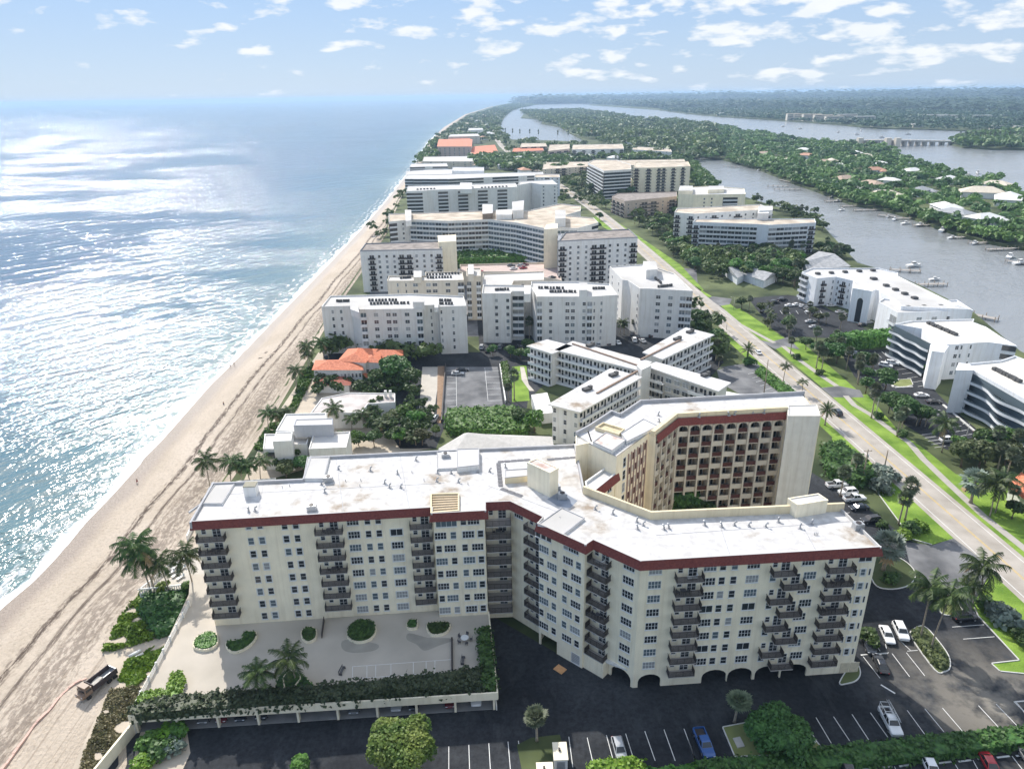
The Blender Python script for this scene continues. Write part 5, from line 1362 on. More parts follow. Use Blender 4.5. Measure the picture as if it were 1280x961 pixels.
hedge('hedge', gps([(175, 762), (183, 742), (236, 739), (228, 760), (214, 788), (195, 792)], 1), 0, 1.7, LEAFD, 'dense dark sea-grape thicket against the terrace wall', dens=6, size=.3, seed=14, rough=.5)
sheet('dune_sand', gps([(60, 1000), (90, 961), (118, 900), (140, 850), (128, 810), (170, 745), (240, 735), (236, 760), (165, 900), (120, 985)], 0), .06, SAND2, px=False)
P = gps([(150, 830), (172, 815), (208, 797), (214, 792), (210, 802), (178, 822), (155, 838)], .1); sheet('beach_access_path', P, .1, SAND2, px=False)
for i, (a, c) in enumerate((((161, 820), (176, 812)), ((163, 825), (179, 816)))):
    p, q = gp(*a, .4), gp(*c, .4); b = MB(); b.tube([(*p, .4), (*q, .4)], .32, 10); tag(b.build('rolled_mat', WHITEP), ['white rolled beach mat by the access path, upper of the two', 'white rolled beach mat by the access path, lower of the two'][i], 'rolled mat')
# near-bottom shrubs
def shrubs(items, z0=0.0):
    for (x, y, s_, k, lb) in items: veg(k, x, y, 0, lb, z0=z0, s=s_)
shrubs([(186, 935, 1.5, 'bush1', 'olive shrub at the corner below the deck, uppermost'), (205, 925, 1.4, 'bush3', 'pale shrub against the shaded car bays'), (222, 918, 1.3, 'bush1', 'round shrub nearest the deck columns'),
        (178, 958, 1.3, 'bush3', 'leafy shrub at the bottom edge by the retaining wall'), (200, 945, 1.5, 'bush2', 'dark shrub in the middle of the corner bed'), (216, 940, 1.2, 'bushs', 'grey-leaved shrub at the right of the corner bed')])
sheet('corner_bed', [(160, 975), (178, 905), (232, 902), (238, 940), (222, 975)], .05, SAND2)
# big tree at the bottom edge
def big_tree(px, py, R_, H, n, size, leaf, label, seed, lob=14, flat=.8, name='broadleaf_tree'):
    t = make_tree(seed, R_, H, n, size, leaf, name=name, lob=lob, flat=flat); x, y = gp(px, py); t.location = (x, y, 0); tag(t, label, 'tree'); return t
X_, Y_ = gp(498, 930, 6.5)
t = make_tree(77, 4.5, 6.0, 15000, .19, LEAFB, lob=30, flat=.85); t.location = (X_, Y_, 0); tag(t, 'large bright round tree with bronze tips at the bottom edge by the asphalt', 'tree')
X_, Y_ = gp(375, 957, 2.5); t = make_tree(78, 1.8, 2.6, 1500, .2, LEAFG, lob=8); t.location = (X_, Y_, 0); tag(t, 'small bright tree just peeping over the bottom edge', 'tree')
X_, Y_ = gp(985, 915, 3.0); t = make_tree(79, 4.2, 3.0, 9500, .19, LEAFD, lob=26, flat=.7); t.location = (X_, Y_, 0); tag(t, 'wide dark bushy tree in the shaded car park island', 'tree')
X_, Y_ = gp(955, 915, 2.5); t = make_tree(80, 3.2, 2.6, 6000, .19, LEAFD, lob=18, flat=.75); t.location = (X_, Y_, 0); tag(t, 'dark bushy tree behind the small fan palm, left part of the island clump', 'tree')
veg('sabal1', 671, 925, 0, 'small fan palm standing alone on the dark asphalt before the utility sheds', s=(1.12, 1.12, .82))
veg('sabal2', 918, 902, 0, 'small fan palm at the corner of the kerbed island', s=(1.15, 1.15, .72))
# kerbed island at the left of the dark bushes
def island(px, label, m=LAWNP, z=.14, kw=.18, seed=0, rnd=False, name='kerbed_island'):
    P = gps(px, z)
    if area(P) < 0: P = P[::-1]
    if rnd: P = roundpoly(P)
    b = MB(); b.prism(P, 0, z, 0, 0); o = b.build(name, m)
    tag(o, None, None, None, 'structure')
    k = MB(); n = len(P)
    for i in range(n): k.seg(P[i], P[(i+1) % n], 0, z+.05+.001*(i % 3), kw, -.02, 0, e=.02)
    tag(k.build('kerb', KERB), None, None, None, 'structure')
    return P
island([(904, 908), (935, 902), (1000, 900), (1030, 938), (975, 942), (919, 944)], 'x')
b = MB(); P = gps([(916, 922), (925, 920), (931, 932), (922, 934)], .2); b.prism(P, .1, .3, 0); tag(b.build('utility_cover', CONC), 'grey concrete utility slab on the kerbed island', 'slab')
# the white tarpaulin
b = MB(); x, y = gp(1009, 927); b.obox((x, y), (2.0, 1.5, .9), .4, 0, 0); b.add([(x-1.1, y-.8, .9), (x+1.1, y-.7, .9), (x+.9, y+.8, 1.25), (x-.6, y+.7, 1.05)], [(0, 1, 2, 3)], 0)
tag(b.build('covered_crate', WHITEP), 'white covered crate beside the dark bushes in the car park', 'crate')
# parking lines: px endpoints on the ground
def lines(segs, w=.11, z=.03, m=LINE, name='parking_line'):
    b = MB()
    for (a, c) in segs: p, q = gp(*a), gp(*c); b.seg(p, q, z, z+.006, w, -w/2)
    tag(b.build(name, m), None, None, None, 'structure')
lines([((561, 932), (561, 961)), ((586, 930), (587, 961)), ((611, 928), (613, 961)), ((635, 926), (638, 961)), ((648, 925), (653, 961)), ((662, 928), (666, 961)),
  ((711, 920), (716, 958)), ((734, 921), (742, 956)), ((758, 918), (767, 951)), ((782, 916), (793, 951)), ((806, 913), (819, 950)), ((830, 911), (844, 950)), ((855, 910), (869, 948)), ((860, 923), (869, 948)),
  ((1020, 896), (1039, 928)), ((1042, 895), (1062, 925)), ((1065, 892), (1086, 924)), ((1088, 890), (1110, 921)), ((1134, 887), (1156, 917)), ((1156, 885), (1180, 914)), ((1178, 884), (1203, 913)), ((1223, 881), (1249, 909)), ((1245, 879), (1272, 907)), ((1267, 876), (1293, 902)),
  ((1079, 820), (1100, 847)), ((1115, 816), (1137, 845)), ((1133, 815), (1156, 844)), ((1078, 818), (1110, 816)), ((1097, 816), (1111, 815)), ((1134, 813), (1147, 812)), ((1088, 794), (1100, 813)), ((1104, 790), (1108, 810)), ((1125, 800), (1138, 812)),
  ((1190, 783), (1230, 780)), ((1204, 798), (1243, 795)), ((1030, 646), (1062, 640)), ((1040, 660), (1075, 655))])
lines([((1076, 818), (1098, 816)), ((1101, 855), (1119, 866))], w=.3)
lines([((1074, 961), (1091, 960)), ((1099, 959), (1115, 957)), ((1124, 957), (1137, 955)), ((1173, 953), (1189, 951)), ((1198, 951), (1214, 949)), ((1222, 948), (1240, 946)), ((1246, 946), (1262, 944)), ((1270, 944), (1290, 942))], w=.3)
lines([((1094, 959), (1102, 975)), ((1118, 957), (1126, 975)), ((1192, 951), (1206, 975)), ((1216, 949), (1230, 975)), ((1265, 944), (1285, 970))])
# hedge across the foot of the car park
hedge('hedge', gps([(868, 952), (960, 946), (1100, 928), (1200, 918), (1290, 909), (1300, 928), (1200, 943), (1100, 953), (1000, 966), (880, 975)], .8), 0, 1.5, LEAFD, 'long thick hedge across the foot of the car park', dens=8, size=.25, seed=15, rough=.5)
hedge('hedge', gps([(735, 960), (752, 952), (790, 948), (806, 957), (800, 975), (740, 975)], .8), 0, 1.6, LEAFY, 'rounded bright bush at the bottom edge below the grey hatchback', cat='shrub', dens=9, size=.25, seed=16, rough=.5)
hedge('hedge', gps([(806, 962), (868, 955), (880, 975), (806, 975)], .8), 0, 1.2, LEAFG, 'short hedge piece at the bottom edge under the blue pickup', dens=9, size=.25, seed=17, rough=.4)
# utility sheds
def shed(px, w, d, h, rz, label):
    X, Y = gp(*px); th = thing('utility_shed', label, 'shed', (X, Y, 0), rz)
    b = MB(); b.obox((0, 0), (w, d, h), 0, 0, 0); adopt(b.build('wall', GREYW), th); b = MB(); b.obox((0, 0), (w+.2, d+.2, .15), 0, 0, h); adopt(b.build('roof', CREAM), th)
    b = MB(); b.obox((-.1, .1), (.3, .4, .35), 0, 0, h+.15); adopt(b.build('vent', DARKM), th)
    b = MB(); b.obox((0, -d/2-.03), (w*.6, .05, h*.8), 0, 0, .1); adopt(b.build('door', METAL), th)
shed((700, 952), 2.0, 3.0, 2.3, .02, 'pale utility shed behind, the taller of the two by the lone fan palm'); shed((681, 975), 2.3, 2.2, 2.3, .02, 'pale utility shed at the bottom edge, nearer of the two')
b = MB(); P = gps([(646, 930), (664, 921), (700, 917), (709, 961), (655, 975)], .05); sheet('planted_strip', P, .05, GROUND, px=False)
# orange board by the garage
b = MB(); x, y = gp(700, 836); b.obox((x, y), (1.9, 1.5, .12), -.75, 0, .02); tag(b.build('plywood_board', mat('orange_plywood', (.62, .33, .15), .8, .1, 2)), 'orange plywood board lying on the asphalt at the wall foot', 'board')
# --- east side: islands, verges, long planter
island([(1142, 786), (1155, 782), (1170, 797), (1185, 818), (1187, 833), (1180, 838), (1169, 836), (1140, 796)], '', m=GROUND, rnd=True)
hedge('hedge', gps([(1140, 786), (1152, 783), (1168, 799), (1183, 822), (1183, 832), (1176, 834), (1165, 826), (1142, 795)], .6), .14, .9, LEAFO, 'low hedge filling the narrow kerbed planter between the parked cars', dens=10, size=.2, seed=18, rough=.3)
island([(1093, 728), (1085, 700), (1100, 690), (1125, 697), (1141, 710), (1143, 722), (1132, 732), (1110, 735)], '', m=GROUND, rnd=True)  # darker ground colour here carries the tree shade over the island lawn
island([(1178, 766), (1173, 757), (1178, 750), (1195, 752), (1205, 768), (1190, 768)], '', m=LAWNP, rnd=True)
island([(1064, 830), (1071, 828), (1075, 840), (1070, 849), (1058, 853), (1050, 852)], '', m=GROUND, rnd=True)
b = MB(); P = gps([(1223, 769), (1275, 825), (1240, 829), (1250, 838), (1280, 842), (1330, 842), (1330, 770), (1280, 744), (1240, 708), (1225, 740), (1215, 757)], .05)
sheet('verge', P, .043, LAWN, px=False)
k = MB()
for a, c in (((1223, 769), (1275, 825)), ((1275, 825), (1240, 829)), ((1240, 829), (1250, 838)), ((1250, 838), (1300, 843)), ((1218, 757), (1223, 769)), ((1086, 600), (1140, 673)), ((1140, 673), (1165, 680)), ((1269, 876), (1290, 900)), ((1269, 876), (1300, 874))): k.seg(gp(*a), gp(*c), 0, .16, .18, 0)
tag(k.build('kerb', KERB), None, None, None, 'structure')
sheet('verge', [(1068, 590), (1086, 600), (1140, 673), (1165, 680), (1188, 673), (1190, 665), (1152, 631), (1094, 578), (1040, 532), (1040, 560)], .043, LAWN)
sheet('driveway', [(1130, 676), (1165, 681), (1192, 672), (1240, 708), (1225, 742), (1180, 745), (1140, 715)], .06, ASPHL)
lines([((1139, 708), (1228, 704))], w=.35, m=LINE)
for i, (bx, by, tx, ty, k_, lb) in enumerate(((1150, 797, 1164, 733, 'coco3', 'tall slender palm in the narrow planter, the left of the two leaning trunks'), (1163, 812, 1188, 744, 'coco1', 'tall slender palm in the narrow planter, the right of the two leaning trunks'))):
    X, Y = gp(bx, by); hh = height_at((bx, by), (tx, ty))
    p = make_palm('coconut', 40+i, hh, (gp(tx, ty, hh)[0]-X, gp(tx, ty, hh)[1]-Y)); p.location = (X, Y, .1); tag(p, lb, 'palm tree')
for (bx, by, tx, ty, k_, lb) in ((1223, 758, 1229, 710, 'coco2', 'full coconut palm at the driveway mouth beside the road'), (1216, 757, 1218, 733, 'coco1', 'shorter palm under the full palm at the driveway mouth'),
    (1104, 712, 1110, 680, 'silver', 'blue-grey palm on the shaded oval island by the right wing')):
    veg(k_, bx, by, 0, lb, top=(tx, ty))
shrubs([(1083, 800, 1.5, 'bush2', 'dark shrub at the right wing corner beside the white cars'), (1092, 806, .8, 'bush1', 'small reddish shrub next to the corner kerb'), (1232, 758, 1.3, 'bush2', 'dark shrub behind the black car on the verge'),
  (1248, 768, 1.6, 'bushs', 'silver-leaved shrub on the roadside verge, upper'), (1262, 785, 1.8, 'bushs', 'silver-leaved shrub on the roadside verge, lower'), (1275, 800, 1.4, 'bush2', 'dark shrub at the verge near the frame edge'),
  (1112, 727, 1.3, 'bush2', 'dark shrub in front of the blue-grey palm on the oval island'), (1128, 672, 1.5, 'bush3', 'yellow variegated shrub at the driveway corner'), (1136, 664, 1.5, 'bush2', 'dark shrub by the tall roadside palm')])

wall_run(gps([(234, 672), (262, 612), (300, 603), (345, 600)], .5), -.3, 1.2, .3, 'sea_wall', WHITEP, 'low white sea wall wrapping the beach side of the sea wing')
# ================================================================ vehicles, poles, people
CARG = mat('car_glass', (.02, .025, .03), .06, 0, spec=.8)
LAMP = mat('head_lamp_lens', (.7, .72, .75), .1, 0, spec=.8)
TAIL = mat('tail_lamp_lens', (.35, .02, .02), .2, 0, spec=.6)
RIM = mat('alloy_rim', (.45, .45, .46), .3, 0, metal=.7)
PAINTS = {'white': (.78, .78, .77), 'silver': (.45, .46, .47), 'black': (.015, .015, .018), 'red': (.38, .02, .03), 'blue': (.03, .10, .30), 'grey': (.14, .145, .15), 'dark': (.03, .035, .045), 'maroon': (.16, .02, .03)}
def paint(c):
    n = 'car_paint_'+c
    if n in MATS: return MATS[n]
    return mat(n, PAINTS[c], .25, 0, spec=.5, coat=.6)
SHAPES = {  # L, W, hood height, belt height, roof height, windscreen foot/top, rear top/foot (along x, front = +x)
 'sedan': (4.75, 1.82, .80, .92, 1.43, 1.05, .35, -1.05, -1.75), 'hatch': (4.3, 1.76, .82, .95, 1.5, 1.15, .4, -1.45, -1.95), 'suv': (4.8, 1.92, 1.0, 1.12, 1.75, 1.2, .55, -1.75, -2.2), 'pickup': (5.6, 1.98, 1.05, 1.15, 1.85, 1.35, .75, -.55, -.8)}
CARP = {}
def car_proto(kind, color, rack=False):
    key = (kind, color, rack)
    if key in CARP: return CARP[key]
    L, W, hh, bh, rh, wf, wt, rt, rf = SHAPES[kind]; root = thing('parked_'+('pickup' if kind == 'pickup' else 'car'), None, None)
    P = paint(color); x0, x1 = -L/2, L/2; hw = W/2; g = .24
    # body: sections along x, each a rounded hull section
    def sec(x, hwid, zb, zt, sh): return [(x, -hwid*.9, zb), (x, -hwid, zb+.18), (x, -hwid, zt-sh), (x, -hwid*.88, zt), (x, hwid*.88, zt), (x, hwid, zt-sh), (x, hwid, zb+.18), (x, hwid*.9, zb)]
    bed = kind == 'pickup'
    S = [(x1, hw*.78, g+.12, hh-.22, .1), (x1-.12, hw*.92, g, hh-.1, .1), (x1-.5, hw, g, hh-.02, .12), (wf, hw, g, hh+.06, .12), (wt, hw, g, bh, .1), (rt, hw, g, bh+.02, .1), (rf, hw, g, bh, .12), (x0+.35, hw, g, bh-.03 if kind != 'sedan' else bh-.04, .1), (x0+.08, hw*.94, g+.05, bh-.1, .1), (x0, hw*.82, g+.15, bh-.2, .1)]
    b = MB(); n = 8; vs = [p for s_ in S for p in sec(*s_)]
    fs = [(i*n+k, (i+1)*n+k, (i+1)*n+(k+1) % n, i*n+(k+1) % n) for i in range(len(S)-1) for k in range(n)]
    fs = [f[::-1] for f in fs]
    if bed:   # open the load bed: leave out the top faces behind the cab
        fs = [f for j, f in enumerate(fs) if not (j % n == 3 and j//n in (6, 7))]
    fs += [tuple(range(n)), tuple((len(S)-1)*n+k for k in range(n))[::-1]]
    b.add(vs, fs, 0, False)
    # cabin
    ins = .16; z0 = bh-.03
    def cab(z, xf, xr, w): return [(xf, -w, z), (xf, w, z), (xr, w, z), (xr, -w, z)]
    c0 = cab(z0, wf, rf, hw-.07); c1 = cab(rh-.06, wt+.02, rt-.02, hw-.27); c2 = cab(rh, wt-.18, rt+.15, hw-.38)
    b.add(c0+c1+c2, [(0, 1, 5, 4), (1, 2, 6, 5), (2, 3, 7, 6), (3, 0, 4, 7), (4, 5, 9, 8), (5, 6, 10, 9), (6, 7, 11, 10), (7, 4, 8, 11), (8, 9, 10, 11)], 0)
    if bed:
        b.obox(((rf+x0)/2+.05, 0), (abs(x0-rf)-.2, W-.5, .05), 0, 1, bh-.42)
        for sg in (-1, 1): b.obox(((rf+x0)/2+.05, sg*(hw-.13)), (abs(x0-rf)-.15, .12, .45), 0, 0, bh-.44)
        b.obox((x0+.14, 0), (.08, W-.3, .45), 0, 0, bh-.44)
    b.build('body', [P, DARKM], root)
    def panel(name, q, off):
        m_ = MB(); c = Vector((0, 0, 0)); Q = [Vector(p) for p in q]; nn = (Q[1]-Q[0]).cross(Q[2]-Q[0]).normalized(); cen = sum(Q, Vector())/4
        if nn.dot(cen-Vector(((wf+rf)/2, 0, z0))) < 0: nn = -nn
        Q = [cen+(p-cen)*.88+nn*off for p in Q]; m_.add([tuple(p) for p in Q], [(0, 1, 2, 3)], 0); m_.build(name, CARG, root)
    panel('windscreen', [c0[0], c0[1], c1[1], c1[0]], .015); panel('rear_window', [c0[2], c0[3], c1[3], c1[2]], .015)
    mid = (wt+rt)/2
    for sg, (a, bb, cc, dd) in ((1, (c0[1], c0[2], c1[2], c1[1])), (-1, (c0[3], c0[0], c1[0], c1[3]))):
        A, B_, C_, D_ = [Vector(p) for p in (a, bb, cc, dd)]; m0, m1 = A.lerp(B_, .48), D_.lerp(C_, .48)
        panel('side_window', [A, m0, m1, D_], .012); panel('side_window', [m0, B_, C_, m1], .012)
    for sx in (-1, 1):
        for sy in (-1, 1):
            x = sx*L*.31; y = sy*(hw-.1); w_ = MB(); w_.tube([(x, y-.11, .33), (x, y+.11, .33)], .33, 14); o = w_.build('wheel', RUBBER, root)
            r_ = MB(); yy = y+sy*.112; r_.tube([(x, yy-.01, .33), (x, yy+.01, .33)], .2, 10); r_.build('rim', RIM, o, loc=(0, 0, 0))
    for sy in (-1, 1):
        h_ = MB(); h_.obox((x1-.1, sy*hw*.66), (.2, .34, .13), 0, 0, hh-.27); h_.build('headlight', LAMP, root)
        h_ = MB(); h_.obox((x0+.05, sy*hw*.72), (.1, .25, .16), 0, 0, bh-.3); h_.build('tail_light', TAIL, root)
    if rack:
        r_ = MB()
        for sy in (-.8, .8): r_.tube([(1.0, sy, rh+.25), (-2.7, sy, rh+.25)], .05, 6)
        for x in (.8, -.6, -1.6, -2.6):
            r_.tube([(x, -.8, rh+.25), (x, .8, rh+.25)], .05, 6)
            for sy in (-.8, .8): r_.tube([(x, sy, bh-.05), (x, sy, rh+.25)], .04, 6)
        r_.build('ladder_rack', WHITEP, root)
        r_ = MB()
        for sy in (.35, .7): r_.tube([(1.6, sy, rh+.36), (-3.0, sy, rh+.36)], .05, 5)
        for k in range(14): r_.tube([(1.5-k*.33, .35, rh+.36), (1.5-k*.33, .7, rh+.36)], .03, 5)
        r_.build('ladder', METAL, root)
    CARP[key] = root; return root
def car(kind, color, px, py, ang, label, group='parked cars', z=.03, rack=False, loc=None, s=1.0, nm=None):
    x, y = loc if loc else gp(px, py, z+.6)
    o = place(car_proto(kind, color, rack), (x, y, z), ang, s, label, {'pickup': 'pickup truck'}.get(kind, 'car'), group)
    return o
def aim(a, b, z=.5):
    p, q = gp(*a, z), gp(*b, z); return math.atan2(q[1]-p[1], q[0]-p[0])
AD = aim((767, 951), (758, 918))     # bay direction, nose away from the camera
CP = 'cars in the front car park'
car('hatch', 'silver', 774, 934, AD+math.pi, 'silver-grey hatchback alone in the bays left of the blue pickup', CP)
car('pickup', 'blue', 880, 928, AD+math.pi, 'blue pickup truck with open bed next to the kerbed island', CP)
car('pickup', 'white', 1113, 901, aim((1110, 885), (1126, 915)), 'white pickup with a ladder rack parked by the hedge', CP, rack=True)
AL = aim((1106, 777), (1118, 803))
car('sedan', 'white', 1109, 792, AL, 'white sedan, left of the two white cars by the right wing corner', CP); car('suv', 'white', 1126, 788, AL, 'white estate SUV, right of the two white cars by the planter', CP)
car('sedan', 'black', 1101, 829, AL+math.pi, 'black sedan in the shadow edge in front of the white sedan', CP)
car('sedan', 'dark', 1086, 804, AL, 'black car half hidden by the corner shrub of the right wing', CP)
car('suv', 'black', 1206, 770, aim((1190, 771), (1222, 768)), 'black SUV in the shadow by the palm island at the driveway', CP)
BL = [('pickup', 'white', 1046, 605, 'white pickup at the top of the side row'), ('suv', 'white', 1060, 614, 'white car second in the side row'), ('pickup', 'white', 1068, 622, 'white pickup third in the side row'), ('sedan', 'dark', 1074, 633, 'dark sedan fourth in the side row'), ('suv', 'black', 1089, 649, 'black SUV at the near end of the side row')]
AS = aim((1035, 608), (1060, 606))
for k_, c_, x, y, lb in BL: car(k_, c_, x, y, AS+ (0 if 'pickup' == k_ else math.pi), lb+' beside the arcaded block', 'cars beside the arcaded block')
# bottom strip car park beyond the hedge
sheet('car_park', [(gp(560, 985)[0], gp(560, 985)[1]), gp(1000, 972), gp(1200, 946), gp(1340, 938), gp(1340, 1100), gp(560, 1100)], .028, ASPH, px=False)
AB = aim((1216, 950), (1228, 972))
for (k_, c_, x, y, lb) in (('sedan', 'white', 1164, 958, 'white sedan at the bottom edge beyond the hedge'), ('sedan', 'red', 1238, 955, 'red car at the bottom edge beyond the hedge'), ('suv', 'black', 1063, 973, 'black car peeping in at the bottom edge, leftmost'), ('sedan', 'grey', 1289, 950, 'grey car cut by the lower corner of the frame')):
    car(k_, c_, x, y, AB, lb, 'cars at the foot of the picture')
# cars under the deck
for i, (px_, c_, k_) in enumerate(((245, 'grey', 'sedan'), (268, 'maroon', 'sedan'), (292, 'dark', 'sedan'), (318, 'dark', 'suv'), (436, 'grey', 'sedan'), (490, 'silver', 'sedan'), (513, 'dark', 'sedan'), (560, 'maroon', 'sedan'), (594, 'white', 'sedan'))):
    t_ = (px_-163)/(621-163)*WD.L; x, y = WD.at(t_, -3.0)
    car(k_, c_, 0, 0, WD.rz-math.pi/2, ['grey sedan under the deck, leftmost bay', 'maroon sedan under the deck in the left half', 'dark sedan under the deck right of the left maroon one', 'dark SUV under the deck, fourth from the left', 'grey sedan under the middle of the deck', 'silver sedan in the deck bay behind the big tree', 'dark sedan under the deck between silver and maroon', 'maroon sedan under the right part of the deck', 'white sedan in the last bay under the deck'][i], 'cars under the parking deck', z=.1, loc=(x, y))
# cars on the road
car('sedan', 'white', 991, 445, aim((996, 455), (965, 425))+0, 'white sedan driving away on the sunlit road', 'cars on the road', z=.06, loc=(road_x(gp(965, 441)[1])-2, gp(965, 441)[1]), nm='car')
car('suv', 'dark', 0, 0, math.pi/2, 'dark car driving on the road beside the date palm', 'cars on the road', z=.06, loc=(road_x(gp(1048, 517)[1])+.6, gp(1048, 517)[1]))
# dump truck on the beach
tx0, tx1 = gp(104, 866, 1.0), gp(140, 838, 1.0); ta = math.atan2(tx1[1]-tx0[1], tx1[0]-tx0[0]); tc = lerp(tx0, tx1, .5)
tr = thing('dump_truck', 'grey-bedded dump truck with dark stake sides standing on the beach sand', 'truck', (*tc, -.15), ta); tr.scale = (.88,)*3
b = MB(); b.obox((-.2, 0), (7.4, .9, .3), 0, 0, .75); adopt(b.build('chassis', DARKM), tr)
b = MB(); b.obox((-2.7, 0), (1.5, 2.3, 1.5), 0, 0, 1.0); b.obox((-2.75, 0), (1.1, 2.1, .5), 0, 0, 2.5); b.obox((-3.75, 0), (.75, 2.1, .85), 0, 0, .8); adopt(b.build('cab', mat('brown_truck_cab', (.26, .18, .13), .4, .1, 1)), tr)
b = MB(); b.obox((-2.68, 0), (1.2, 2.34, .55), 0, 0, 1.85); b.obox((-3.32, 0), (.3, 1.9, .55), 0, 0, 1.85); adopt(b.build('cab_window', CARG), tr)
b = MB(); b.obox((.9, 0), (5.2, 2.4, .15), 0, 1, 1.15)
for sg in (-1, 1): b.obox((.9, sg*1.2), (5.2, .12, 1.25), 0, 0, 1.1)
b.obox((-1.75, 0), (.15, 2.5, 1.6), 0, 0, 1.1); b.obox((3.5, 0), (.12, 2.4, 1.0), 0, 1, 1.1)
for i in range(9): [b.obox((-1.4+i*.6, sg*1.29), (.1, .08, 1.3), 0, 0, 1.08) for sg in (-1, 1)]
adopt(b.build('dump_bed', [mat('dark_truck_side', (.07, .055, .06), .6, .1, 2), METAL]), tr)
b = MB(); b.obox((.2, .3), (1.6, 1.2, .35), .2, 0, 1.32); b.obox((-1.0, -.4), (.8, .9, .7), .1, 0, 1.32); adopt(b.build('load', mat('pale_load', (.5, .47, .42), .9, .2, 2)), tr)
for x in (-2.9, 1.6, 2.9):
    for sg in (-1, 1): b = MB(); b.tube([(x, sg*1.05-.16, .5), (x, sg*1.05+.16, .5)], .5, 14); adopt(b.build('wheel', RUBBER), tr)
for sg in (-1, 1): b = MB(); b.obox((-4.14, sg*.8), (.06, .3, .2), 0, 0, 1.2); adopt(b.build('headlight', LAMP), tr)
# trail of orange barrier netting
NET = mat('faded_orange_netting', (.62, .43, .35), .9, .15, 2)
b = MB(); rng = random.Random(4); pts = [gp(x, y, -.2) for x, y in ((108, 848), (95, 852), (86, 860), (72, 872), (66, 884), (52, 897), (40, 908), (34, 920), (22, 935), (8, 955), (-8, 975))]
pts = smooth_(dense(pts, .8), 2)
for i, (a, c) in enumerate(zip(pts, pts[1:])): b.seg(a, c, -.35, .05+.25*mnoise.noise(Vector((i*.4, 0, 0))), .35+.3*abs(mnoise.noise(Vector((i*.7, 3, 0)))), -.2, e=.05)
tag(b.build('barrier_netting', NET), 'long collapsed strip of faded orange barrier netting trailing over the sand', 'netting')
# utility poles with crossarms
def pole(base, top, label, arm=1, kind='wood'):
    h = height_at(base, top); x, y = gp(*base); th = thing('utility_pole' if kind == 'wood' else 'lamp_post', label, 'pole', (x, y, 0), 0.1, 'poles along the road')
    b = MB(); b.tube([(0, 0, 0), (0, 0, h)], [.2, .13] if kind == 'wood' else [.14, .08], 8); adopt(b.build('pole', WOOD if kind == 'wood' else CONC), th)
    for k in range(arm): b = MB(); b.obox((0, 0), (2.2, .12, .12), 0, 0, h-.6-.9*k); [b.tube([(s_*.9, 0, h-.48-.9*k), (s_*.9, 0, h-.25-.9*k)], .05, 6) for s_ in (-1, 1)]; adopt(b.build('crossarm', WOOD), th)
    if kind != 'wood': b = MB(); b.tube([(0, 0, h-.1), (-.8, 0, h+.1), (-1.6, 0, h+.1)], .05, 6); adopt(b.build('lamp_arm', CONC), th); b = MB(); b.obox((-1.8, 0), (.6, .25, .12), 0, 0, h+.05); adopt(b.build('lamp_head', CONC), th)
    if arm: b = MB(); b.tube([(.25, 0, h-2.4), (.25, 0, h-1.5)], .22, 8); adopt(b.build('transformer', METAL), th)
    return (x, y, h)
pole((955, 490), (960, 449), 'dark utility pole in the verge by the little striped car park', 0)
pole((1104, 591), (1110, 562), 'utility pole at the near kerb of the road beyond the side car row', 0)
pole((1077, 604), (1083, 561), 'tall pale utility pole with crossarm behind the side car row', 1)
pole((1062, 592), (1064, 572), 'short leaning pole left of the tall crossarm pole', 0)
pole((1205, 557), (1209.7, 529), 'white lamp post in the car park across the road', 0, 'lamp')
pole((876, 387), (877, 371), 'thin pole at the far kerb near the white block', 1); pole((917, 387), (917, 371), 'thin lamp post beside the far car park palms', 0, 'lamp'); pole((1094, 522), (1096, 497), 'lamp post among the palms on the path lawn', 0, 'lamp')
pole((908, 412), (910, 402), 'slim post on the left road kerb', 0, 'lamp'); pole((993, 414), (995, 398), 'slim lamp post by the hedge of the far car park', 0, 'lamp')
# people on the beach
def person(px, py, z, label, col, az=0, walk=.18):
    x, y = gp(px, py, z); me = bpy.data.meshes.new('person')
    V = [(0, 0, .95), (0, 0, 1.2), (0, 0, 1.42), (0, 0, 1.52), (0, 0, 1.66), (.11, 0, .9), (.11, walk, .48), (.11, walk*.7, .06), (.11, walk*.7+.12, .04), (-.11, 0, .9), (-.11, -walk*.6, .48), (-.11, -walk*1.3, .06), (-.11, -walk*1.3+.12, .04), (.2, 0, 1.4), (.26, -.08, 1.1), (.25, .05, .85), (-.2, 0, 1.4), (-.26, .08, 1.1), (-.25, .16, .86)]
    E = [(0, 1), (1, 2), (2, 3), (3, 4), (0, 5), (5, 6), (6, 7), (7, 8), (0, 9), (9, 10), (10, 11), (11, 12), (2, 13), (13, 14), (14, 15), (2, 16), (16, 17), (17, 18)]
    rad = [.15, .14, .13, .06, .11, .1, .07, .045, .04, .1, .07, .045, .04, .06, .045, .035, .06, .045, .035]
    me.from_pydata(V, E, [])
    o = bpy.data.objects.new('person', me); COL.objects.link(o); me.materials.append(mat('skin_and_'+col[0], col[1], .8, 0))
    o.modifiers.new('Skin', 'SKIN')
    for i, r_ in enumerate(rad): me.skin_vertices[0].data[i].radius = (r_, r_*.8)
    me.skin_vertices[0].data[0].use_root = True
    s_ = o.modifiers.new('Subdivision', 'SUBSURF'); s_.levels = 1; s_.render_levels = 1
    o.location = (x, y, z); o.rotation_euler = (0, 0, az); tag(o, label, 'person')
    h = MB(); h.tube([(0, 0, 1.02), (0, 0, .72)], [.19, .22], 10); h.build('shorts', mat('cloth_'+col[0], col[2], .9, 0), None); q = bpy.context.scene.objects[-1] if False else None
    return o
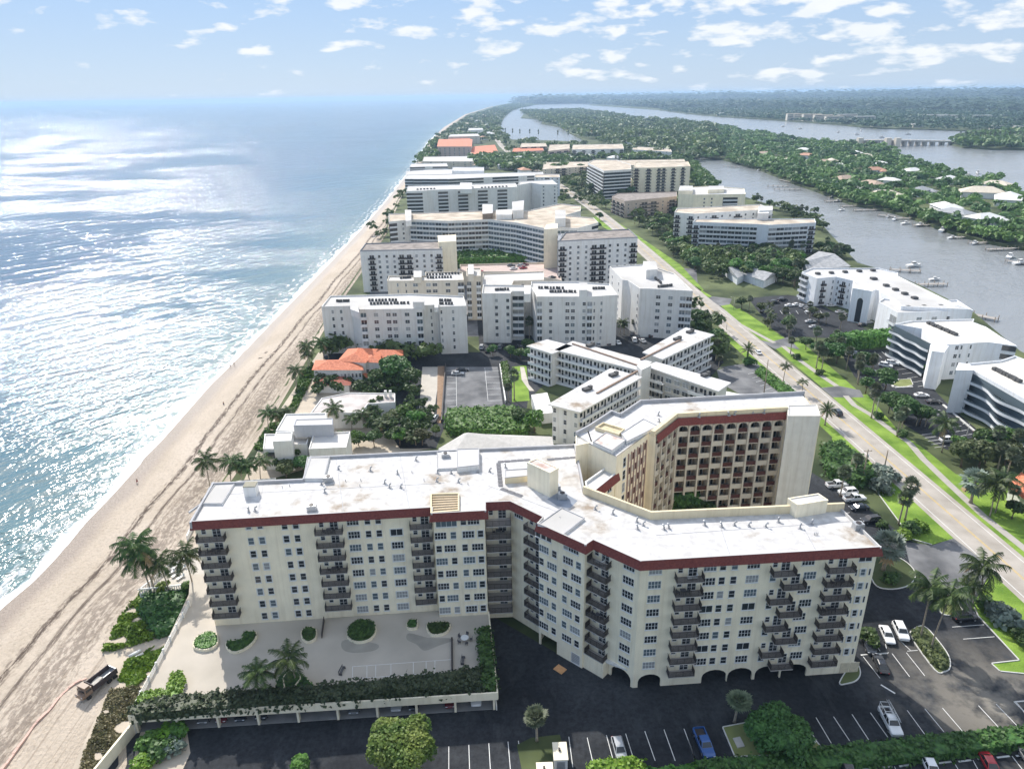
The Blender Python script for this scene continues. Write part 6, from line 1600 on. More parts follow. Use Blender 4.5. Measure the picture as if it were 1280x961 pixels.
for (x, y, z, lb, c, a) in ((288, 459, -1.7, 'person walking at the water edge, left of the pair', ('dark', (.40, .26, .18), (.05, .06, .12)), .3), (293, 457, -1.7, 'person walking at the water edge, right of the pair', ('pale', (.50, .34, .25), (.5, .5, .5)), .5),
        (280, 507, -1.2, 'person standing alone beside the weed line', ('navy', (.42, .28, .2), (.04, .05, .1)), 1.0), (172, 604, -1.6, 'person walking on wet sand near the surf', ('red', (.45, .3, .22), (.3, .05, .05)), 0)):
    px0 = len(sc.objects); o = person(x, y, z, lb, c, a)
    sh_ = [q for q in bpy.data.objects if q.name.startswith('shorts') and q.parent is None][-1]; adopt(sh_, o)
# driftwood and a small cart on the sand
for i, (x, y) in enumerate(((333, 441), (326, 448), (292, 513), (287, 510))):
    X, Y = gp(x, y, -1.0); ground = None
    b = MB(); rng = random.Random(i)
    for k in range(5): a = rng.uniform(0, 3); b.tube([(X-math.cos(a)*1.2, Y-math.sin(a)*1.2, -.9), (X, Y, -.5), (X+math.cos(a)*1.3, Y+math.sin(a), -.8)], .1, 5)
    tag(b.build('driftwood', WOOD), 'tangled heap of driftwood by the weed line on the beach', 'driftwood', 'driftwood heaps on the beach')
# ================================================================ other buildings
DGREY = mat('grey_recess_wall', (.30, .31, .33), .9, .1, .5)
WRAIL = mat('white_balcony_rail', (.70, .71, .72), .7, .05, 1)
def kitmesh(kind, w, h):
    "small far facade pieces; origin at floor level on the wall plane"
    vr = rr.choice((0, 0, 0, 1, 2)) if kind in 'wdnB' else 0; key = ('k', kind, round(w, 1), round(h, 1), vr)
    if key in KIT: return KIT[key]
    f = MB(); w = round(w, 1); h = round(h, 1)
    if kind in 'wdn':
        ww = {'w': min(1.3, w*.6), 'd': min(2.2, w*.72), 'n': .7}[kind]; z0, z1 = .95, min(2.3, h-.35)
        bar(f, -ww/2-.08, ww/2+.08, z0-.1, z0, -.12, .01, 0)
        rect(f, -ww/2, ww/2, z0, z1, -.03, 1)
        for x in ((-ww/2, ) if kind != 'd' else (-ww/2, 0)): bar(f, x-.03 if kind == 'd' and x == 0 else x, x+.05, z0, z1, -.06, .0, 0)
        bar(f, ww/2-.05, ww/2, z0, z1, -.06, 0, 0); bar(f, -ww/2, ww/2, (z0+z1)/2-.02, (z0+z1)/2+.03, -.05, 0, 0); bar(f, -ww/2, ww/2, z1-.03, z1+.06, -.06, 0, 0)
        nm = 'window'
    elif kind in 'bB':     # recessed loggia: dark back, slab and rail
        q_ = .15 if kind == 'B' else w*.2; rect(f, -w/2+q_, w/2-q_, .05, h-.5, -.03, 1)
        bar(f, -w/2+.1, w/2-.1, -.12, .06, -1.0, .0, 0)
        bar(f, -w/2+.1, w/2-.1, .06, 1.0 if kind == 'B' else .95, -1.0, -.95, 0 if kind == 'B' else 2)
        for x in (-w/2+.1, w/2-.2): bar(f, x, x+.1, .06, 1.0, -.95, 0, 0 if kind == 'B' else 2)
        bar(f, -.06, .06, .05, h-.35, -.06, 0, 0)
        nm = 'balcony'
    elif kind == 'g':      # glazed strip
        rect(f, -w/2+.04, w/2-.04, .75, h-.45, -.03, 1); bar(f, -w/2+.02, w/2-.02, .62, .75, -.15, 0, 0); bar(f, -w/2+.02, -w/2+.12, .75, h-.45, -.08, 0, 0); nm = 'window'
    elif kind == 's':      # gallery: long slab with solid rail and shade behind
        rect(f, -w/2, w/2, .05, h-.35, -.03, 1); bar(f, -w/2, w/2, -.14, .95, -1.25, -1.1, 0); bar(f, -w/2, w/2, -.14, .04, -1.1, 0, 0); nm = 'gallery'
    elif kind == 't':      # gallery with pale wall, a window and a door
        bar(f, -w/2, w/2, -.14, .85, -1.25, -1.12, 0); bar(f, -w/2, w/2, -.14, .04, -1.12, 0, 0); rect(f, -w*.38, -w*.05, 1.0, h-.75, -.03, 1); rect(f, w*.12, w*.34, .05, h-.75, -.03, 1); nm = 'gallery'
    elif kind == 'a':      # flat dark face painted as the shade inside a carport
        rect(f, -w/2+.25, w/2-.25, .0, h-.7, -.02, 2); nm = 'carport_shade_face'
    me = bpy.data.meshes.new(nm); me.from_pydata(f.v, [], f.f)
    for m in (WRAIL, (GLASS, GLASSB, BLIND)[vr], DARKM): me.materials.append(m)
    me.polygons.foreach_set('material_index', f.m); me.update(); KIT[key] = me; return me
class Bldg:
    def __init__(s, label, h, wall, name='apartment_block', cat='apartment building', group=None, base=(0, 0)):
        s.h = h; s.wm = wall; s.root = thing(name, label, cat, (base[0], base[1], 0), group=group); s.cnt = {}; s.extra = {}
    def body(s, poly, h=None, roof=None, z0=0.0, parapet=.6, over=0.0, wm=None, name='wall', pm=None):
        h = h or s.h
        if area(poly) < 0: poly = poly[::-1]
        b = MB(); wallstrip(poly, z0, h, b, True); b.build(name, wm or s.wm, s.root)
        b = MB(); rp = inset(poly, -over) if over else inset(poly, .02)
        if over: b.prism(rp, h-.15, h+.25, 0, 1, bottom=True)
        else: b.prism(rp, h-.3, h, 0, 1)
        b.build('roof', [WHITEP, roof or ROOFW], s.root)
        if parapet and not over:
            b = MB()
            for i in range(len(poly)): b.seg(poly[i], poly[(i+1) % len(poly)], h-.01, h+parapet+.003*i, .25, -.27)
            b.build('parapet', pm or wm or s.wm, s.root)
        return poly
    def piece(s, me, loc, rz):
        n = me.name.split('.')[0]; c = s.cnt.get(n, 0); s.cnt[n] = c+1
        if c < 99: put_mesh(me, n, s.root, loc, rz); return
        e = s.extra.setdefault(n, (MB(), list(me.materials))); b = e[0]; ca, sa = math.cos(rz), math.sin(rz)
        vs = [(v.co.x*ca-v.co.y*sa+loc[0], v.co.x*sa+v.co.y*ca+loc[1], v.co.z+loc[2]) for v in me.vertices]
        k0 = len(b.v); b.v.extend(vs)
        for p in me.polygons: b.f.append(tuple(i+k0 for i in p.vertices)); b.m.append(p.material_index); b.sm.append(False)
    def facade(s, A, B, rows_, z0=0.0, fh=2.9, off=0.0, first=None, last=None):
        "rows_: a string of slots used on every floor, or a list of strings from the lowest floor up"
        W = Wall(s.root, A, B); nf = int((s.h-z0)/fh+.25) if last is None else last
        for f in range(nf):
            pat = rows_ if isinstance(rows_, str) else rows_[min(f, len(rows_)-1)]
            if f == 0 and first: pat = first
            n = len(pat); w = W.L/n
            i = 0
            while i < n:
                c = pat[i]
                if c in '. ': i += 1; continue
                j = i+1
                if c in 'g' and False: pass
                s.piece(kitmesh(c, w, fh), W.loc((i+.5)*w, z0+f*fh, off), W.rz); i += 1
        return W
    def box(s, px, hh, name='lift_housing', m=None, z=None, poly=None, top=None):
        z = s.h if z is None else z; P = poly or gps(px, z+hh)
        if area(P) < 0: P = P[::-1]
        b = MB(); b.prism(P, z-.3, z+hh, 0, 1); return b.build(name, [m or s.wm, top or ROOFW], s.root)
    def units(s, px0, px1, n, z=None, two=True, sz=.9):
        "rows of rooftop air handlers, each a part of its own"
        z = (s.h if z is None else z)+.0; a, c = gp(*px0, z), gp(*px1, z)
        key = 'acunit%.1f' % sz
        if key not in KIT:
            m_ = MB(); m_.obox((0, 0), (sz, sz, .85), 0, 0, .1); m_.obox((0, 0), (sz*.7, sz*.7, .1), 0, 0, .95)
            me = bpy.data.meshes.new('air_unit'); me.from_pydata(m_.v, [], m_.f); me.materials.append(SOLARD); me.update(); KIT[key] = me
        rng = random.Random(int(px0[0]*7))
        for i in range(n):
            x, y = lerp(a, c, (i+.5)/n); s.piece(KIT[key], (x-s.root.location[0]+rng.uniform(-.15, .15), y-s.root.location[1]+rng.uniform(-.3, .3), z), rng.uniform(-.1, .1))
    def done(s):
        for n, (b, ms) in s.extra.items():
            me = bpy.data.meshes.new(n); me.from_pydata(b.v, [], b.f); [me.materials.append(m) for m in ms]; me.polygons.foreach_set('material_index', b.m); me.update()
            o = bpy.data.objects.new(n, me); COL.objects.link(o); adopt(o, s.root); o['kind'] = 'stuff'
        return s.root
def extr(front, depth_to):  # helper: front px points list and back px points list at a height
    return front+depth_to[::-1]
# base paving between the blocks
sheet('pavement', gps([(400, 432), (600, 440), (660, 452), (690, 470), (660, 500), (655, 530), (555, 535), (545, 560), (500, 560), (440, 470), (410, 460)], .0), .02, ASPH, px=False)
sheet('car_park', [(596, 395), (770, 400), (880, 420), (905, 452), (880, 480), (700, 440), (660, 452), (600, 442)], .03, ASPH)
sheet('pavement', [(470, 335), (700, 335), (870, 335), (880, 420), (450, 420)], .025, ASPHL)
sheet('access_road', [(528, 458), (552, 458), (546, 490), (542, 520), (540, 545), (520, 545), (524, 510)], .05, PAVE)
sheet('car_park', [(557, 458), (622, 458), (629, 508), (629, 514), (557, 516), (553, 530)], .045, ASPHL)
sheet('planting_bed', [(547, 457), (556, 457), (551, 528), (546, 528)], .06, mat('brown_mulch', (.30, .20, .13), .95, .2, 1))
wall_run(gps([(557, 457), (552, 528)], 0), 0, 1.2, .4, 'boundary_wall', DARKM, 'dark low wall along the left of the small grey car park')
wall_run(gps([(625, 457), (632, 503)], 0), 0, 1.0, .4, 'boundary_wall', WHITEP, 'white low wall along the right of the small grey car park')
lines([((558+.2*i, 463+7.5*i), (570+.1*i, 463+7.4*i)) for i in range(7)]+[((606+.6*i, 463+7.5*i), (624+.7*i, 463+7.4*i)) for i in range(6)], w=.14, z=.055)
lines([((570, 460), (571, 514)), ((606, 459), (610, 500))], w=.1, z=.055)
sheet('lawn', [(640, 458), (658, 456), (662, 500), (640, 502)], .06, LAWN); sheet('garden_path', [(650, 458), (655, 458), (661, 480), (668, 488), (662, 488), (652, 474)], .075, PAVE)
hedge('hedge', gps([(626, 456), (634, 455), (638, 482), (630, 484)], 0), 0, 1.6, LEAFG, 'clipped green hedge right of the small grey car park', dens=7, size=.26, seed=21, rough=.3)
# --- three pale blocks in a row
c1 = Bldg('pale grey block with rows of roof units nearest the beach, behind the orange-roofed villa', 19, GREYW, base=(-35, 285))
P = gps([(402, 385), (440, 384.5)], 19)
front = gps([(402, 384.5), (439, 383.5), (450, 388), (528, 387), (529, 383), (548, 382), (549, 384.5), (583, 383.5)], 19)
back = gps([(413, 371), (515, 368.5), (579.5, 371)], 19)
poly = c1.body(front+back[::-1])
for (i, pat) in ((0, '..w.w..'), (2, 'B.d.dd.d.B'), (4, '.n.'), (6, 'n..w...')): c1.facade(front[i], front[i+1], pat, z0=1.2, first=None)
c1.facade(back[0], front[0], '..w...w..', z0=1.2)
c1.box([(438, 386), (449, 390), (446, 376), (437, 375)], 2.2, 'stair_tower'); c1.box([(517, 372), (530, 372), (530, 377), (516, 377)], 3.0); c1.box([(543, 376), (548, 376), (548, 384), (543, 384)], 1.5, 'stair_tower')
c1.units((420, 377), (437, 376.5), 6); c1.units((460, 376), (497, 375.5), 9); c1.units((462, 380), (512, 379), 12); c1.units((548, 376), (565, 376), 5); c1.units((548, 380), (567, 380), 5); c1.done()
c2 = Bldg('pale grey block with dark central balcony bays, middle of the row behind the X-shaped building', 20.5, GREYW, base=(16, 300))
front = gps([(602.5, 368), (638, 368), (640, 365), (655, 365), (656, 360), (664, 360), (671, 372), (741, 372), (772, 370)], 20.5)
back = gps([(604, 357), (664, 358), (664, 353), (718, 353), (762, 356)], 20.5)
c2.body(front+back[::-1])
for (i, pat) in ((0, '..w.w'), (2, 'B'), (6, 'B.w..dd.wB'), (7, 'n.w....')): c2.facade(front[i], front[i+1], pat, z0=2.0)
c2.facade(back[0], front[0], '.w...w.', z0=2.0)
c2.box([(655, 356), (664, 356), (663, 367), (655, 367)], 3.0, 'stair_tower'); c2.box([(724, 353), (734, 353), (734, 362), (724, 362)], 3.2)
c2.units((618, 363), (636, 362), 6); c2.units((672, 360), (705, 361), 9); c2.units((686, 365), (720, 365), 10); c2.units((740, 361), (757, 361), 5); c2.done()
c3 = Bldg('pale grey block with glassy balconies beside the road, right end of the row', 20.3, GREYW, base=(70, 310))
front = gps([(762, 334), (778, 351), (785, 352), (800, 362), (812, 362), (866, 365)], 20.3); back = gps([(806, 331), (843, 343)], 20.3)
c3.body([front[0], front[1], front[2], front[3], front[4], front[5]]+back[::-1])
c3.facade(front[4], front[5], '.d.d.BB', z0=1.4); c3.facade(front[0], front[1], '.w..w.', z0=1.4); c3.facade(front[1], front[3], '....n', z0=1.4); c3.facade(front[5], back[1], '.w..', z0=1.4)
c3.box([(804, 326), (820, 326), (822, 336), (808, 337)], 4.0); c3.units((822, 359), (841, 357), 7); c3.units((815, 345), (827, 355), 7); c3.done()
# --- second row: cream blocks with tall towers
c4 = Bldg('cream lower block with roof units peeping over the first pale block', 19, BEIGEW, base=(-20, 340))
front = gps([(484, 352), (515, 352), (580, 351)], 19); back = gps([(486, 346), (532, 346), (532, 341), (578, 341)], 19)
c4.body(front+back[::-1]); c4.facade(front[0], front[1], '..n.n.', z0=1.5); c4.facade(front[1], front[2], 'd.dd.d.B', z0=1.5); c4.box([(517, 338), (527, 338), (527, 346), (517, 346)], 2.5); c4.units((500, 348), (514, 347), 5); c4.units((532, 344), (575, 342), 11); c4.units((533, 347.5), (565, 347), 9); c4.done()
b1 = Bldg('white block with brown gravel roof and blank cream stair tower near the beach', 21.5, WHITEP, base=(-60, 385))
front = gps([(450, 314), (553, 312)], 21.5); back = gps([(457, 305), (548, 302)], 21.5)
b1.body(front+back[::-1], roof=ROOFD, pm=DGREY); b1.facade(front[0], front[1], '.bwwwbbwwwb', z0=.6, fh=2.75); b1.facade(back[0], front[0], '..w..', z0=.6)
b1.box(None, 8.5, 'stair_tower', CREAM, z=.3, poly=[gp(552, 293, 29), gp(571, 292.5, 29), gp(572, 301, 29), gp(553, 302, 29)]) if False else None
tw = MB(); tw.prism(gps([(547, 294), (570, 293), (570, 301), (548, 302)], 24.5), 0, 24.5, 0); tw.build('blank_stair_tower', CREAM, b1.root); b1.done()
b2 = Bldg('white balcony block with brown roof and tall blank cream tower in the middle distance', 25, WHITEP, base=(50, 400))
front = gps([(698, 302), (797, 297)], 25); back = gps([(707, 291), (786, 287)], 25)
b2.body(front+back[::-1], roof=ROOFD, pm=DGREY); b2.facade(front[0], front[1], 'bwwwbbwwwb', z0=.6, fh=2.8); b2.facade(front[1], back[1], '.w.w.', z0=.6)
tw = MB(); tw.prism(gps([(680, 286), (697, 285), (697, 279), (683, 280)], 28), 0, 28, 0); tw.build('blank_stair_tower', CREAM, b2.root)
tw = MB(); tw.prism([gp(697, 300, 25), gp(700, 300, 25), gp(703, 292, 25), gp(698, 291, 25)], 0, 25, 0); tw.build('dark_stair', DGREY, b2.root); b2.done()
c5 = Bldg('beige low block between the two stair towers', 18, BEIGEW, base=(-5, 345)); front = gps([(602, 357), (640, 357), (642, 352), (680, 351)], 16); back = gps([(604, 343), (680, 340)], 16); c5.h = 16
c5.body(front+back[::-1]); c5.facade(front[0], front[1], '..w.w', z0=1); c5.facade(front[2], front[3], '.w.w.', z0=1); c5.done()
c6 = Bldg('narrow cream block with dark balcony columns in the gap between pale blocks', 20, BEIGEW, base=(-12, 345)); front = gps([(583, 346), (601, 346)], 20); back = gps([(583, 336), (601, 336)], 20)
c6.body(front+back[::-1]); c6.facade(front[0], front[1], 'B.B', z0=1); c6.box([(585, 330), (592, 330), (592, 342), (585, 342)], 3); c6.done()
# parking podium with cars on its roof
pod = Bldg('long low parking podium with a pinkish roof deck and parked cars', 6.5, BEIGEW, name='parking_podium', cat='parking garage', base=(20, 372))
PINK = mat('pinkish_deck', (.50, .40, .36), .9, .1, .3)
front = gps([(575, 341), (640, 341), (702, 352)], 6.5); back = gps([(575, 332), (692, 329), (700, 338)], 6.5); pod.body([front[0], front[1], front[2], back[2], back[1], back[0]], roof=PINK, parapet=.9); pod.done()
for i, (x, y, c_) in enumerate(((599, 338, 'red'), (639, 331, 'grey'), (651, 331, 'silver'), (656, 330, 'maroon'), (654, 334, 'red'), (642, 335, 'white'), (690, 346, 'dark'))):
    car('sedan', c_, x, y, .1*i, ['red car at the left end of the podium roof', 'grey car on the podium roof', 'silver car on the podium roof', 'maroon car farthest back on the podium roof', 'red car in the middle of the podium roof', 'white car on the podium roof', 'dark car at the right corner of the podium roof'][i], 'cars on the podium roof', z=6.55)
# --- big grey curved block
g = Bldg('long curved grey block with gridded balconies and tan roof across the middle distance', 24, GREYW, base=(0, 470))
front = gps([(486, 278), (506, 276), (512, 275), (560, 277), (610, 275), (645, 279), (680, 286), (722, 286), (748, 279)], 24)
back = gps([(486, 268), (520, 267), (600, 264), (660, 264), (700, 255), (726, 258), (726, 264), (706, 270), (742, 273)], 24)
poly = g.body(front+back[::-1], roof=ROOFT)
for (i, pat) in ((0, 'ss.w'), (2, 'BBBBBB'), (3, 'BBBBBB'), (4, 'BBBBB'), (5, 'BBBBB'), (6, 'BBBB'), (7, '..g')): g.facade(front[i], front[i+1], pat, z0=.4, fh=2.9)
g.box([(506, 262), (514, 262), (514, 275), (507, 276)], 3, 'lift_housing', WHITEP); g.box([(640, 252), (655, 250), (654, 262), (641, 263)], 5, 'lift_housing', WHITEP); g.box([(620, 262), (640, 261), (640, 268), (620, 268)], 3, 'lift_housing', WHITEP); g.box([(694, 262), (707, 262), (707, 272), (694, 273)], 5, 'lift_housing', WHITEP)
g.box([(603, 255), (616, 255), (616, 266), (603, 267)], 3.5, 'cooling_tower', mat('brown_cooling_tower', (.24, .19, .15), .9, .2, 1)); g.done()
hedge('hedge', gps([(574, 331), (680, 327), (682, 316), (574, 318)], 2), 0, 6, LEAFG, 'tall green screen of shrubs behind the parking podium', cat='hedge', dens=.9, size=.7, seed=22, rough=1.2)
# --- white blocks behind
e1 = Bldg('white block with wavy glassy balconies behind the curved grey block', 24, WHITEP, base=(-10, 590))
front = gps([(508, 239.5), (528, 239), (541, 238), (640, 234.5), (647, 234)], 24); back = gps([(510, 233), (644, 229)], 24)
e1.body(front+back[::-1]); e1.facade(front[0], front[1], 'ss', fh=2.9); e1.facade(front[2], front[3], '.ss..ss..ss..ss.', fh=2.9); e1.box([(575, 228), (590, 228), (590, 236), (575, 236)], 3); e1.units((520, 237), (545, 236), 6, sz=1.6); e1.units((600, 235), (635, 233), 8, sz=1.6); e1.done()
e2 = Bldg('white block with a big blank grey end wall, right of the wavy block', 24, WHITEP, base=(30, 620))
front = gps([(647, 232), (664, 229), (676, 231), (697, 231)], 24); back = gps([(650, 227), (690, 225)], 24); e2.body(front+back[::-1]); e2.facade(front[2], front[3], 'w.w', fh=3); e2.done()
def far_block(label, roof_px, h, wm, pats, roof=None, boxes=(), fh=3.0, over=0, z0=.5, nfront=2, parapet=.6):
    F_ = gps(roof_px[:nfront], h); Bk = gps(roof_px[nfront:], h)
    cx = sum(p[0] for p in F_)/len(F_); cyy = sum(p[1] for p in F_)/len(F_)
    o = Bldg(label, h, wm, base=(cx, cyy)); o.body(F_+Bk, roof=roof, over=over, parapet=parapet)
    for i, pat in enumerate(pats):
        if pat: o.facade(F_[i], F_[i+1], pat, z0=z0, fh=fh)
    for bx in boxes: o.box(bx, 3)
    return o.done()
far_block('long white block with a dark window band behind the wavy-balcony block', [(506, 224), (560, 224), (680, 219), (678, 215), (640, 216), (508, 219)], 15, WHITEP, ['sgsgs', 'gggg.ggg.gg'], nfront=3)
far_block('white waterfront block with terraces at the beach bend', [(507, 221), (533, 219), (600, 216), (598, 211), (540, 212), (508, 214)], 13, WHITEP, ['ss', 'dd.dd'], nfront=3)
far_block('pale grey blank-walled block behind the white terraces', [(565, 214), (605, 214), (605, 209), (566, 209)], 17, COOLW, ['.'])
far_block('beige low block with small windows at the beach, before the orange roofs', [(528, 202), (592, 202), (590, 195), (530, 196)], 9, BEIGEW, ['.d.d.w.dd'])
far_block('pale pink block with orange tiled roof near the far beach', [(547, 183), (589, 183), (590, 174), (549, 174)], 17, mat('pink_stucco', (.60, .48, .42), .9, .05, .5), ['ddddddd'], roof=ORANGE, over=1.0)
far_block('low orange-tiled building beside the far road', [(588, 193), (622, 190), (618, 181), (592, 183)], 8, BEIGEW, ['wwww'], roof=ORANGE, over=1.0)
far_block('second low orange-tiled roof beyond the pink block', [(560, 176), (588, 175), (586, 170), (562, 171)], 11, BEIGEW, ['www'], roof=ORANGE, over=1.0)
far_block('pale pink balconied block at the pond', [(685, 189), (712, 186), (712, 180), (687, 181)], 14, mat('pink_stucco', (.60, .48, .42), .9, .05, .5), ['bbb'], roof=ROOFT)
far_block('long white block with slit windows before the pond', [(715, 187), (780, 186), (778, 180), (716, 181)], 13, WHITEP, ['b.b.b.b.b.b'], roof=ROOFT)
far_block('low grey-roofed house in the trees before the pond blocks', [(643, 206), (668, 204), (667, 200), (644, 201)], 7, COOLW, ['ww.w'])
far_block('long tan-roofed low block among trees', [(678, 212), (738, 208), (738, 202), (680, 203)], 9, BEIGEW, ['wwbbwwbb'], roof=ROOFT)
far_block('long flat-roofed beige block behind the white tower block', [(735, 208), (858, 205), (855, 199), (737, 201)], 14, BEIGEW, ['wbwbwbwbwb'], roof=ROOFT)
PK = MATS['pink_stucco']
for k_, (lb, rp_, h_, m_, pt, rf) in enumerate((('grey-white slab block right of the blank grey end wall', [(668, 222), (700, 222), (699, 218), (669, 218)], 18, COOLW, 'wwBww', ROOFT), ('low white block between two tan roofs near the far road', [(742, 226), (790, 224), (786, 219), (744, 221)], 9, WHITEP, 'wwwww', ROOFT),
    ('pale block at the far beach beyond the orange roofs', [(560, 171), (600, 170), (597, 167), (563, 168)], 15, BEIGEW, 'wwww', ROOFW), ('small terracotta-roofed block near the pond shore', [(640, 190), (680, 188), (678, 184), (642, 185)], 10, PK, 'www', ORANGE),
    ('white block beyond the slit-windowed one', [(790, 187), (840, 190), (838, 186), (792, 183)], 9, WHITEP, 'wwww', ROOFT), ('grey-white block along the inner road past the beige one', [(612, 222), (640, 221), (638, 217), (614, 217)], 10, GREYW, 'www', ROOFW),
    ('pale block beside the pond palms', [(650, 184), (684, 183), (682, 179), (652, 179)], 12, BEIGEW, 'bbb', ROOFT), ('distant white block on the barrier strip', [(585, 163), (604, 162), (603, 160), (586, 160)], 14, WHITEP, 'ww', ROOFW), ('flat-roofed white block before the beige small-windowed one', [(512, 209), (560, 208), (558, 204), (514, 205)], 12, WHITEP, 'ss.ss', ROOFW))):
    far_block(lb, rp_, h_, m_, [pt], roof=rf)
w1 = Bldg('white block with seven rows of bands at an angle, in the middle right distance', 26, WHITEP, base=(107, 780))
front = gps([(735, 204), (755, 214), (789, 212)], 26); back = gps([(742, 200), (770, 200), (788, 206)], 26); w1.body(front+[back[2], back[1], back[0]], roof=ROOFT); w1.facade(front[0], front[1], 'ssss', fh=3.1); w1.facade(front[1], front[2], 'sssss', fh=3.1); w1.done()
w2 = Bldg('cream striped block with tall dark trees against its front', 24, CREAM, base=(150, 790)); front = gps([(792, 210), (815, 210), (863, 208)], 24); back = gps([(794, 203), (860, 202)], 24)
w2.body(front+back[::-1], roof=ROOFT); w2.facade(front[0], front[1], 'b.b', fh=3); w2.facade(front[1], front[2], '.bb.b.b.', fh=3); w2.done()
br = Bldg('low brown-roofed block with white gables along the road', 13, mat('tan_stucco', (.50, .42, .36), .9, .1, .5), base=(110, 610)); front = gps([(765, 246), (781, 252), (800, 250), (846, 246)], 13); back = gps([(772, 242), (846, 240)], 13)
br.body(front+back[::-1], roof=ROOFD); br.facade(front[0], front[1], 'bbb'); br.facade(front[1], front[2], 'ww'); br.facade(front[2], front[3], 'bbwb'); br.done()
cn = Bldg('cream stepped block with white terraces on the canal', 19, CREAM, base=(180, 620)); front = gps([(848, 243), (867, 244), (932, 243)], 19); back = gps([(849, 235), (885, 233), (930, 236)], 19)
cn.body(front+back[::-1]); cn.facade(front[1], front[2], '.ww.ss.'); cn.box([(848, 238), (866, 238), (866, 232), (850, 232)], 3, 'stair_tower', CREAM); cn.box([(885, 237), (905, 236), (905, 232), (886, 232)], 3); cn.done()
gb = Bldg('grey-roofed block standing just behind the bluish canal block', 21, WHITEP, base=(135, 500)); front = gps([(843, 266), (868, 268), (966, 262)], 21); back = gps([(846, 261), (950, 256)], 21)
gb.body(front+back[::-1], roof=ROOFT); gb.facade(front[0], front[1], 'b.b'); gb.facade(front[1], front[2], 'wwbwwbwwbb'); gb.box([(948, 257), (966, 257), (966, 262), (949, 263)], 3); gb.done()
gc = Bldg('bluish white block with banded balconies and a blank white tower by the canal', 18.5, COOLW, base=(155, 455)); front = gps([(866, 278), (947, 281), (961, 282), (1020, 279)], 18.5); back = gps([(870, 274), (1018, 274)], 18.5)
gc.body(front+back[::-1], roof=ROOFT); gc.facade(front[0], front[1], 'bBBBBBBBB'); gc.facade(front[2], front[3], 'BBBBBb')
tw = MB(); tw.prism([gp(947, 266, 23), gp(961, 266, 23), gp(961, 262, 23), gp(948, 262, 23)], 0, 23, 0); tw.build('blank_stair_tower', WHITEP, gc.root); gc.done()
# --- X-shaped white building
xb = Bldg('X-shaped white four-storey building with stained flat roofs behind the arcaded block', 12.5, GREYW, base=(38, 215))
XH = 12.5
def wing(px, over=.9, roof=ROOFS):
    P = gps(px, XH)
    if area(P) < 0: P = P[::-1]
    b = MB(); wallstrip(inset(P, over), 0, XH, b, True); b.build('wall', GREYW, xb.root)
    b = MB(); b.prism(P, XH-.25, XH+.12, 0, 1, bottom=True); b.build('roof', [WHITEP, roof], xb.root); return P
nwp = gps([(693, 425), (712, 420), (812, 453), (802, 463)], XH)
wing([(693, 437), (716, 426), (815, 452), (800, 463)]); wing([(685, 505), (763, 460), (803, 471), (725, 515)]); wing([(803, 440), (857, 409), (893, 418), (828, 449)]); wing([(806, 457), (820, 452), (914, 478), (898, 489)])
wing([(658, 432), (684, 424), (716, 432), (690, 442)])
b = MB(); b.prism(gps([(796, 456), (808, 451), (814, 456), (802, 462)], XH+2), 0, XH+2, 0); b.build('lift_housing', GREYW, xb.root)
for A_, B_, pat in (((685, 505), (725, 515), 'w.w.w'), ((725, 515), (803, 471), 'ttttttttt'), ((693, 437), (800, 463), 'ttttttttttt'), ((806, 461), (898, 489), 'ttdddttt'), ((828, 449), (893, 418), 'ttttttt'), ((658, 432), (690, 442), 'ttt')):
    a, c = gp(*A_, XH), gp(*B_, XH); W = Wall(xb.root, a, c); a, c = W.at(.9, -.88), W.at(W.L-.9, -.88); xb.facade(a, c, pat, z0=.3, fh=2.95)
for (x, y) in ((737, 433), (733, 488), (862, 416), (881, 470), (766, 470), (846, 425)): 
    b = MB(); X, Y = gp(x, y, XH); b.obox((X, Y), (2.4, 1.6, .9), .6, 0, XH+.1); b.obox((X+1.2, Y+1), (1.2, 1.0, 1.2), .6, 0, XH+.1); b.build('air_handler', SOLARD, xb.root)
b = MB()
for A_, B_ in (((716, 430), (800, 458)), ((745, 492), (800, 462)), ((800, 450), (850, 425))): a, c = gp(*A_, XH), gp(*B_, XH); b.seg(a, c, XH+.1, XH+.6, .5, 0)
b.build('roof_duct', mat('rust_duct', (.30, .22, .17), .8, .2, 1), xb.root); xb.done()
b = MB(); P = gps([(664, 493), (684, 490), (692, 515), (672, 517)], 3.5); b.prism(P, 0, 3.5, 0); tag(b.build('flat_roof_pavilion', WHITEP), 'small white flat-roofed pavilion beside the X-shaped building', 'pavilion')
b = MB(); P = gps([(900, 487), (925, 492), (985, 492), (1000, 500), (900, 505)], 4); b.prism(P, 0, 4, 0); tag(b.build('entrance_canopy', WHITEP), 'white low entrance canopy behind the arcaded block roof', 'canopy')
# cream shed-like roof behind the sea wing
hs = thing('hipped_hall', 'pale hipped-roof hall behind the sea wing of the condominium', 'building', (*gp(610, 550, 3), 0))
P = gps([(548, 560), (580, 541), (690, 545), (695, 570), (560, 575)], 4); 
b = MB(); wallstrip(P if area(P) > 0 else P[::-1], 0, 4, b, True); b.build('wall', GREYW, hs)
r0, r1 = gp(585, 538, 7.5), gp(640, 545, 6.0); b = MB(); Q = [(*p, 4.0) for p in P]; b.add(Q+[(*r0, 7.0), (*r1, 6.0)], [(0, 5, 1), (1, 5, 6, 2), (2, 6, 3), (3, 6, 5, 4), (4, 5, 0)], 0); b.build('roof', mat('pale_shingle', (.50, .48, .45), .9, .1, 1), hs)
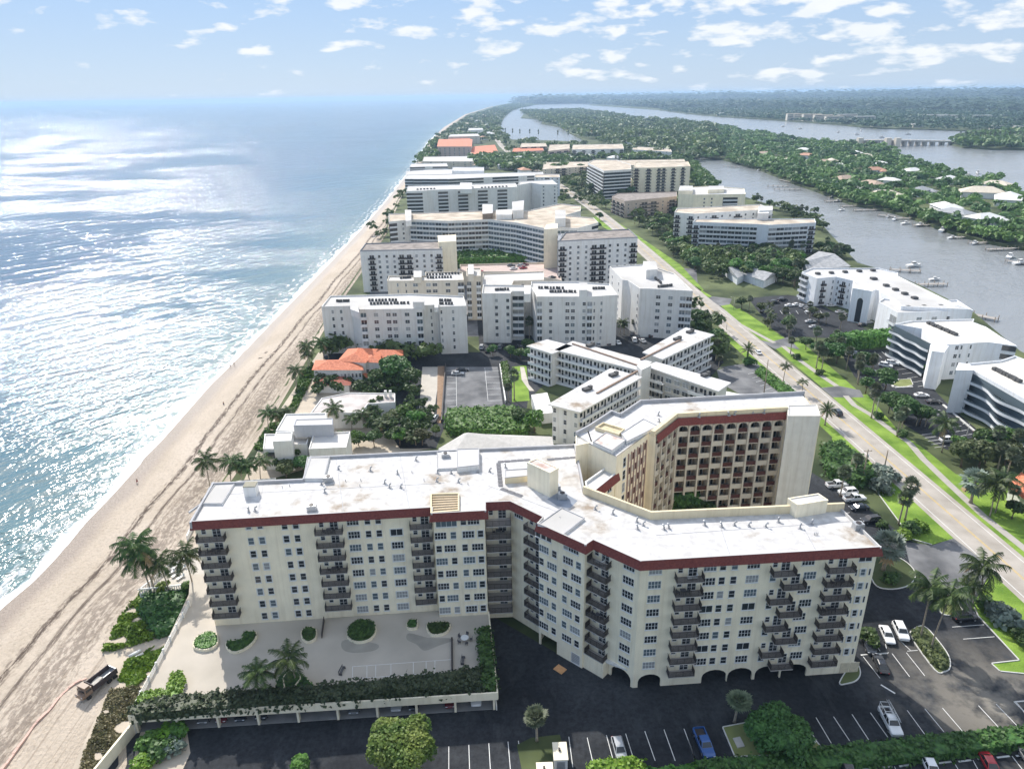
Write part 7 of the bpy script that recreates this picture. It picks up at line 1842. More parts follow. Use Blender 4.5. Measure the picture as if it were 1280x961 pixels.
# --- modern white house by the beach
mh = Bldg('white modern flat-roofed house on the beach just behind the sea wing', 7.5, WHITEP, name='modern_house', cat='house', base=(-55, 160))
WR = mat('weathered_white_roof', (.60, .58, .55), .9, .08, .3)
mh.body(gps([(345, 539), (357, 518), (408, 517), (409, 535), (400, 541)], 7), h=7, roof=WR, parapet=.4)
mh.body(gps([(329, 562), (331, 543), (365, 543), (366, 562)], 6), h=6, roof=WR, parapet=.4)
mh.body(gps([(341, 552), (345, 540), (366, 540), (364, 551)], 9), h=9, roof=WR, parapet=.2)
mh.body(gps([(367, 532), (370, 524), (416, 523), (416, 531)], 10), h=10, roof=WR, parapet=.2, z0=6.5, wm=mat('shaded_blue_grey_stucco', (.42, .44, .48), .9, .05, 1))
mh.body(gps([(386, 562), (392, 542), (438, 540), (433, 560)], 6.5), h=6.5, roof=WR, parapet=.4)
mh.body(gps([(364, 558), (366, 544), (388, 544), (384, 558)], 5), h=5, roof=WR, parapet=.9, name='terrace_wall')
mh.h = 6; A_, B_ = gp(331, 563, 6), gp(345, 563, 6); mh.facade(A_, B_, 'g', z0=3, fh=3, last=1); mh.done()
wl = Bldg('long low house with curved brownish roof behind the modern white house', 5, WHITEP, name='low_house', cat='house', base=(-40, 205)); 
wl.body(gps([(388, 517), (402, 498), (436, 491), (494, 492), (494, 503), (460, 505), (452, 516)], 5), roof=mat('mottled_brown_roof', (.34, .29, .27), .9, .2, .15, col2=(.60, .56, .53), detail=8), parapet=.3); wl.facade(gp(460, 507, 5), gp(494, 504, 5), '.w..w', z0=.5, fh=3.5, last=1)
for x in (482, 488): P = gp(x, 492, 6); b = MB(); b.obox(P, (.8, .8, 2.2), 0, 0, 5); b.build('chimney', WHITEP, wl.root)
wl.done()
# --- orange-tiled villa
vl = Bldg('white villa with orange clay-tile roofs beside the beach palms', 6.5, WHITEP, name='tiled_villa', cat='house', base=(-50, 240))
def hip(px, z, rise, over=.6, h0=0.0, ridge=.3, root=vl, roofm=ORANGE, wm=WHITEP):
    P = gps(px, z)
    if area(P) < 0: P = P[::-1]
    b = MB(); wallstrip(P, h0, z, b, True); b.build('wall', wm, root.root)
    Q = inset(P, -over); m0, m1 = lerp(Q[0], Q[3], .5), lerp(Q[1], Q[2], .5); L_ = math.hypot(Q[1][0]-Q[0][0], Q[1][1]-Q[0][1]); Wd = math.hypot(Q[3][0]-Q[0][0], Q[3][1]-Q[0][1])
    if Wd > L_: Q = Q[1:]+Q[:1]; m0, m1 = lerp(Q[0], Q[3], .5), lerp(Q[1], Q[2], .5)
    k = min(.45, ridge); r0, r1 = lerp(m0, m1, k), lerp(m0, m1, 1-k)
    b = MB(); b.add([(*q, z-.1) for q in Q]+[(*r0, z+rise), (*r1, z+rise)], [(0, 1, 5, 4), (1, 2, 5), (2, 3, 4, 5), (3, 0, 4), (3, 2, 1, 0)], 0); b.build('roof', roofm, root.root); return P
hip([(392, 461), (396, 450), (450, 449), (452, 461)], 6.5, 1.6); hip([(424, 450), (436, 436), (470, 436), (456, 452)], 8, 1.8); hip([(456, 451), (458, 440), (474, 440), (474, 452)], 7.5, 1.2)
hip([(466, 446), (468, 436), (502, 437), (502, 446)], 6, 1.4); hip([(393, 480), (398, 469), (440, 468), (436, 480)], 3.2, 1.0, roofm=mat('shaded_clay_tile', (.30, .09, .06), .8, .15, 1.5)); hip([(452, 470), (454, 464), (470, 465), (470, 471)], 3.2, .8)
vl.facade(gp(424, 464, 6), gp(452, 463, 6), 'nnnnnn', z0=2.8, fh=3, last=1); vl.facade(gp(456, 457, 7), gp(474, 456, 7), 'www', z0=3.4, fh=3, last=1); vl.done()
# --- far road traffic and mid car parks
cars_mid = [(602, 433, 'silver'), (616, 435, 'white'), (608, 437, 'black'), (625, 433, 'grey'), (640, 436, 'silver'), (650, 432, 'black'), (748, 430, 'silver'), (760, 428, 'dark'), (772, 427, 'white'), (793, 424, 'white'), (797, 420, 'dark'), (803, 425, 'silver'), (790, 416, 'grey'), (812, 418, 'black')]
for i, (x, y, c_) in enumerate(cars_mid): car('sedan' if i % 3 else 'suv', c_, x, y, 1.5+.15*(i % 3), c_+' car '+['left of the gap', 'below the dark bay', 'in the forecourt', 'beside the palm', 'by the grey wall', 'at the carport'][i % 6]+' before the '+('middle' if x < 700 else 'right')+' pale block', 'cars before the pale blocks')
car('sedan', 'silver', 572, 466, .05, 'silver car parked crosswise at the top of the small grey car park', 'cars before the pale blocks'); car('suv', 'white', 543, 522, 1.4, 'white car parked on the narrow lane by the mulch bed', 'cars before the pale blocks'); car('sedan', 'dark', 578, 461, .05, 'dark car beside the silver one atop the small grey car park', 'cars before the pale blocks')
# vegetation of the middle ground
hedge('hedge', gps([(558, 531), (560, 515), (640, 512), (655, 520), (660, 540), (640, 544), (590, 541), (562, 538)], 1.5), 0, 3.2, LEAFG, 'broad green shrub belt below the small grey car park', cat='hedge', dens=3, size=.42, seed=23, rough=.8)
mt = [(496, 484, 12, 'tree4', 'largest dark round tree beside the orange-roofed villa'), (474, 488, 8, 'tree2', 'dark tree left of the largest round tree by the villa'), (512, 490, 9, 'tree2', 'dark tree right of the largest round tree by the villa'), (452, 492, 5, 'tree2', 'low dark tree under the villa windows'),
      (405, 580, 5, 'tree2', 'dark bushy tree in the gap behind the sea wing, left'), (380, 590, 5, 'tree4', 'dark bushy tree against the sea wing rear wall'), (358, 597, 5, 'tree3', 'olive tree at the stair pocket of the sea wing'), (430, 560, 4.5, 'tree2', 'small dark tree behind the long sea wing roof'),
      (505, 528, 6, 'tree1', 'bright green tree by the sandy lane'), (520, 534, 5.5, 'tree1', 'green tree at the lane bend'), (490, 537, 6, 'tree3', 'olive tree among palms behind the modern house'), (545, 545, 3.5, 'tree1', 'small tree beside the white parked car'), (668, 540, 7, 'tree1', 'bright round tree left of the X-shaped building end'), (650, 532, 6, 'tree4', 'dark tree in the belt near the X-shaped building'),
      (448, 556, 4.5, 'tree1', 'green tree at the house driveway'), (468, 558, 5, 'tree2', 'dark tree above the roof edge of the sea wing'), (500, 556, 5, 'tree1', 'green tree just over the rear parapet'), (528, 556, 5, 'tree3', 'olive tree just over the rear parapet'), (418, 486, 4, 'tree2', 'dark low tree by the villa terrace'), (398, 492, 4, 'tree2', 'dark low tree at the seaward villa corner')]
for x, y, h, k, lb in mt: veg(k, x, y, h, lb)
pl = [(263, 610, 256, 577, 'coco1', 'coconut palm behind the sea wing, leftmost of the beach row'), (289, 604, 283, 577, 'coco2', 'coconut palm second from the left in the beach row'), (302, 602, 299, 579, 'coco3', 'coconut palm in the middle of the beach row'), (313, 604, 313, 581, 'coco1', 'coconut palm fourth in the beach row'), (326, 600, 325, 577, 'coco2', 'coconut palm at the right of the beach row by the white house'),
      (336, 538, 328, 516, 'coco1', 'coconut palm seaward of the white house, left'), (345, 534, 345, 515, 'coco2', 'coconut palm seaward of the white house, middle'), (358, 530, 361, 513, 'coco1', 'coconut palm seaward of the white house, right'), (386, 461, 376, 433, 'coco3', 'leaning palm seaward of the villa'), (405, 449, 402.7, 426, 'coco1', 'tall palm behind the villa at the beach'), (411, 449, 409.6, 434.4, 'coco2', 'palm by the pale block corner'),
      (388, 456, 393, 441, 'coco1', 'palm between the leaning palm and the villa'), (371, 486, 366.6, 463.6, 'coco2', 'big-headed palm on the dune before the villa'), (403, 482, 402, 467, 'coco1', 'palm by the villa porch'), (493, 448, 493, 432, 'sabal1', 'fan palm before the first pale block, left of two'), (515, 448, 514.5, 433, 'coco2', 'palm before the first pale block, right of two'),
      (422, 534, 420.8, 510, 'coco1', 'tall palm behind the modern white house'), (453, 534, 455, 517, 'coco2', 'palm right behind the modern house roof'), (440, 538, 440, 522, 'coco1', 'palm between modern house and low house'), (483, 545, 483, 528, 'coco3', 'palm on the lane left of the green trees'), (508, 552, 507, 538, 'coco1', 'palm over the rear parapet, right of the green trees'), (520, 556, 522, 543, 'coco2', 'palm next to the sandy lane end'),
      (643, 500, 641, 468, 'sabal1', 'fan palm by the garden lawn'), (636, 502, 635, 483, 'sabal2', 'fan palm by the car park wall'), (683, 470, 682, 450, 'sabal1', 'palm at the left tip of the X-shaped building'), (705, 425, 705, 397, 'sabal1', 'thin tall palm before the middle pale block, left'), (731, 425, 730, 408, 'sabal2', 'palm before the middle pale block, right'), (662, 424, 662, 401, 'sabal1', 'tall palm at the dark bay of the middle pale block'), (775, 418, 776, 402, 'coco1', 'palm in the gap right of the middle pale block'), (793, 416, 794, 402, 'sabal1', 'fan palm by the forecourt cars'), (803, 412, 800, 399, 'sabal2', 'fan palm behind the forecourt cars')]
for bx, by, tx, ty, k, lb in pl: veg(k, bx, by, 0, lb, top=(tx, ty))
ground_cover('dune_plants', gps([(318, 560), (330, 540), (365, 505), (375, 470), (390, 455), (398, 460), (370, 512), (345, 545), (330, 566)], 0), 0, 9000, .3, LEAFG, 'green dune creeper strip before the beach houses', .8, 5)
sheet('garden', gps([(300, 610), (338, 530), (398, 440), (450, 440), (545, 460), (540, 560), (400, 580)], 0), .015, SAND2, px=False)
# ================================================================ east side of the road
sheet('car_park', [(935, 372), (985, 368), (1010, 372), (1100, 420), (1085, 425), (1000, 420), (985, 424), (965, 410), (945, 385)], .04, ASPH)
sheet('car_park', [(1050, 438), (1110, 436), (1130, 452), (1160, 478), (1185, 505), (1235, 548), (1260, 566), (1225, 575), (1180, 560), (1130, 530), (1100, 495), (1068, 470)], .04, ASPH)
lines([((1168+6.6*i, 518+5.3*i), (1182+6.6*i, 517+5.0*i)) for i in range(-1, 8)]+[((1152+4*i, 543+4*i), (1166+4*i, 541+4*i)) for i in range(0, 5)]+[((1108+6.5*i, 451+5.3*i), (1121+6.5*i, 450.5+5*i)) for i in range(0, 7)]+[((1066+9*i, 439), (1075+9*i, 447)) for i in range(5)], w=.14, z=.055)
lines([((935+5*i, 467+5*i), (950+6*i, 464+4.5*i)) for i in range(0, 8)], w=.14, z=.06)
lines([((975+10*i, 388), (978+10*i, 392)) for i in range(6)], w=.14, z=.06)
sheet('car_park', [(896, 462), (920, 455), (942, 466), (990, 500), (975, 505), (925, 492), (900, 478)], .05, ASPHL)
sheet('lawn', [(1190, 510), (1210, 506), (1280, 530), (1310, 550), (1290, 560), (1245, 536)], .06, LAWN)
b = MB(); 
for a, c in (((1180, 506), (1228, 546)), ((1114, 479), (1118, 484)), ((1118, 484), (1140, 483)), ((1114, 479), (1122, 474))): b.seg(gp(*a), gp(*c), 0, .35, .6, 0)
tag(b.build('kerb', KERB), None, None, None, 'structure')
island([(1114, 480), (1122, 474), (1138, 473), (1141, 480), (1128, 484)], '', m=LAWNP)
RW = mat('bright_white_stucco', (.82, .83, .84), .8, .04, .4)
CREAMR = mat('warm_white_roof', (.70, .66, .59), .85, .05, .15, col2=(.76, .73, .67))
def wavy(bd, A, B, n, z0, fh, amp=.9, out=1.4, seg=26):
    "rows of balconies whose white parapets snake in and out"
    W = Wall(bd.root, A, B)
    for f in range(n):
        z = z0+f*fh; b = MB(); pts = []
        for i in range(seg+1):
            t = W.L*i/seg; o = out+amp*math.sin(i/seg*math.pi*4.5+.6*f); pts.append(W.at(t, o))
        for a, c in zip(pts, pts[1:]): b.seg(a, c, z-.25, z+.55, .12, 0, 0)
        for a, c, i in zip(pts, pts[1:], range(seg)):
            p, q = W.at(W.L*i/seg, .02), W.at(W.L*(i+1)/seg, .02)
            b.add([(*p, z), (*a, z), (*c, z), (*q, z)], [(0, 1, 2, 3), (3, 2, 1, 0)], 0)
        b.build('balcony', WRAIL, bd.root)
        g_ = MB()
        for a, c in zip(pts, pts[1:]): g_.seg(a, c, z+.56, z+1.05, .04, 0, 0)
        g_.build('glass_rail', GLASSB, bd.root)
        d = MB(); d.seg(W.A, W.B, z+.1, z+fh-.5, .04, 0); d.build('window', GLASSB, bd.root)
# R1: white block with tall arch, at the canal
r1 = Bldg('white canal-side block with a tall arched entrance and rooftop units', 13, RW, base=(175, 320))
fr_ = gps([(1002, 341), (1021, 349), (1045, 347), (1066, 352), (1082, 362), (1098, 372), (1106, 367), (1135, 378)], 13)
bk_ = gps([(1015, 336), (1098, 336), (1122, 342), (1122, 346), (1195, 382), (1214, 388)], 13)
p_ = [fr_[0], fr_[1], fr_[2], fr_[3]]+gps([(1070, 360), (1098, 364), (1122, 378), (1126, 384)], 13)+[bk_[5], bk_[4], bk_[3], bk_[2], bk_[1], bk_[0]]
r1.body(p_); r1.facade(p_[0], p_[1], 'B.', z0=1.5); r1.facade(p_[1], p_[2], '.b.n', z0=1); r1.facade(p_[2], p_[3], 'nbn', z0=1)
AR = Wall(r1.root, gp(1066, 362, 14), gp(1090, 366, 14)); 
b = MB(); b.prism([AR.at(0, .5), AR.at(AR.L, .5), AR.at(AR.L, -4), AR.at(0, -4)], 0, 15, 0); b.build('arched_portal', RW, r1.root)
b = MB(); fp = [(AR.L*.35, .2), (AR.L*.65, .2)]; n_ = 8
arc = [(AR.L*.65-AR.L*.30*(1-math.cos(math.pi*k/n_))/2, 9.6+1.6*math.sin(math.pi*k/n_)) for k in range(n_+1)]
b.add([(*AR.at(s_, .53), z) for s_, z in [(AR.L*.35, .3), (AR.L*.65, .3)]+arc], [tuple(range(n_+3))], 0); b.build('arch_window', GLASS, r1.root)
r1.units((1013, 343), (1100, 338), 5, sz=2.0); r1.units((1088, 348), (1096, 350), 1, sz=2.6); r1.units((1102, 355), (1150, 376), 4, sz=2.2); r1.done()
r1b = Bldg('white flat block in front of the arched canal-side block, with a dark square window', 12, RW, base=(185, 290))
fr_ = gps([(1098, 378), (1122, 392), (1216, 389)], 12); bk_ = gps([(1104, 374), (1135, 378), (1196, 376)], 12)
r1b.body(fr_+bk_[::-1], h=12); r1b.facade(fr_[0], fr_[1], '..B', z0=3, fh=4, last=2); r1b.facade(fr_[1], fr_[2], '.dddd', z0=8, fh=3, last=1); r1b.units((1125, 385), (1185, 383), 3, sz=2.2); r1b.done()
# R2
r2 = Bldg('white block with stepped glassy balconies and cream roof beside the canal, middle one', 12.5, RW, base=(185, 250))
fr_ = gps([(1118, 406), (1127, 405), (1152, 412), (1166, 430), (1176, 428), (1188, 432), (1234, 429), (1271, 434)], 12.5); bk_ = gps([(1140, 402), (1217, 400), (1216, 404), (1232, 410), (1250, 422)], 12.5)
r2.body([fr_[0], fr_[2], fr_[3], fr_[5], fr_[6], fr_[7]]+bk_[::-1], roof=CREAMR); r2.facade(fr_[5], fr_[6], '.dn.n...', z0=.8, fh=3.1); r2.facade(fr_[6], fr_[7], '.g', z0=.8, fh=3.1)
wavy(r2, fr_[0], fr_[3], 4, .9, 3.0, amp=.3)
b = MB(); b.prism(gps([(1163, 430), (1177, 427), (1186, 432), (1180, 440), (1165, 438)], 13.5), 0, 13.5, 0); b.build('stair_tower', RW, r2.root)
r2.units((1160, 404), (1195, 419), 11, sz=1.5); r2.done()
# R3
r3 = Bldg('white block with snaking blue-glass balconies at the right edge', 13, RW, base=(180, 200))
fr_ = gps([(1195, 462), (1214, 463), (1280, 500), (1330, 530)], 13); bk_ = gps([(1208, 456), (1250, 452), (1268, 446), (1330, 470)], 13)
r3.body([fr_[0], fr_[1], fr_[2], fr_[3]]+bk_[::-1], roof=CREAMR)
wavy(r3, fr_[1], fr_[3], 4, 1.0, 3.0, seg=40)
b = MB(); b.prism(gps([(1195, 462), (1217, 462), (1212, 454), (1198, 453)], 14.5), 0, 14.5, 0); b.build('stair_tower', RW, r3.root); r3.units((1243, 462), (1275, 478), 10, sz=1.4); r3.done()
rh = Bldg('small white house with orange roof among trees at the right edge', 4, WHITEP, name='tiled_house', cat='house', base=(150, 150))
hip([(1262, 606), (1282, 622), (1300, 610), (1278, 592)], 4, 1.4, root=rh); rh.done()
# low gabled grey roofs among trees
gr = Bldg('grey metal-roofed low building with saw-tooth ridges among trees by the canal', 6, COOLW, name='low_house', cat='house', base=(140, 400))
for (px) in ([(903, 332), (922, 326), (946, 334), (922, 346)], [(926, 340), (942, 334), (972, 342), (955, 350)]): hip(px, 4.2, 2.2, root=gr, roofm=ROOFG, wm=COOLW, ridge=.0)
gr.done()
gr2 = Bldg('grey shingled low building at the canal bank right of the saw-tooth roofs', 6, COOLW, name='low_house', cat='house', base=(160, 380)); hip([(1000, 328), (1024, 314), (1062, 332), (1010, 336)], 6, 2.5, root=gr2, roofm=ROOFG, wm=COOLW, ridge=.0); gr2.done()
# tall clipped hedge between car parks
hedge('hedge', gps([(1040, 420), (1112, 413), (1114, 420), (1045, 428)], 4), 0, 5.2, LEAFG, 'tall clipped hedge wall between the two car parks across the road', dens=2.2, size=.45, seed=31, rough=.5)
# cars in the eastern car parks
EC = [('sedan', 'white', 987, 381, .2, 'white sedan nearest the road in the upper car park'), ('sedan', 'silver', 1013, 401, .1, 'silver sedan alone at the lower row of the upper car park'), ('sedan', 'black', 955, 388, .6, 'black car under the palms at the road side of the upper car park'),
      ('sedan', 'white', 996, 380, .2, 'white car beside the nearest one in the upper car park'), ('suv', 'dark', 978, 374, .2, 'dark SUV in the top row of the upper car park'), ('suv', 'black', 968, 377, .2, 'black SUV in the top row of the upper car park'), ('sedan', 'silver', 1004, 382, .5, 'silver car in the slanted row of the upper car park'), ('sedan', 'grey', 1009, 385, .5, 'grey car in the slanted row of the upper car park'),
      ('sedan', 'white', 1012, 388, .5, 'white car lowest in the slanted row of the upper car park'), ('suv', 'dark', 1022, 393, .4, 'dark SUV right of the slanted row'), ('sedan', 'white', 1039, 381, .05, 'white sedan by the arched block entrance'), ('suv', 'silver', 1030, 376, .05, 'silver SUV by the arched block wall'), ('sedan', 'silver', 1050, 389, .3, 'silver sedan in front of the arched portal'), ('sedan', 'grey', 1058, 393, .4, 'grey sedan before the portal palms'),
      ('sedan', 'dark', 1078, 405, .3, 'dark car at the foot of the white flat block'), ('sedan', 'white', 1085, 402, .3, 'white car at the foot of the white flat block'), ('sedan', 'white', 1061, 442, -.5, 'white car in the shade of the tall hedge, left'), ('sedan', 'silver', 1070, 441, -.5, 'silver car in the shade of the tall hedge, right'), ('suv', 'white', 1115, 453, -.4, 'white SUV by the island tree in the lower car park'), ('suv', 'white', 1107, 456, -.6, 'white car next to the island SUV in the lower car park'),
      ('sedan', 'white', 1152, 493, .0, 'white sedan in the middle of the lower car park'), ('sedan', 'black', 1167, 501, .0, 'black sedan diagonally beside the white one'), ('sedan', 'white', 1235, 547, .0, 'white sedan at the far right end of the lower car park'), ('sedan', 'dark', 1228, 540, .0, 'dark sedan just behind the white one at the right end'), ('suv', 'white', 1185, 549, .1, 'pale SUV under the palms by the lamp post'), ('sedan', 'silver', 1090, 464, .2, 'silver car under trees at the left of the lower car park')]
for k_, c_, x, y, a, lb in EC: car(k_, c_, x, y, a, lb, 'cars across the road')
car('sedan', 'silver', 1018, 408, .1, 'silver car under trees below the upper car park', 'cars across the road')
# palms and trees
pp = [(933, 454, 935, 436, 'date', 'round date palm on the kerb island by the road'), (1031, 531, 1031, 512, 'date', 'dark date palm at the street corner of the arcaded block'), (979, 476, 982, 457, 'royal', 'small palm on the left verge, upper of two'), (1002, 493, 1002, 477, 'royal', 'small palm on the left verge, lower of two'),
      (894, 399, 893, 390, 'royal', 'palm near the far bend of the verge'), (898, 459, 901, 447, 'sabal1', 'fan palm at the entrance of the X-shaped building'), (988, 442, 988, 425, 'sabal1', 'fan palm at the driveway across the road'), (1020, 460, 1020, 432, 'sabal2', 'tall fan palm on the path lawn before the hedge'), (1027, 462, 1028, 440, 'sabal1', 'fan palm beside the tallest one before the hedge'),
      (1089, 522, 1092, 487, 'sabal1', 'tall fan palm with dark trunk on the path lawn'), (1121, 545, 1122, 520, 'sabal2', 'fan palm pair on the path lawn, left trunk'), (1126, 540, 1130, 515, 'sabal1', 'fan palm pair on the path lawn, right trunk'), (1145, 532, 1146, 518, 'sabal2', 'small fan palm by the lower car park edge'), (1156, 533, 1158, 519, 'sabal1', 'small fan palm right of the lower car park edge'),
      (1177, 565, 1178, 528, 'coco1', 'tall palm in front of the pale SUV'), (1237, 645, 1240, 607, 'coco2', 'tall palm pair on the bright lawn, left'), (1244, 640, 1250, 600, 'coco3', 'tall palm pair on the bright lawn, right'), (1213, 628, 1215, 600, 'silver', 'silver-trunked palm at the lawn edge'), (1262, 540, 1266, 512, 'sabal1', 'palm before the snaking balconies, left'), (1270, 535, 1273, 508, 'sabal2', 'palm before the snaking balconies, right'),
      (1088, 468, 1090, 450, 'sabal1', 'palm on the lower car park edge'), (1072, 480, 1073, 456, 'sabal2', 'palm by the driveway mouth of the lower car park'), (1090, 466, 1097, 446, 'sabal1', 'palm with grey crown in the lower car park'), (1063, 398, 1064, 384, 'sabal1', 'palm before the tall arch, left'), (1077, 402, 1083, 382, 'sabal2', 'palm before the tall arch, right'), (1050, 412, 1060, 396, 'sabal1', 'palm by the tall hedge end'),
      (1050, 620, 1043, 590, 'sabal1', 'fan palm between road and arcaded block, left'), (1067, 598, 1046, 572, 'sabal2', 'fan palm between road and arcaded block, behind'), (1123, 655, 1121, 622, 'sabal1', 'tall shaggy palm on the verge by the side car row'), (1131, 650, 1128, 606, 'sabal2', 'tallest shaggy palm on the verge by the road'),
      (780, 418, 782, 404, 'sabal1', 'palm in the shade beside the rightmost pale block'), (1120, 446, 1124, 430, 'sabal2', 'palm on the island of the lower car park')]
for bx, by, tx, ty, k, lb in pp: veg(k, bx, by, 0, lb, top=(tx, ty))
shrubs([(935, 456, 1.8, 'bush2', 'ring of dark shrubs round the round date palm'), (1098, 522, 1.2, 'bush2', 'bush at the foot of the tall dark-trunked palm'), (1127, 545, 1.3, 'bush2', 'bush at the foot of the fan palm pair'), (1024, 468, 1.2, 'bush2', 'bush under the fan palms before the hedge'), (996, 448, 1.2, 'bush2', 'bush under the driveway palm'),
    (1104, 598, 2.2, 'bushs', 'large silver-leaved shrub beside the side car row, upper'), (1098, 612, 2.0, 'bushs', 'large silver-leaved shrub beside the side car row, lower'), (1103, 658, 1.0, 'bush2', 'flowering dark shrub at the near end of the side car row'), (1150, 662, 1.4, 'bush3', 'yellow shrub in the verge corner')])
hedge('hedge', gps([(944, 464), (952, 458), (1003, 496), (998, 503), (985, 496)], .8), 0, 1.3, LEAFG, 'low hedge along the road above the striped car park', dens=4, size=.3, seed=33, rough=.3)
hedge('hedge', gps([(1028, 560), (1050, 556), (1080, 580), (1092, 600), (1070, 604), (1035, 590)], 1.5), 0, 3.2, LEAFD, 'dense shrubbery between the arcaded block and the road', cat='shrubbery', dens=3, size=.4, seed=34, rough=.9)
def patch_trees(poly_px, n, kinds, hr, label, group, seed, avoid=(), z0=0.0, avr=6):
    q = pointcloud_in(gps(poly_px, z0), n*3, seed); rng = random.Random(seed); out = []
    for x, y in q:
        if any((x-a)**2+(y-b_)**2 < avr*avr for a, b_ in avoid): continue
        if any((x-a)**2+(y-b_)**2 < 9 for a, b_ in out): continue
        out.append((x, y)); veg(rng.choice(kinds), 0, 0, rng.uniform(*hr), label, group, z0=z0, loc=(x, y))
        if len(out) >= n: break
K1 = ['tree1', 'tree2', 'tree3', 'tree4', 'sabal1', 'sabal2']; KD = ['tree2', 'tree4', 'tree2', 'sabal1']
patch_trees([(1045, 455), (1070, 450), (1085, 470), (1130, 505), (1160, 535), (1120, 530), (1080, 490)], 12, KD, (5, 8), 'dark tree in the belt between the walking path and the lower car park', 'trees beside the lower car park', 1)
patch_trees([(1160, 560), (1225, 560), (1285, 570), (1290, 610), (1250, 600), (1200, 588)], 14, K1, (5, 8), 'tree in the grove beyond the bright lawn at the right edge', 'trees in the right-edge grove', 2)
patch_trees([(1255, 620), (1285, 630), (1290, 660), (1262, 650)], 4, K1, (4, 6), 'tree in the grove beyond the bright lawn at the right edge', 'trees in the right-edge grove', 3)
patch_trees([(1160, 440), (1180, 470), (1165, 478), (1140, 452)], 5, K1, (4, 7), 'tree between the lower car park and the white canal blocks', 'trees beside the canal blocks', 4)
patch_trees([(1005, 432), (1050, 430), (1062, 452), (1030, 462), (1002, 446)], 10, KD, (5, 8), 'tree in the dark clump left of the tall clipped hedge', 'trees left of the tall hedge', 5)
patch_trees([(925, 385), (960, 392), (985, 410), (1000, 424), (968, 425), (940, 405)], 12, ['tree3', 'tree2', 'sabal1', 'sabal2', 'royal'], (4, 7), 'small tree in the strip between road path and upper car park', 'trees by the upper car park', 6)
patch_trees([(870, 345), (960, 352), (1000, 362), (1002, 345), (985, 340), (905, 345)], 24, KD+['tree1'], (6, 10), 'tree in the belt above the upper car park', 'trees above the upper car park', 7)
patch_trees([(1000, 368), (1010, 385), (1050, 412), (1010, 400)], 5, ['sabal1', 'sabal2', 'tree3'], (4, 6), 'small tree between the rows of the upper car park', 'trees in the upper car park', 8)
patch_trees([(960, 330), (1000, 310), (1040, 312), (1062, 330), (1000, 326), (980, 340)], 14, KD, (6, 9), 'tree on the canal bank around the grey roofs', 'trees around the grey roofs', 9)
patch_trees([(870, 320), (940, 316), (1005, 318), (995, 322), (900, 330)], 22, KD+['sabal1'], (6, 9), 'tree along the foot of the bluish banded block', 'trees before the banded block', 10)
patch_trees([(800, 270), (850, 280), (866, 312), (900, 340), (870, 345), (840, 320), (815, 295)], 34, KD+['tree1', 'tree3'], (5, 9), 'tree in the green belt right of the far road', 'trees right of the far road', 11)
patch_trees([(765, 262), (800, 262), (830, 275), (800, 285)], 8, KD, (6, 9), 'tree beside the low brown-roofed block', 'trees beside the brown-roofed block', 12)
patch_trees([(868, 400), (905, 440), (900, 462), (880, 440), (866, 415)], 12, KD, (4, 7), 'tree between the X-shaped building and the road', 'trees beside the X-shaped building', 13)
patch_trees([(700, 344), (780, 352), (770, 356), (705, 350)], 8, ['tree1', 'tree2', 'sabal1'], (4, 6), 'small tree at the foot of the white balcony block', 'trees at the white balcony block', 14)
patch_trees([(700, 222), (735, 220), (790, 245), (770, 262), (735, 260)], 22, KD, (7, 11), 'tree in the wood before the angled white block', 'trees before the angled white block', 15)
patch_trees([(600, 440), (660, 440), (690, 448), (660, 455), (610, 446)], 7, KD, (4, 6), 'small tree along the lane behind the grey car park', 'trees along the lane', 16)
patch_trees([(905, 330), (1000, 322), (1002, 340), (960, 352), (905, 348)], 22, KD+['tree1'], (6, 10), 'tree in the belt above the upper car park', 'trees above the upper car park', 17, avoid=[gp(925, 340), gp(948, 345)], avr=9)
patch_trees([(640, 196), (735, 200), (790, 186), (860, 200), (862, 210), (700, 222), (645, 214)], 34, KD, (8, 12), 'dark tree between the far pale blocks', 'trees between the far blocks', 18)
patch_trees([(700, 262), (735, 262), (760, 285), (730, 288)], 5, KD, (5, 8), 'tree at the tip of the curved grey block', 'trees at the curved block', 19)
patch_trees([(820, 250), (860, 252), (862, 262), (846, 270), (800, 262)], 12, KD, (5, 9), 'tree between the brown-roofed and the canal blocks', 'trees by the canal blocks', 20)
patch_trees([(930, 248), (965, 258), (1018, 272), (1030, 290), (1020, 290), (960, 262)], 12, KD, (5, 8), 'tree on the canal edge behind the banded block', 'trees on the canal edge', 21)
sheet('verge', [(735, 272), (758, 268), (800, 296), (850, 330), (880, 362), (862, 366), (825, 335), (790, 305)], .03, LAWN)
for a, b_, c_, h_ in ((822, 206, 228, 17), (838, 205, 228, 18), (847, 206, 226, 16), (855, 205, 225, 17), (808, 208, 232, 14)):
    veg('tree4', 0, 0, h_, 'tall dark tree standing against the cream striped block', 'trees against the striped block', loc=gp(a, c_))
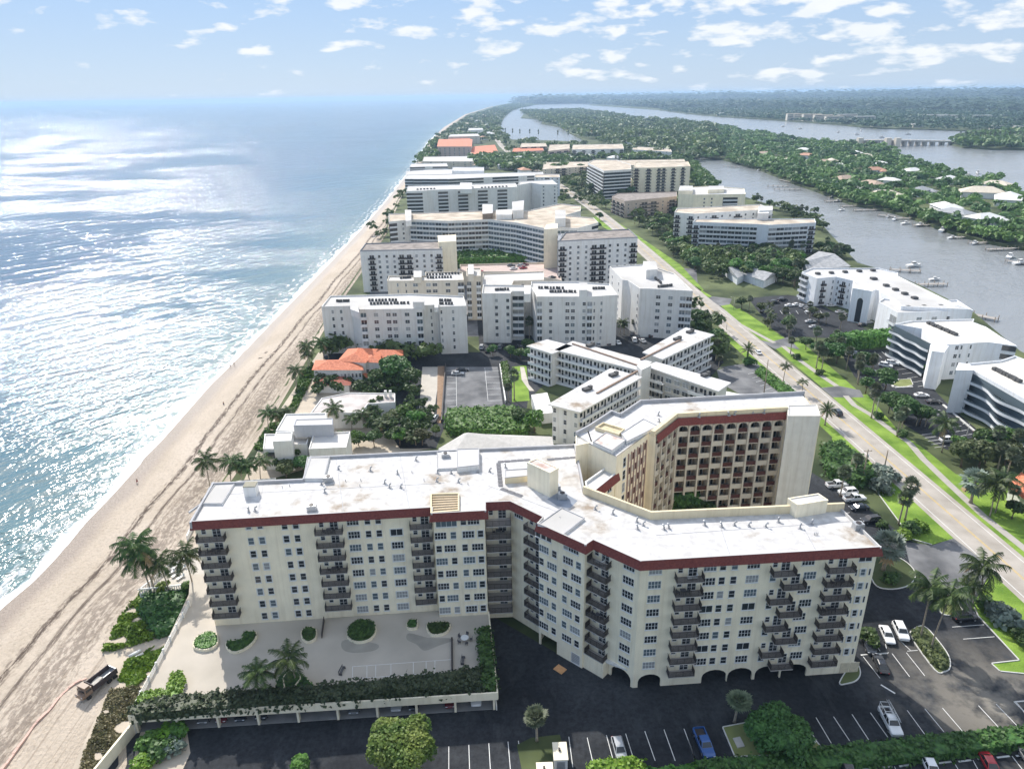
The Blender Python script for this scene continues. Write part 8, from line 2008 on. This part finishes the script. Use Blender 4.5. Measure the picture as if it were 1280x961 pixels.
# ================================================================ docks, boats, far shores
DOCKM = mat('dock_planks', (.36, .33, .30), .9, .12, .5)
def dock(a, c, label, w=2.0, group='docks on the canal', piles=True):
    A, B = gp(*a, -.8), gp(*c, -.8); th = thing('dock', label, 'dock', (*lerp(A, B, .5), -.8), group=group)
    b = MB(); b.seg(A, B, -.95, -.75, w, -w/2); b.build('deck', DOCKM, th)
    L_ = math.hypot(A[0]-B[0], A[1]-B[1]); n = max(2, int(L_/5)); m = MB()
    W = Wall(th, A, B)
    for i in range(n+1):
        for o in (-w/2-.2, w/2+.2): p = W.at(L_*i/n, o); m.tube([(*p, -3), (*p, .5)], .18, 5)
    m.build('piles', WOOD, th); return th
BOAT = {}
def boat(px, py, ang, L_, label, group='boats on the canal', cabin=True, loc=None):
    if 'b' not in BOAT:
        th = thing('motor_boat', None, None); b = MB(); n = 8; S = []
        for i in range(n+1):
            f = i/n; x = -.5+f; w = .16*(1-max(0, (f-.45)/.55)**2.2)+.003; d = .10*(1-.4*f)
            S.append([(x, -w, .13+.05*f), (x, -w*.75, .02), (x, 0, -.03*(1-f)), (x, w*.75, .02), (x, w, .13+.05*f)])
        vs = [p for s_ in S for p in s_]; fs = [(i*5+k, i*5+k+1, (i+1)*5+k+1, (i+1)*5+k) for i in range(n) for k in range(4)]+[(0, 1, 2, 3, 4)[::-1]]+[(i*5, (i+1)*5, (i+1)*5+4, i*5+4) for i in range(n)]
        b.add(vs, fs, 0); b.build('hull', WHITEP, th)
        c = MB(); c.obox((.02, 0), (.34, .2, .09), 0, 0, .14); c.obox((-.03, 0), (.24, .18, .07), 0, 0, .25); c.build('cabin', WHITEP, th)
        c = MB(); c.obox((-.03, 0), (.25, .185, .04), 0, 0, .245); c.obox((.195, 0), (.01, .17, .05), 0, 0, .16); c.build('windscreen', CARG, th); BOAT['b'] = th
    x, y = loc or gp(px, py, WZ); L_ *= .78; return place(BOAT['b'], (x, y, WZ+.05*L_*.3), ang, L_, label, 'boat', group)
dock((1113, 336), (1150, 338), 'dock with white boat lifts behind the arched canal block', 3); dock((1134, 355), (1182, 354), 'straight dock with a small boat behind the white canal blocks', 3); dock((1215, 392), (1246, 398), 'short dock with many piles behind the middle white block', 4)
boat(1142, 333, .2, 12, 'white motor boat on the lift behind the arched canal block'); boat(1168, 350, .1, 8, 'small white boat beside the straight dock')
DK_ = [((960, 232), (985, 232)), ((968, 236), (1000, 236)), ((1035, 246), (1065, 245)), ((1052, 257), (1105, 255)), ((1068, 262), (1110, 261)), ((1098, 268), (1120, 270)), ((1120, 272), (1165, 272)), ((1142, 281), (1175, 280)), ((1180, 287), (1207, 286)), ((1190, 296), (1228, 295)), ((1212, 303), (1268, 301)), ((1234, 311), (1280, 309)), ((1258, 325), (1290, 330)), ((975, 224), (992, 228)), ((905, 207), (925, 208)), ((1032, 251), (1060, 250))]
for i, (a, c) in enumerate(DK_): dock(a, c, 'weathered dock reaching into the canal from the green peninsula', 2.6, 'docks on the peninsula shore')
BT = [(1047, 252, 10), (1052, 263, 9), (1118, 275, 10), (1132, 280, 10), (1150, 282, 11), (1178, 289, 14), (1190, 298, 9), (1218, 305, 10), (1262, 322, 12), (1275, 330, 12), (963, 217, 8), (948, 213, 8), (1040, 247, 8), (1000, 231, 7), (1110, 271, 8)]
for i, (x, y, l) in enumerate(BT): boat(x, y, .2+.3*(i % 3), l, 'white boat moored at a dock of the green peninsula', 'boats moored along the peninsula')
for i, (x, y) in enumerate(((979, 158), (1048, 165.5), (1076, 163.5), (1071, 168), (1135, 168), (1102, 172), (1222, 217), (1210, 221), (885, 152), (1000, 161), (1180, 177), (956, 163))): boat(x, y, i*.7, 16, 'small white boat at anchor on the open lagoon', 'boats on the open lagoon')
# bridge
BR = [gp(x, y, 6) for x, y in ((1028, 178), (1060, 175.5), (1085, 173), (1110, 172), (1135, 173), (1160, 175.5), (1195, 178))]
br_ = thing('bridge', 'long low concrete road bridge over the lagoon', 'bridge', (*BR[3], 0))
b = MB(); Z_ = [4, 6, 8.5, 9, 8.5, 6.5, 4]
BR = [(gp(px_, 177.5-.4*z_/1.2, z_)) for px_, z_ in zip((1028, 1060, 1085, 1110, 1135, 1160, 1195), Z_)]
for i in range(6):
    a, c = BR[i], BR[i+1]; n = 6
    for k in range(n): p, q = lerp(a, c, k/n), lerp(a, c, (k+1)/n); z = Z_[i]+(Z_[i+1]-Z_[i])*(k+.5)/n; b.seg(p, q, z-2.2, z+.6, 16, -8)
b.build('deck', CONC, br_)
for i in range(6):
    for k in range(3): p = lerp(BR[i], BR[i+1], (k+.5)/3); z = Z_[i]+(Z_[i+1]-Z_[i])*(k+.5)/3; b = MB(); b.obox(p, (5, 12, z+1), 0, 0, -3); b.build('pier', CONC, br_)
for x in (1075, 1110, 1122): b = MB(); p = gp(x, 175, 9); b.obox(p, (9, 9, 16), 0, 0, -3); b.build('bridge_house', BEIGEW, br_)
# peninsula houses
ph = [(1093, 211, 8, 'orange'), (1040, 200, 8, 'cream'), (1030, 201, 7, 'tan'), (1052, 204, 6, 'white'), (1008, 193, 8, 'orange'), (1055, 222, 9, 'tan'), (1090, 229, 10, 'tan'), (1105, 241, 9, 'cream'), (1183, 257, 9, 'white'), (1228, 238, 12, 'cream'), (1262, 246, 12, 'white'), (1245, 229, 9, 'cream'), (1185, 222, 8, 'white'), (1100, 204, 9, 'white'), (1080, 194, 9, 'cream'), (1070, 190, 8, 'white'), (955, 191, 8, 'tan'), (985, 199, 8, 'cream'), (1112, 224, 7, 'white'), (1150, 236, 8, 'grey'), (1195, 264, 8, 'grey'), (1230, 270, 8, 'white'), (740, 165, 9, 'orange'), (752, 164, 9, 'white'), (765, 168, 9, 'orange'), (850, 182, 9, 'tan'), (830, 160, 9, 'white'), (1005, 186, 7, 'white'), (1140, 212, 8, 'white')]
RFM = {'orange': mat('faded_terracotta_roof', (.50, .28, .19), .85, .12, .5), 'cream': mat('cream_tile_roof', (.66, .58, .46), .85, .1, .5), 'tan': mat('tan_tile_roof', (.44, .33, .25), .85, .1, .5), 'white': mat('white_tile_roof', (.74, .73, .70), .8, .06, .5), 'grey': mat('grey_tile_roof', (.34, .35, .36), .85, .1, .5)}
AVO = []
wh = {'orange': 'terracotta-roofed villa', 'cream': 'cream-roofed villa', 'tan': 'tan-roofed villa', 'white': 'white-roofed villa', 'grey': 'grey-roofed villa'}
def villa(x, y, s_, col, ang, label, group):
    th = thing('villa', label, 'house', (x, y, .03), ang, group)
    w, d = s_*2.0, s_*1.2
    for (cx, cyy, ww, dd, hh, nm) in ((0, 0, w, d, 5.5, 'main'), (w*.3, -d*.55, w*.4, d*.7, 4.2, 'wing')):
        b = MB(); b.obox((cx, cyy), (ww, dd, hh), 0, 0, 0); adopt(b.build('wall', WHITEP), th)
        b = MB(); e = .8; x0, x1, y0, y1 = cx-ww/2-e, cx+ww/2+e, cyy-dd/2-e, cyy+dd/2+e; k = min(ww, dd)/2
        if ww >= dd: r0, r1 = (cx-ww/2+k, cyy), (cx+ww/2-k, cyy)
        else: r0, r1 = (cx, cyy-dd/2+k), (cx, cyy+dd/2-k)
        V = [(x0, y0, hh), (x1, y0, hh), (x1, y1, hh), (x0, y1, hh), (*r0, hh+k*.45), (*r1, hh+k*.45)]
        b.add(V, [(0, 1, 5, 4), (1, 2, 5), (2, 3, 4, 5), (3, 0, 4)] if ww >= dd else [(0, 1, 4), (1, 2, 5, 4), (2, 3, 5), (3, 0, 4, 5)], 0); adopt(b.build('roof', RFM[col]), th)
    for k in range(3): b = MB(); b.obox((-w*.35+k*w*.22, -d/2-.03), (1.8, .08, 2.0), 0, 0, 1.0); adopt(b.build('window', GLASS), th)
    AVO.append((x, y, s_*1.35))
for i, (x, y, s_, c_) in enumerate(ph): X, Y = gp(x, y, 6); villa(X, Y, s_*1.45, c_, (i*1.3) % 3, wh[c_]+' among the trees of the peninsula', 'villas on the peninsula')
rng = random.Random(9)
for i, (x, y) in enumerate([(568, 168), (577, 160), (590, 158), (604, 171), (610, 166), (597, 165), (583, 154), (598, 151), (608, 156), (612, 148), (604, 144), (590, 148), (572, 164), (618, 141), (612, 137), (600, 205), (650, 197), (668, 196), (690, 197), (712, 195), (735, 194), (752, 192), (770, 191), (632, 205), (655, 211), (700, 209), (770, 196), (790, 176), (812, 178), (770, 160), (800, 168), (838, 172)]):
    c_ = rng.choice(('white', 'cream', 'orange', 'tan', 'white')); X, Y = gp(x, y, 6); villa(X, Y, rng.uniform(7, 10)*(1+Y/6000), c_, rng.uniform(0, 3), wh[c_]+' in the woods of the far barrier strip', 'houses along the far barrier strip')
# woods of the peninsula and beyond
FL1 = leaf_mat('far_leaf_dark', (.035, .08, .025), (.18, .27, .075), scale=.02); FL2 = leaf_mat('mangrove_leaf', (.06, .13, .02), (.13, .22, .045), scale=.03)
PENP = [gps(p, 0) for p in ([(862, 199), (905, 199), (950, 211), (990, 227), (1025, 239), (1065, 254), (1105, 261), (1135, 269), (1170, 282), (1205, 294), (1240, 302), (1280, 309), (1400, 330), (1400, 280), (1268, 243), (1252, 229), (1208, 223), (1175, 215), (1132, 203), (1118, 188), (1063, 180), (1017, 179), (988, 174), (958, 169), (893, 158), (860, 154)],)]
woodland('woodland', [(PENP[0], 2000)], 0, 60, 1.3, 5.5, 8.5, FL1, 'dark mixed tree canopy covering the peninsula between canal and lagoon', 41, avoid=AVO)
woodland('mangroves', [(gps([(905, 201), (950, 211), (990, 227), (1025, 239), (1065, 254), (1105, 261), (1135, 269), (1170, 282), (1205, 294), (1240, 302), (1290, 310), (1290, 303), (1240, 294), (1200, 285), (1170, 274), (1135, 262), (1100, 254), (1060, 246), (1025, 232), (985, 221), (950, 207)], 0), 420), (gps([(868, 205), (880, 216), (898, 234), (870, 236), (864, 215), (862, 203)], 0), 160)], 0, 46, 1.1, 3.6, 5, FL2, 'bright mangrove fringe along the canal shores', 42)
woodland('woodland', [(gps([(650, 139), (681, 139), (721, 137.5), (762, 143), (797, 149.5), (860, 154), (893, 158), (905, 199), (862, 199), (800, 186), (745, 178), (735, 176), (709, 164), (699, 158), (677, 154)], 0), 1900)], 0, 44, 2.2, 11, 12, FL1, 'dark wood on the far half of the peninsula beyond the pond', 43, avoid=AVO)
woodland('woodland', [(gps([(650, 126.5), (668, 131), (640, 138), (628, 148), (624, 160), (628, 168), (640, 175), (790, 187), (862, 201), (800, 203), (680, 200), (640, 198), (625, 178), (612, 178), (560, 176), (548, 172), (560, 163), (585, 147), (616, 136)], 0), 1900)], 0, 44, 2.0, 9, 9, FL1, 'dark wood along the barrier island toward the horizon', 44, avoid=AVO)
woodland('woodland', [(gps([(600, 200), (640, 196), (680, 200), (735, 201), (735, 207), (700, 216), (640, 214), (625, 212), (618, 205)], 0), 330), (gps([(735, 199), (800, 203), (862, 201), (862, 206), (800, 200)], 0), 120), (gps([(515, 205), (530, 192), (535, 182), (548, 176), (548, 196), (528, 206)], 0), 60), (gps([(586, 200), (620, 196), (612, 212), (590, 212)], 0), 60)], 0, 34, 1.8, 6, 8.5, FL1, 'dark tree masses between the far blocks of the island', 45)
woodland('garden_thicket', [(gps([(462, 512), (500, 508), (545, 512), (538, 556), (440, 562), (440, 548), (470, 540)], 0), 46), (gps([(440, 500), (452, 480), (500, 466), (528, 476), (528, 508), (500, 500)], 0), 30), (gps([(395, 598), (350, 602), (345, 592), (372, 570), (400, 562), (440, 560)], 0), 20), (gps([(395, 500), (440, 492), (460, 486), (430, 480), (396, 486)], 0), 12)], 0, 190, .34, 1.9, 4.6, LEAFD, 'lush garden thicket between the beach houses and the lane', 62)
FL3 = leaf_mat('distant_leaf', (.022, .05, .022), (.055, .10, .04), scale=.01)
woodland('tree_belt', [(gps(p, 0), n) for p, n in (([(775, 262), (800, 268), (862, 285), (866, 315), (905, 322), (1000, 322), (1000, 345), (905, 345), (880, 350), (842, 318), (800, 282)], 130), ([(700, 224), (735, 218), (762, 240), (765, 256), (740, 262), (700, 254)], 70), ([(1022, 312), (1050, 318), (1062, 328), (1030, 326)], 12), ([(935, 249), (965, 257), (1020, 274), (1030, 290), (1022, 292), (1016, 282), (950, 262)], 22), ([(800, 250), (845, 252), (845, 262), (810, 262)], 16),
    ([(870, 390), (906, 440), (898, 455), (878, 430), (866, 410)], 12), ([(500, 243), (506, 243), (486, 280), (482, 300), (455, 300), (478, 268)], 14), ([(855, 318), (905, 322), (940, 352), (905, 350), (880, 346)], 34), ([(1330, 600), (1500, 600), (1600, 900), (1340, 760)], 60), ([(404, 445), (430, 436), (545, 446), (540, 456), (440, 448)], 22))], 0, 60, .8, 3.6, 6.5, FL1, 'dense belts of trees filling the gaps between the blocks', 61)
woodland('woodland', [(islet, 260)], 0, 26, 3, 9, 9, FL1, 'dark low trees covering the causeway islet', 46, z0=.03)
for i in range(24):
    x = 1150+i*6.1; X, Y = gp(x, 178.5-(i % 3)*.5)
    if x < 1196: continue
    veg('sabal1', 0, 0, 16, 'palm on the causeway islet', 'palms on the causeway', loc=(X, Y))
for x, y in ((650, 176), (662, 176), (641, 175), (673, 177), (697, 178), (632, 174), (710, 178)): veg('sabal1', 0, 0, 20, 'tall palm on the near shore of the pond', 'palms along the pond', loc=gp(x, y))
# the mainland: forest rolling to the horizon, with a few pale blocks on the near shore
nearml = gps([(823, 137), (862, 142), (893, 145), (988, 151), (1044, 155), (1096, 160), (1155, 161), (1214, 163), (1280, 164), (1400, 168), (1400, 145), (1280, 142), (1044, 138), (893, 136)], 0)
woodland('woodland', [(nearml, 2600)], 0, 44, 2.6, 14, 8.5, FL3, 'wooded near shore of the mainland across the lagoon', 47, up=1.5)
woodland('woodland', [(gps([(735, 130), (823, 135), (893, 136), (1044, 138), (1280, 142), (1450, 146), (1450, 124), (1280, 126), (1044, 125), (893, 126), (760, 127.5)], 0), 4200)], 0, 44, 7, 52, 15, FL3, 'mainland forest stretching away toward the horizon', 48, up=4)
woodland('woodland', [(gps([(645, 128.3), (668, 130), (735, 129), (760, 127.5), (893, 126), (1044, 125), (1280, 126), (1450, 124), (1450, 115.5), (1280, 118), (1044, 121), (893, 123), (760, 125), (660, 127)], 0), 5200)], 0, 34, 17, 130, 20, FL3, 'blue distant forest at the horizon', 49, up=8)
for i, (x, y, w_, h_, c_) in enumerate([(990, 149.5, 40, 22, 0), (1001, 149.5, 56, 20, 0), (1014, 150, 60, 21, 0), (1028, 150.5, 60, 20, 0), (1042, 151.5, 56, 18, 0), (1058, 150, 60, 20, 1), (1150, 147, 90, 12, 1), (1168, 147, 80, 12, 1), (1186, 148, 90, 12, 1), (1205, 150, 60, 10, 1), (1225, 148, 60, 12, 1), (1145, 158, 24, 8, 1), (1095, 157, 24, 8, 1), (1245, 161, 24, 8, 1), (1272, 161, 24, 8, 1), (900, 143, 30, 10, 1), (930, 145, 26, 10, 1), (1080, 151, 60, 16, 1)]):
    X, Y = gp(x, y+.9); lb = ['pale tower block in the row on the mainland shore', 'low pale building on the mainland shore'][c_]
    th = thing('waterfront_block', lb, 'building', (X, Y, 0), -.1, ['tower blocks on the mainland shore', 'low buildings on the mainland shore'][c_])
    b = MB(); b.obox((0, 0), (w_, 22, h_), 0, 0, 0); adopt(b.build('wall', BEIGEW), th)
    b = MB(); b.obox((0, 0), (w_+1, 23, 1), 0, 0, h_+.01); adopt(b.build('roof', ROOFW if c_ else ROOFT), th)
    for f in range(int(h_/5)): b = MB(); b.obox((0, -11.1), (w_*.9, .3, 2), 0, 0, 2+f*5); adopt(b.build('window_band', GLASS), th)

# tell look-alikes apart by where they stand, counted from the left of the view
def seen_x(o):
    dx, dy, dz = o.location[0], o.location[1], o.location[2]-CAM_H; f = dy*_cp-dz*_sp; u = dy*_sp+dz*_cp
    if f < 1: return None
    a, b_ = FOC*dx/f, FOC*u/f; x, y = 640+a*_cr-b_*_sr, 480-(a*_sr+b_*_cr)
    return x if -5 < x < 1285 and 0 < y < 990 else None
ORD = 'first second third fourth fifth sixth seventh eighth ninth tenth eleventh twelfth thirteenth fourteenth fifteenth sixteenth seventeenth eighteenth nineteenth twentieth twenty-first twenty-second twenty-third twenty-fourth'.split()
same = {}
for o in sc.objects:
    if o.parent is None and o.get('label') and o.get('category') and o.get('kind') != 'stuff': same.setdefault(o['label'], []).append(o)
for lb, l in same.items():
    l = sorted([(seen_x(o), o) for o in l if seen_x(o) is not None], key=lambda t: t[0])
    if 2 <= len(l) <= 24 and len(lb.split()) <= 12:
        for i, (x, o) in enumerate(l):
            o['label'] = lb+', '+(('the left one' if i == 0 else 'the right one') if len(l) == 2 else 'leftmost' if i == 0 else 'rightmost' if i == len(l)-1 else ORD[i]+' from left')
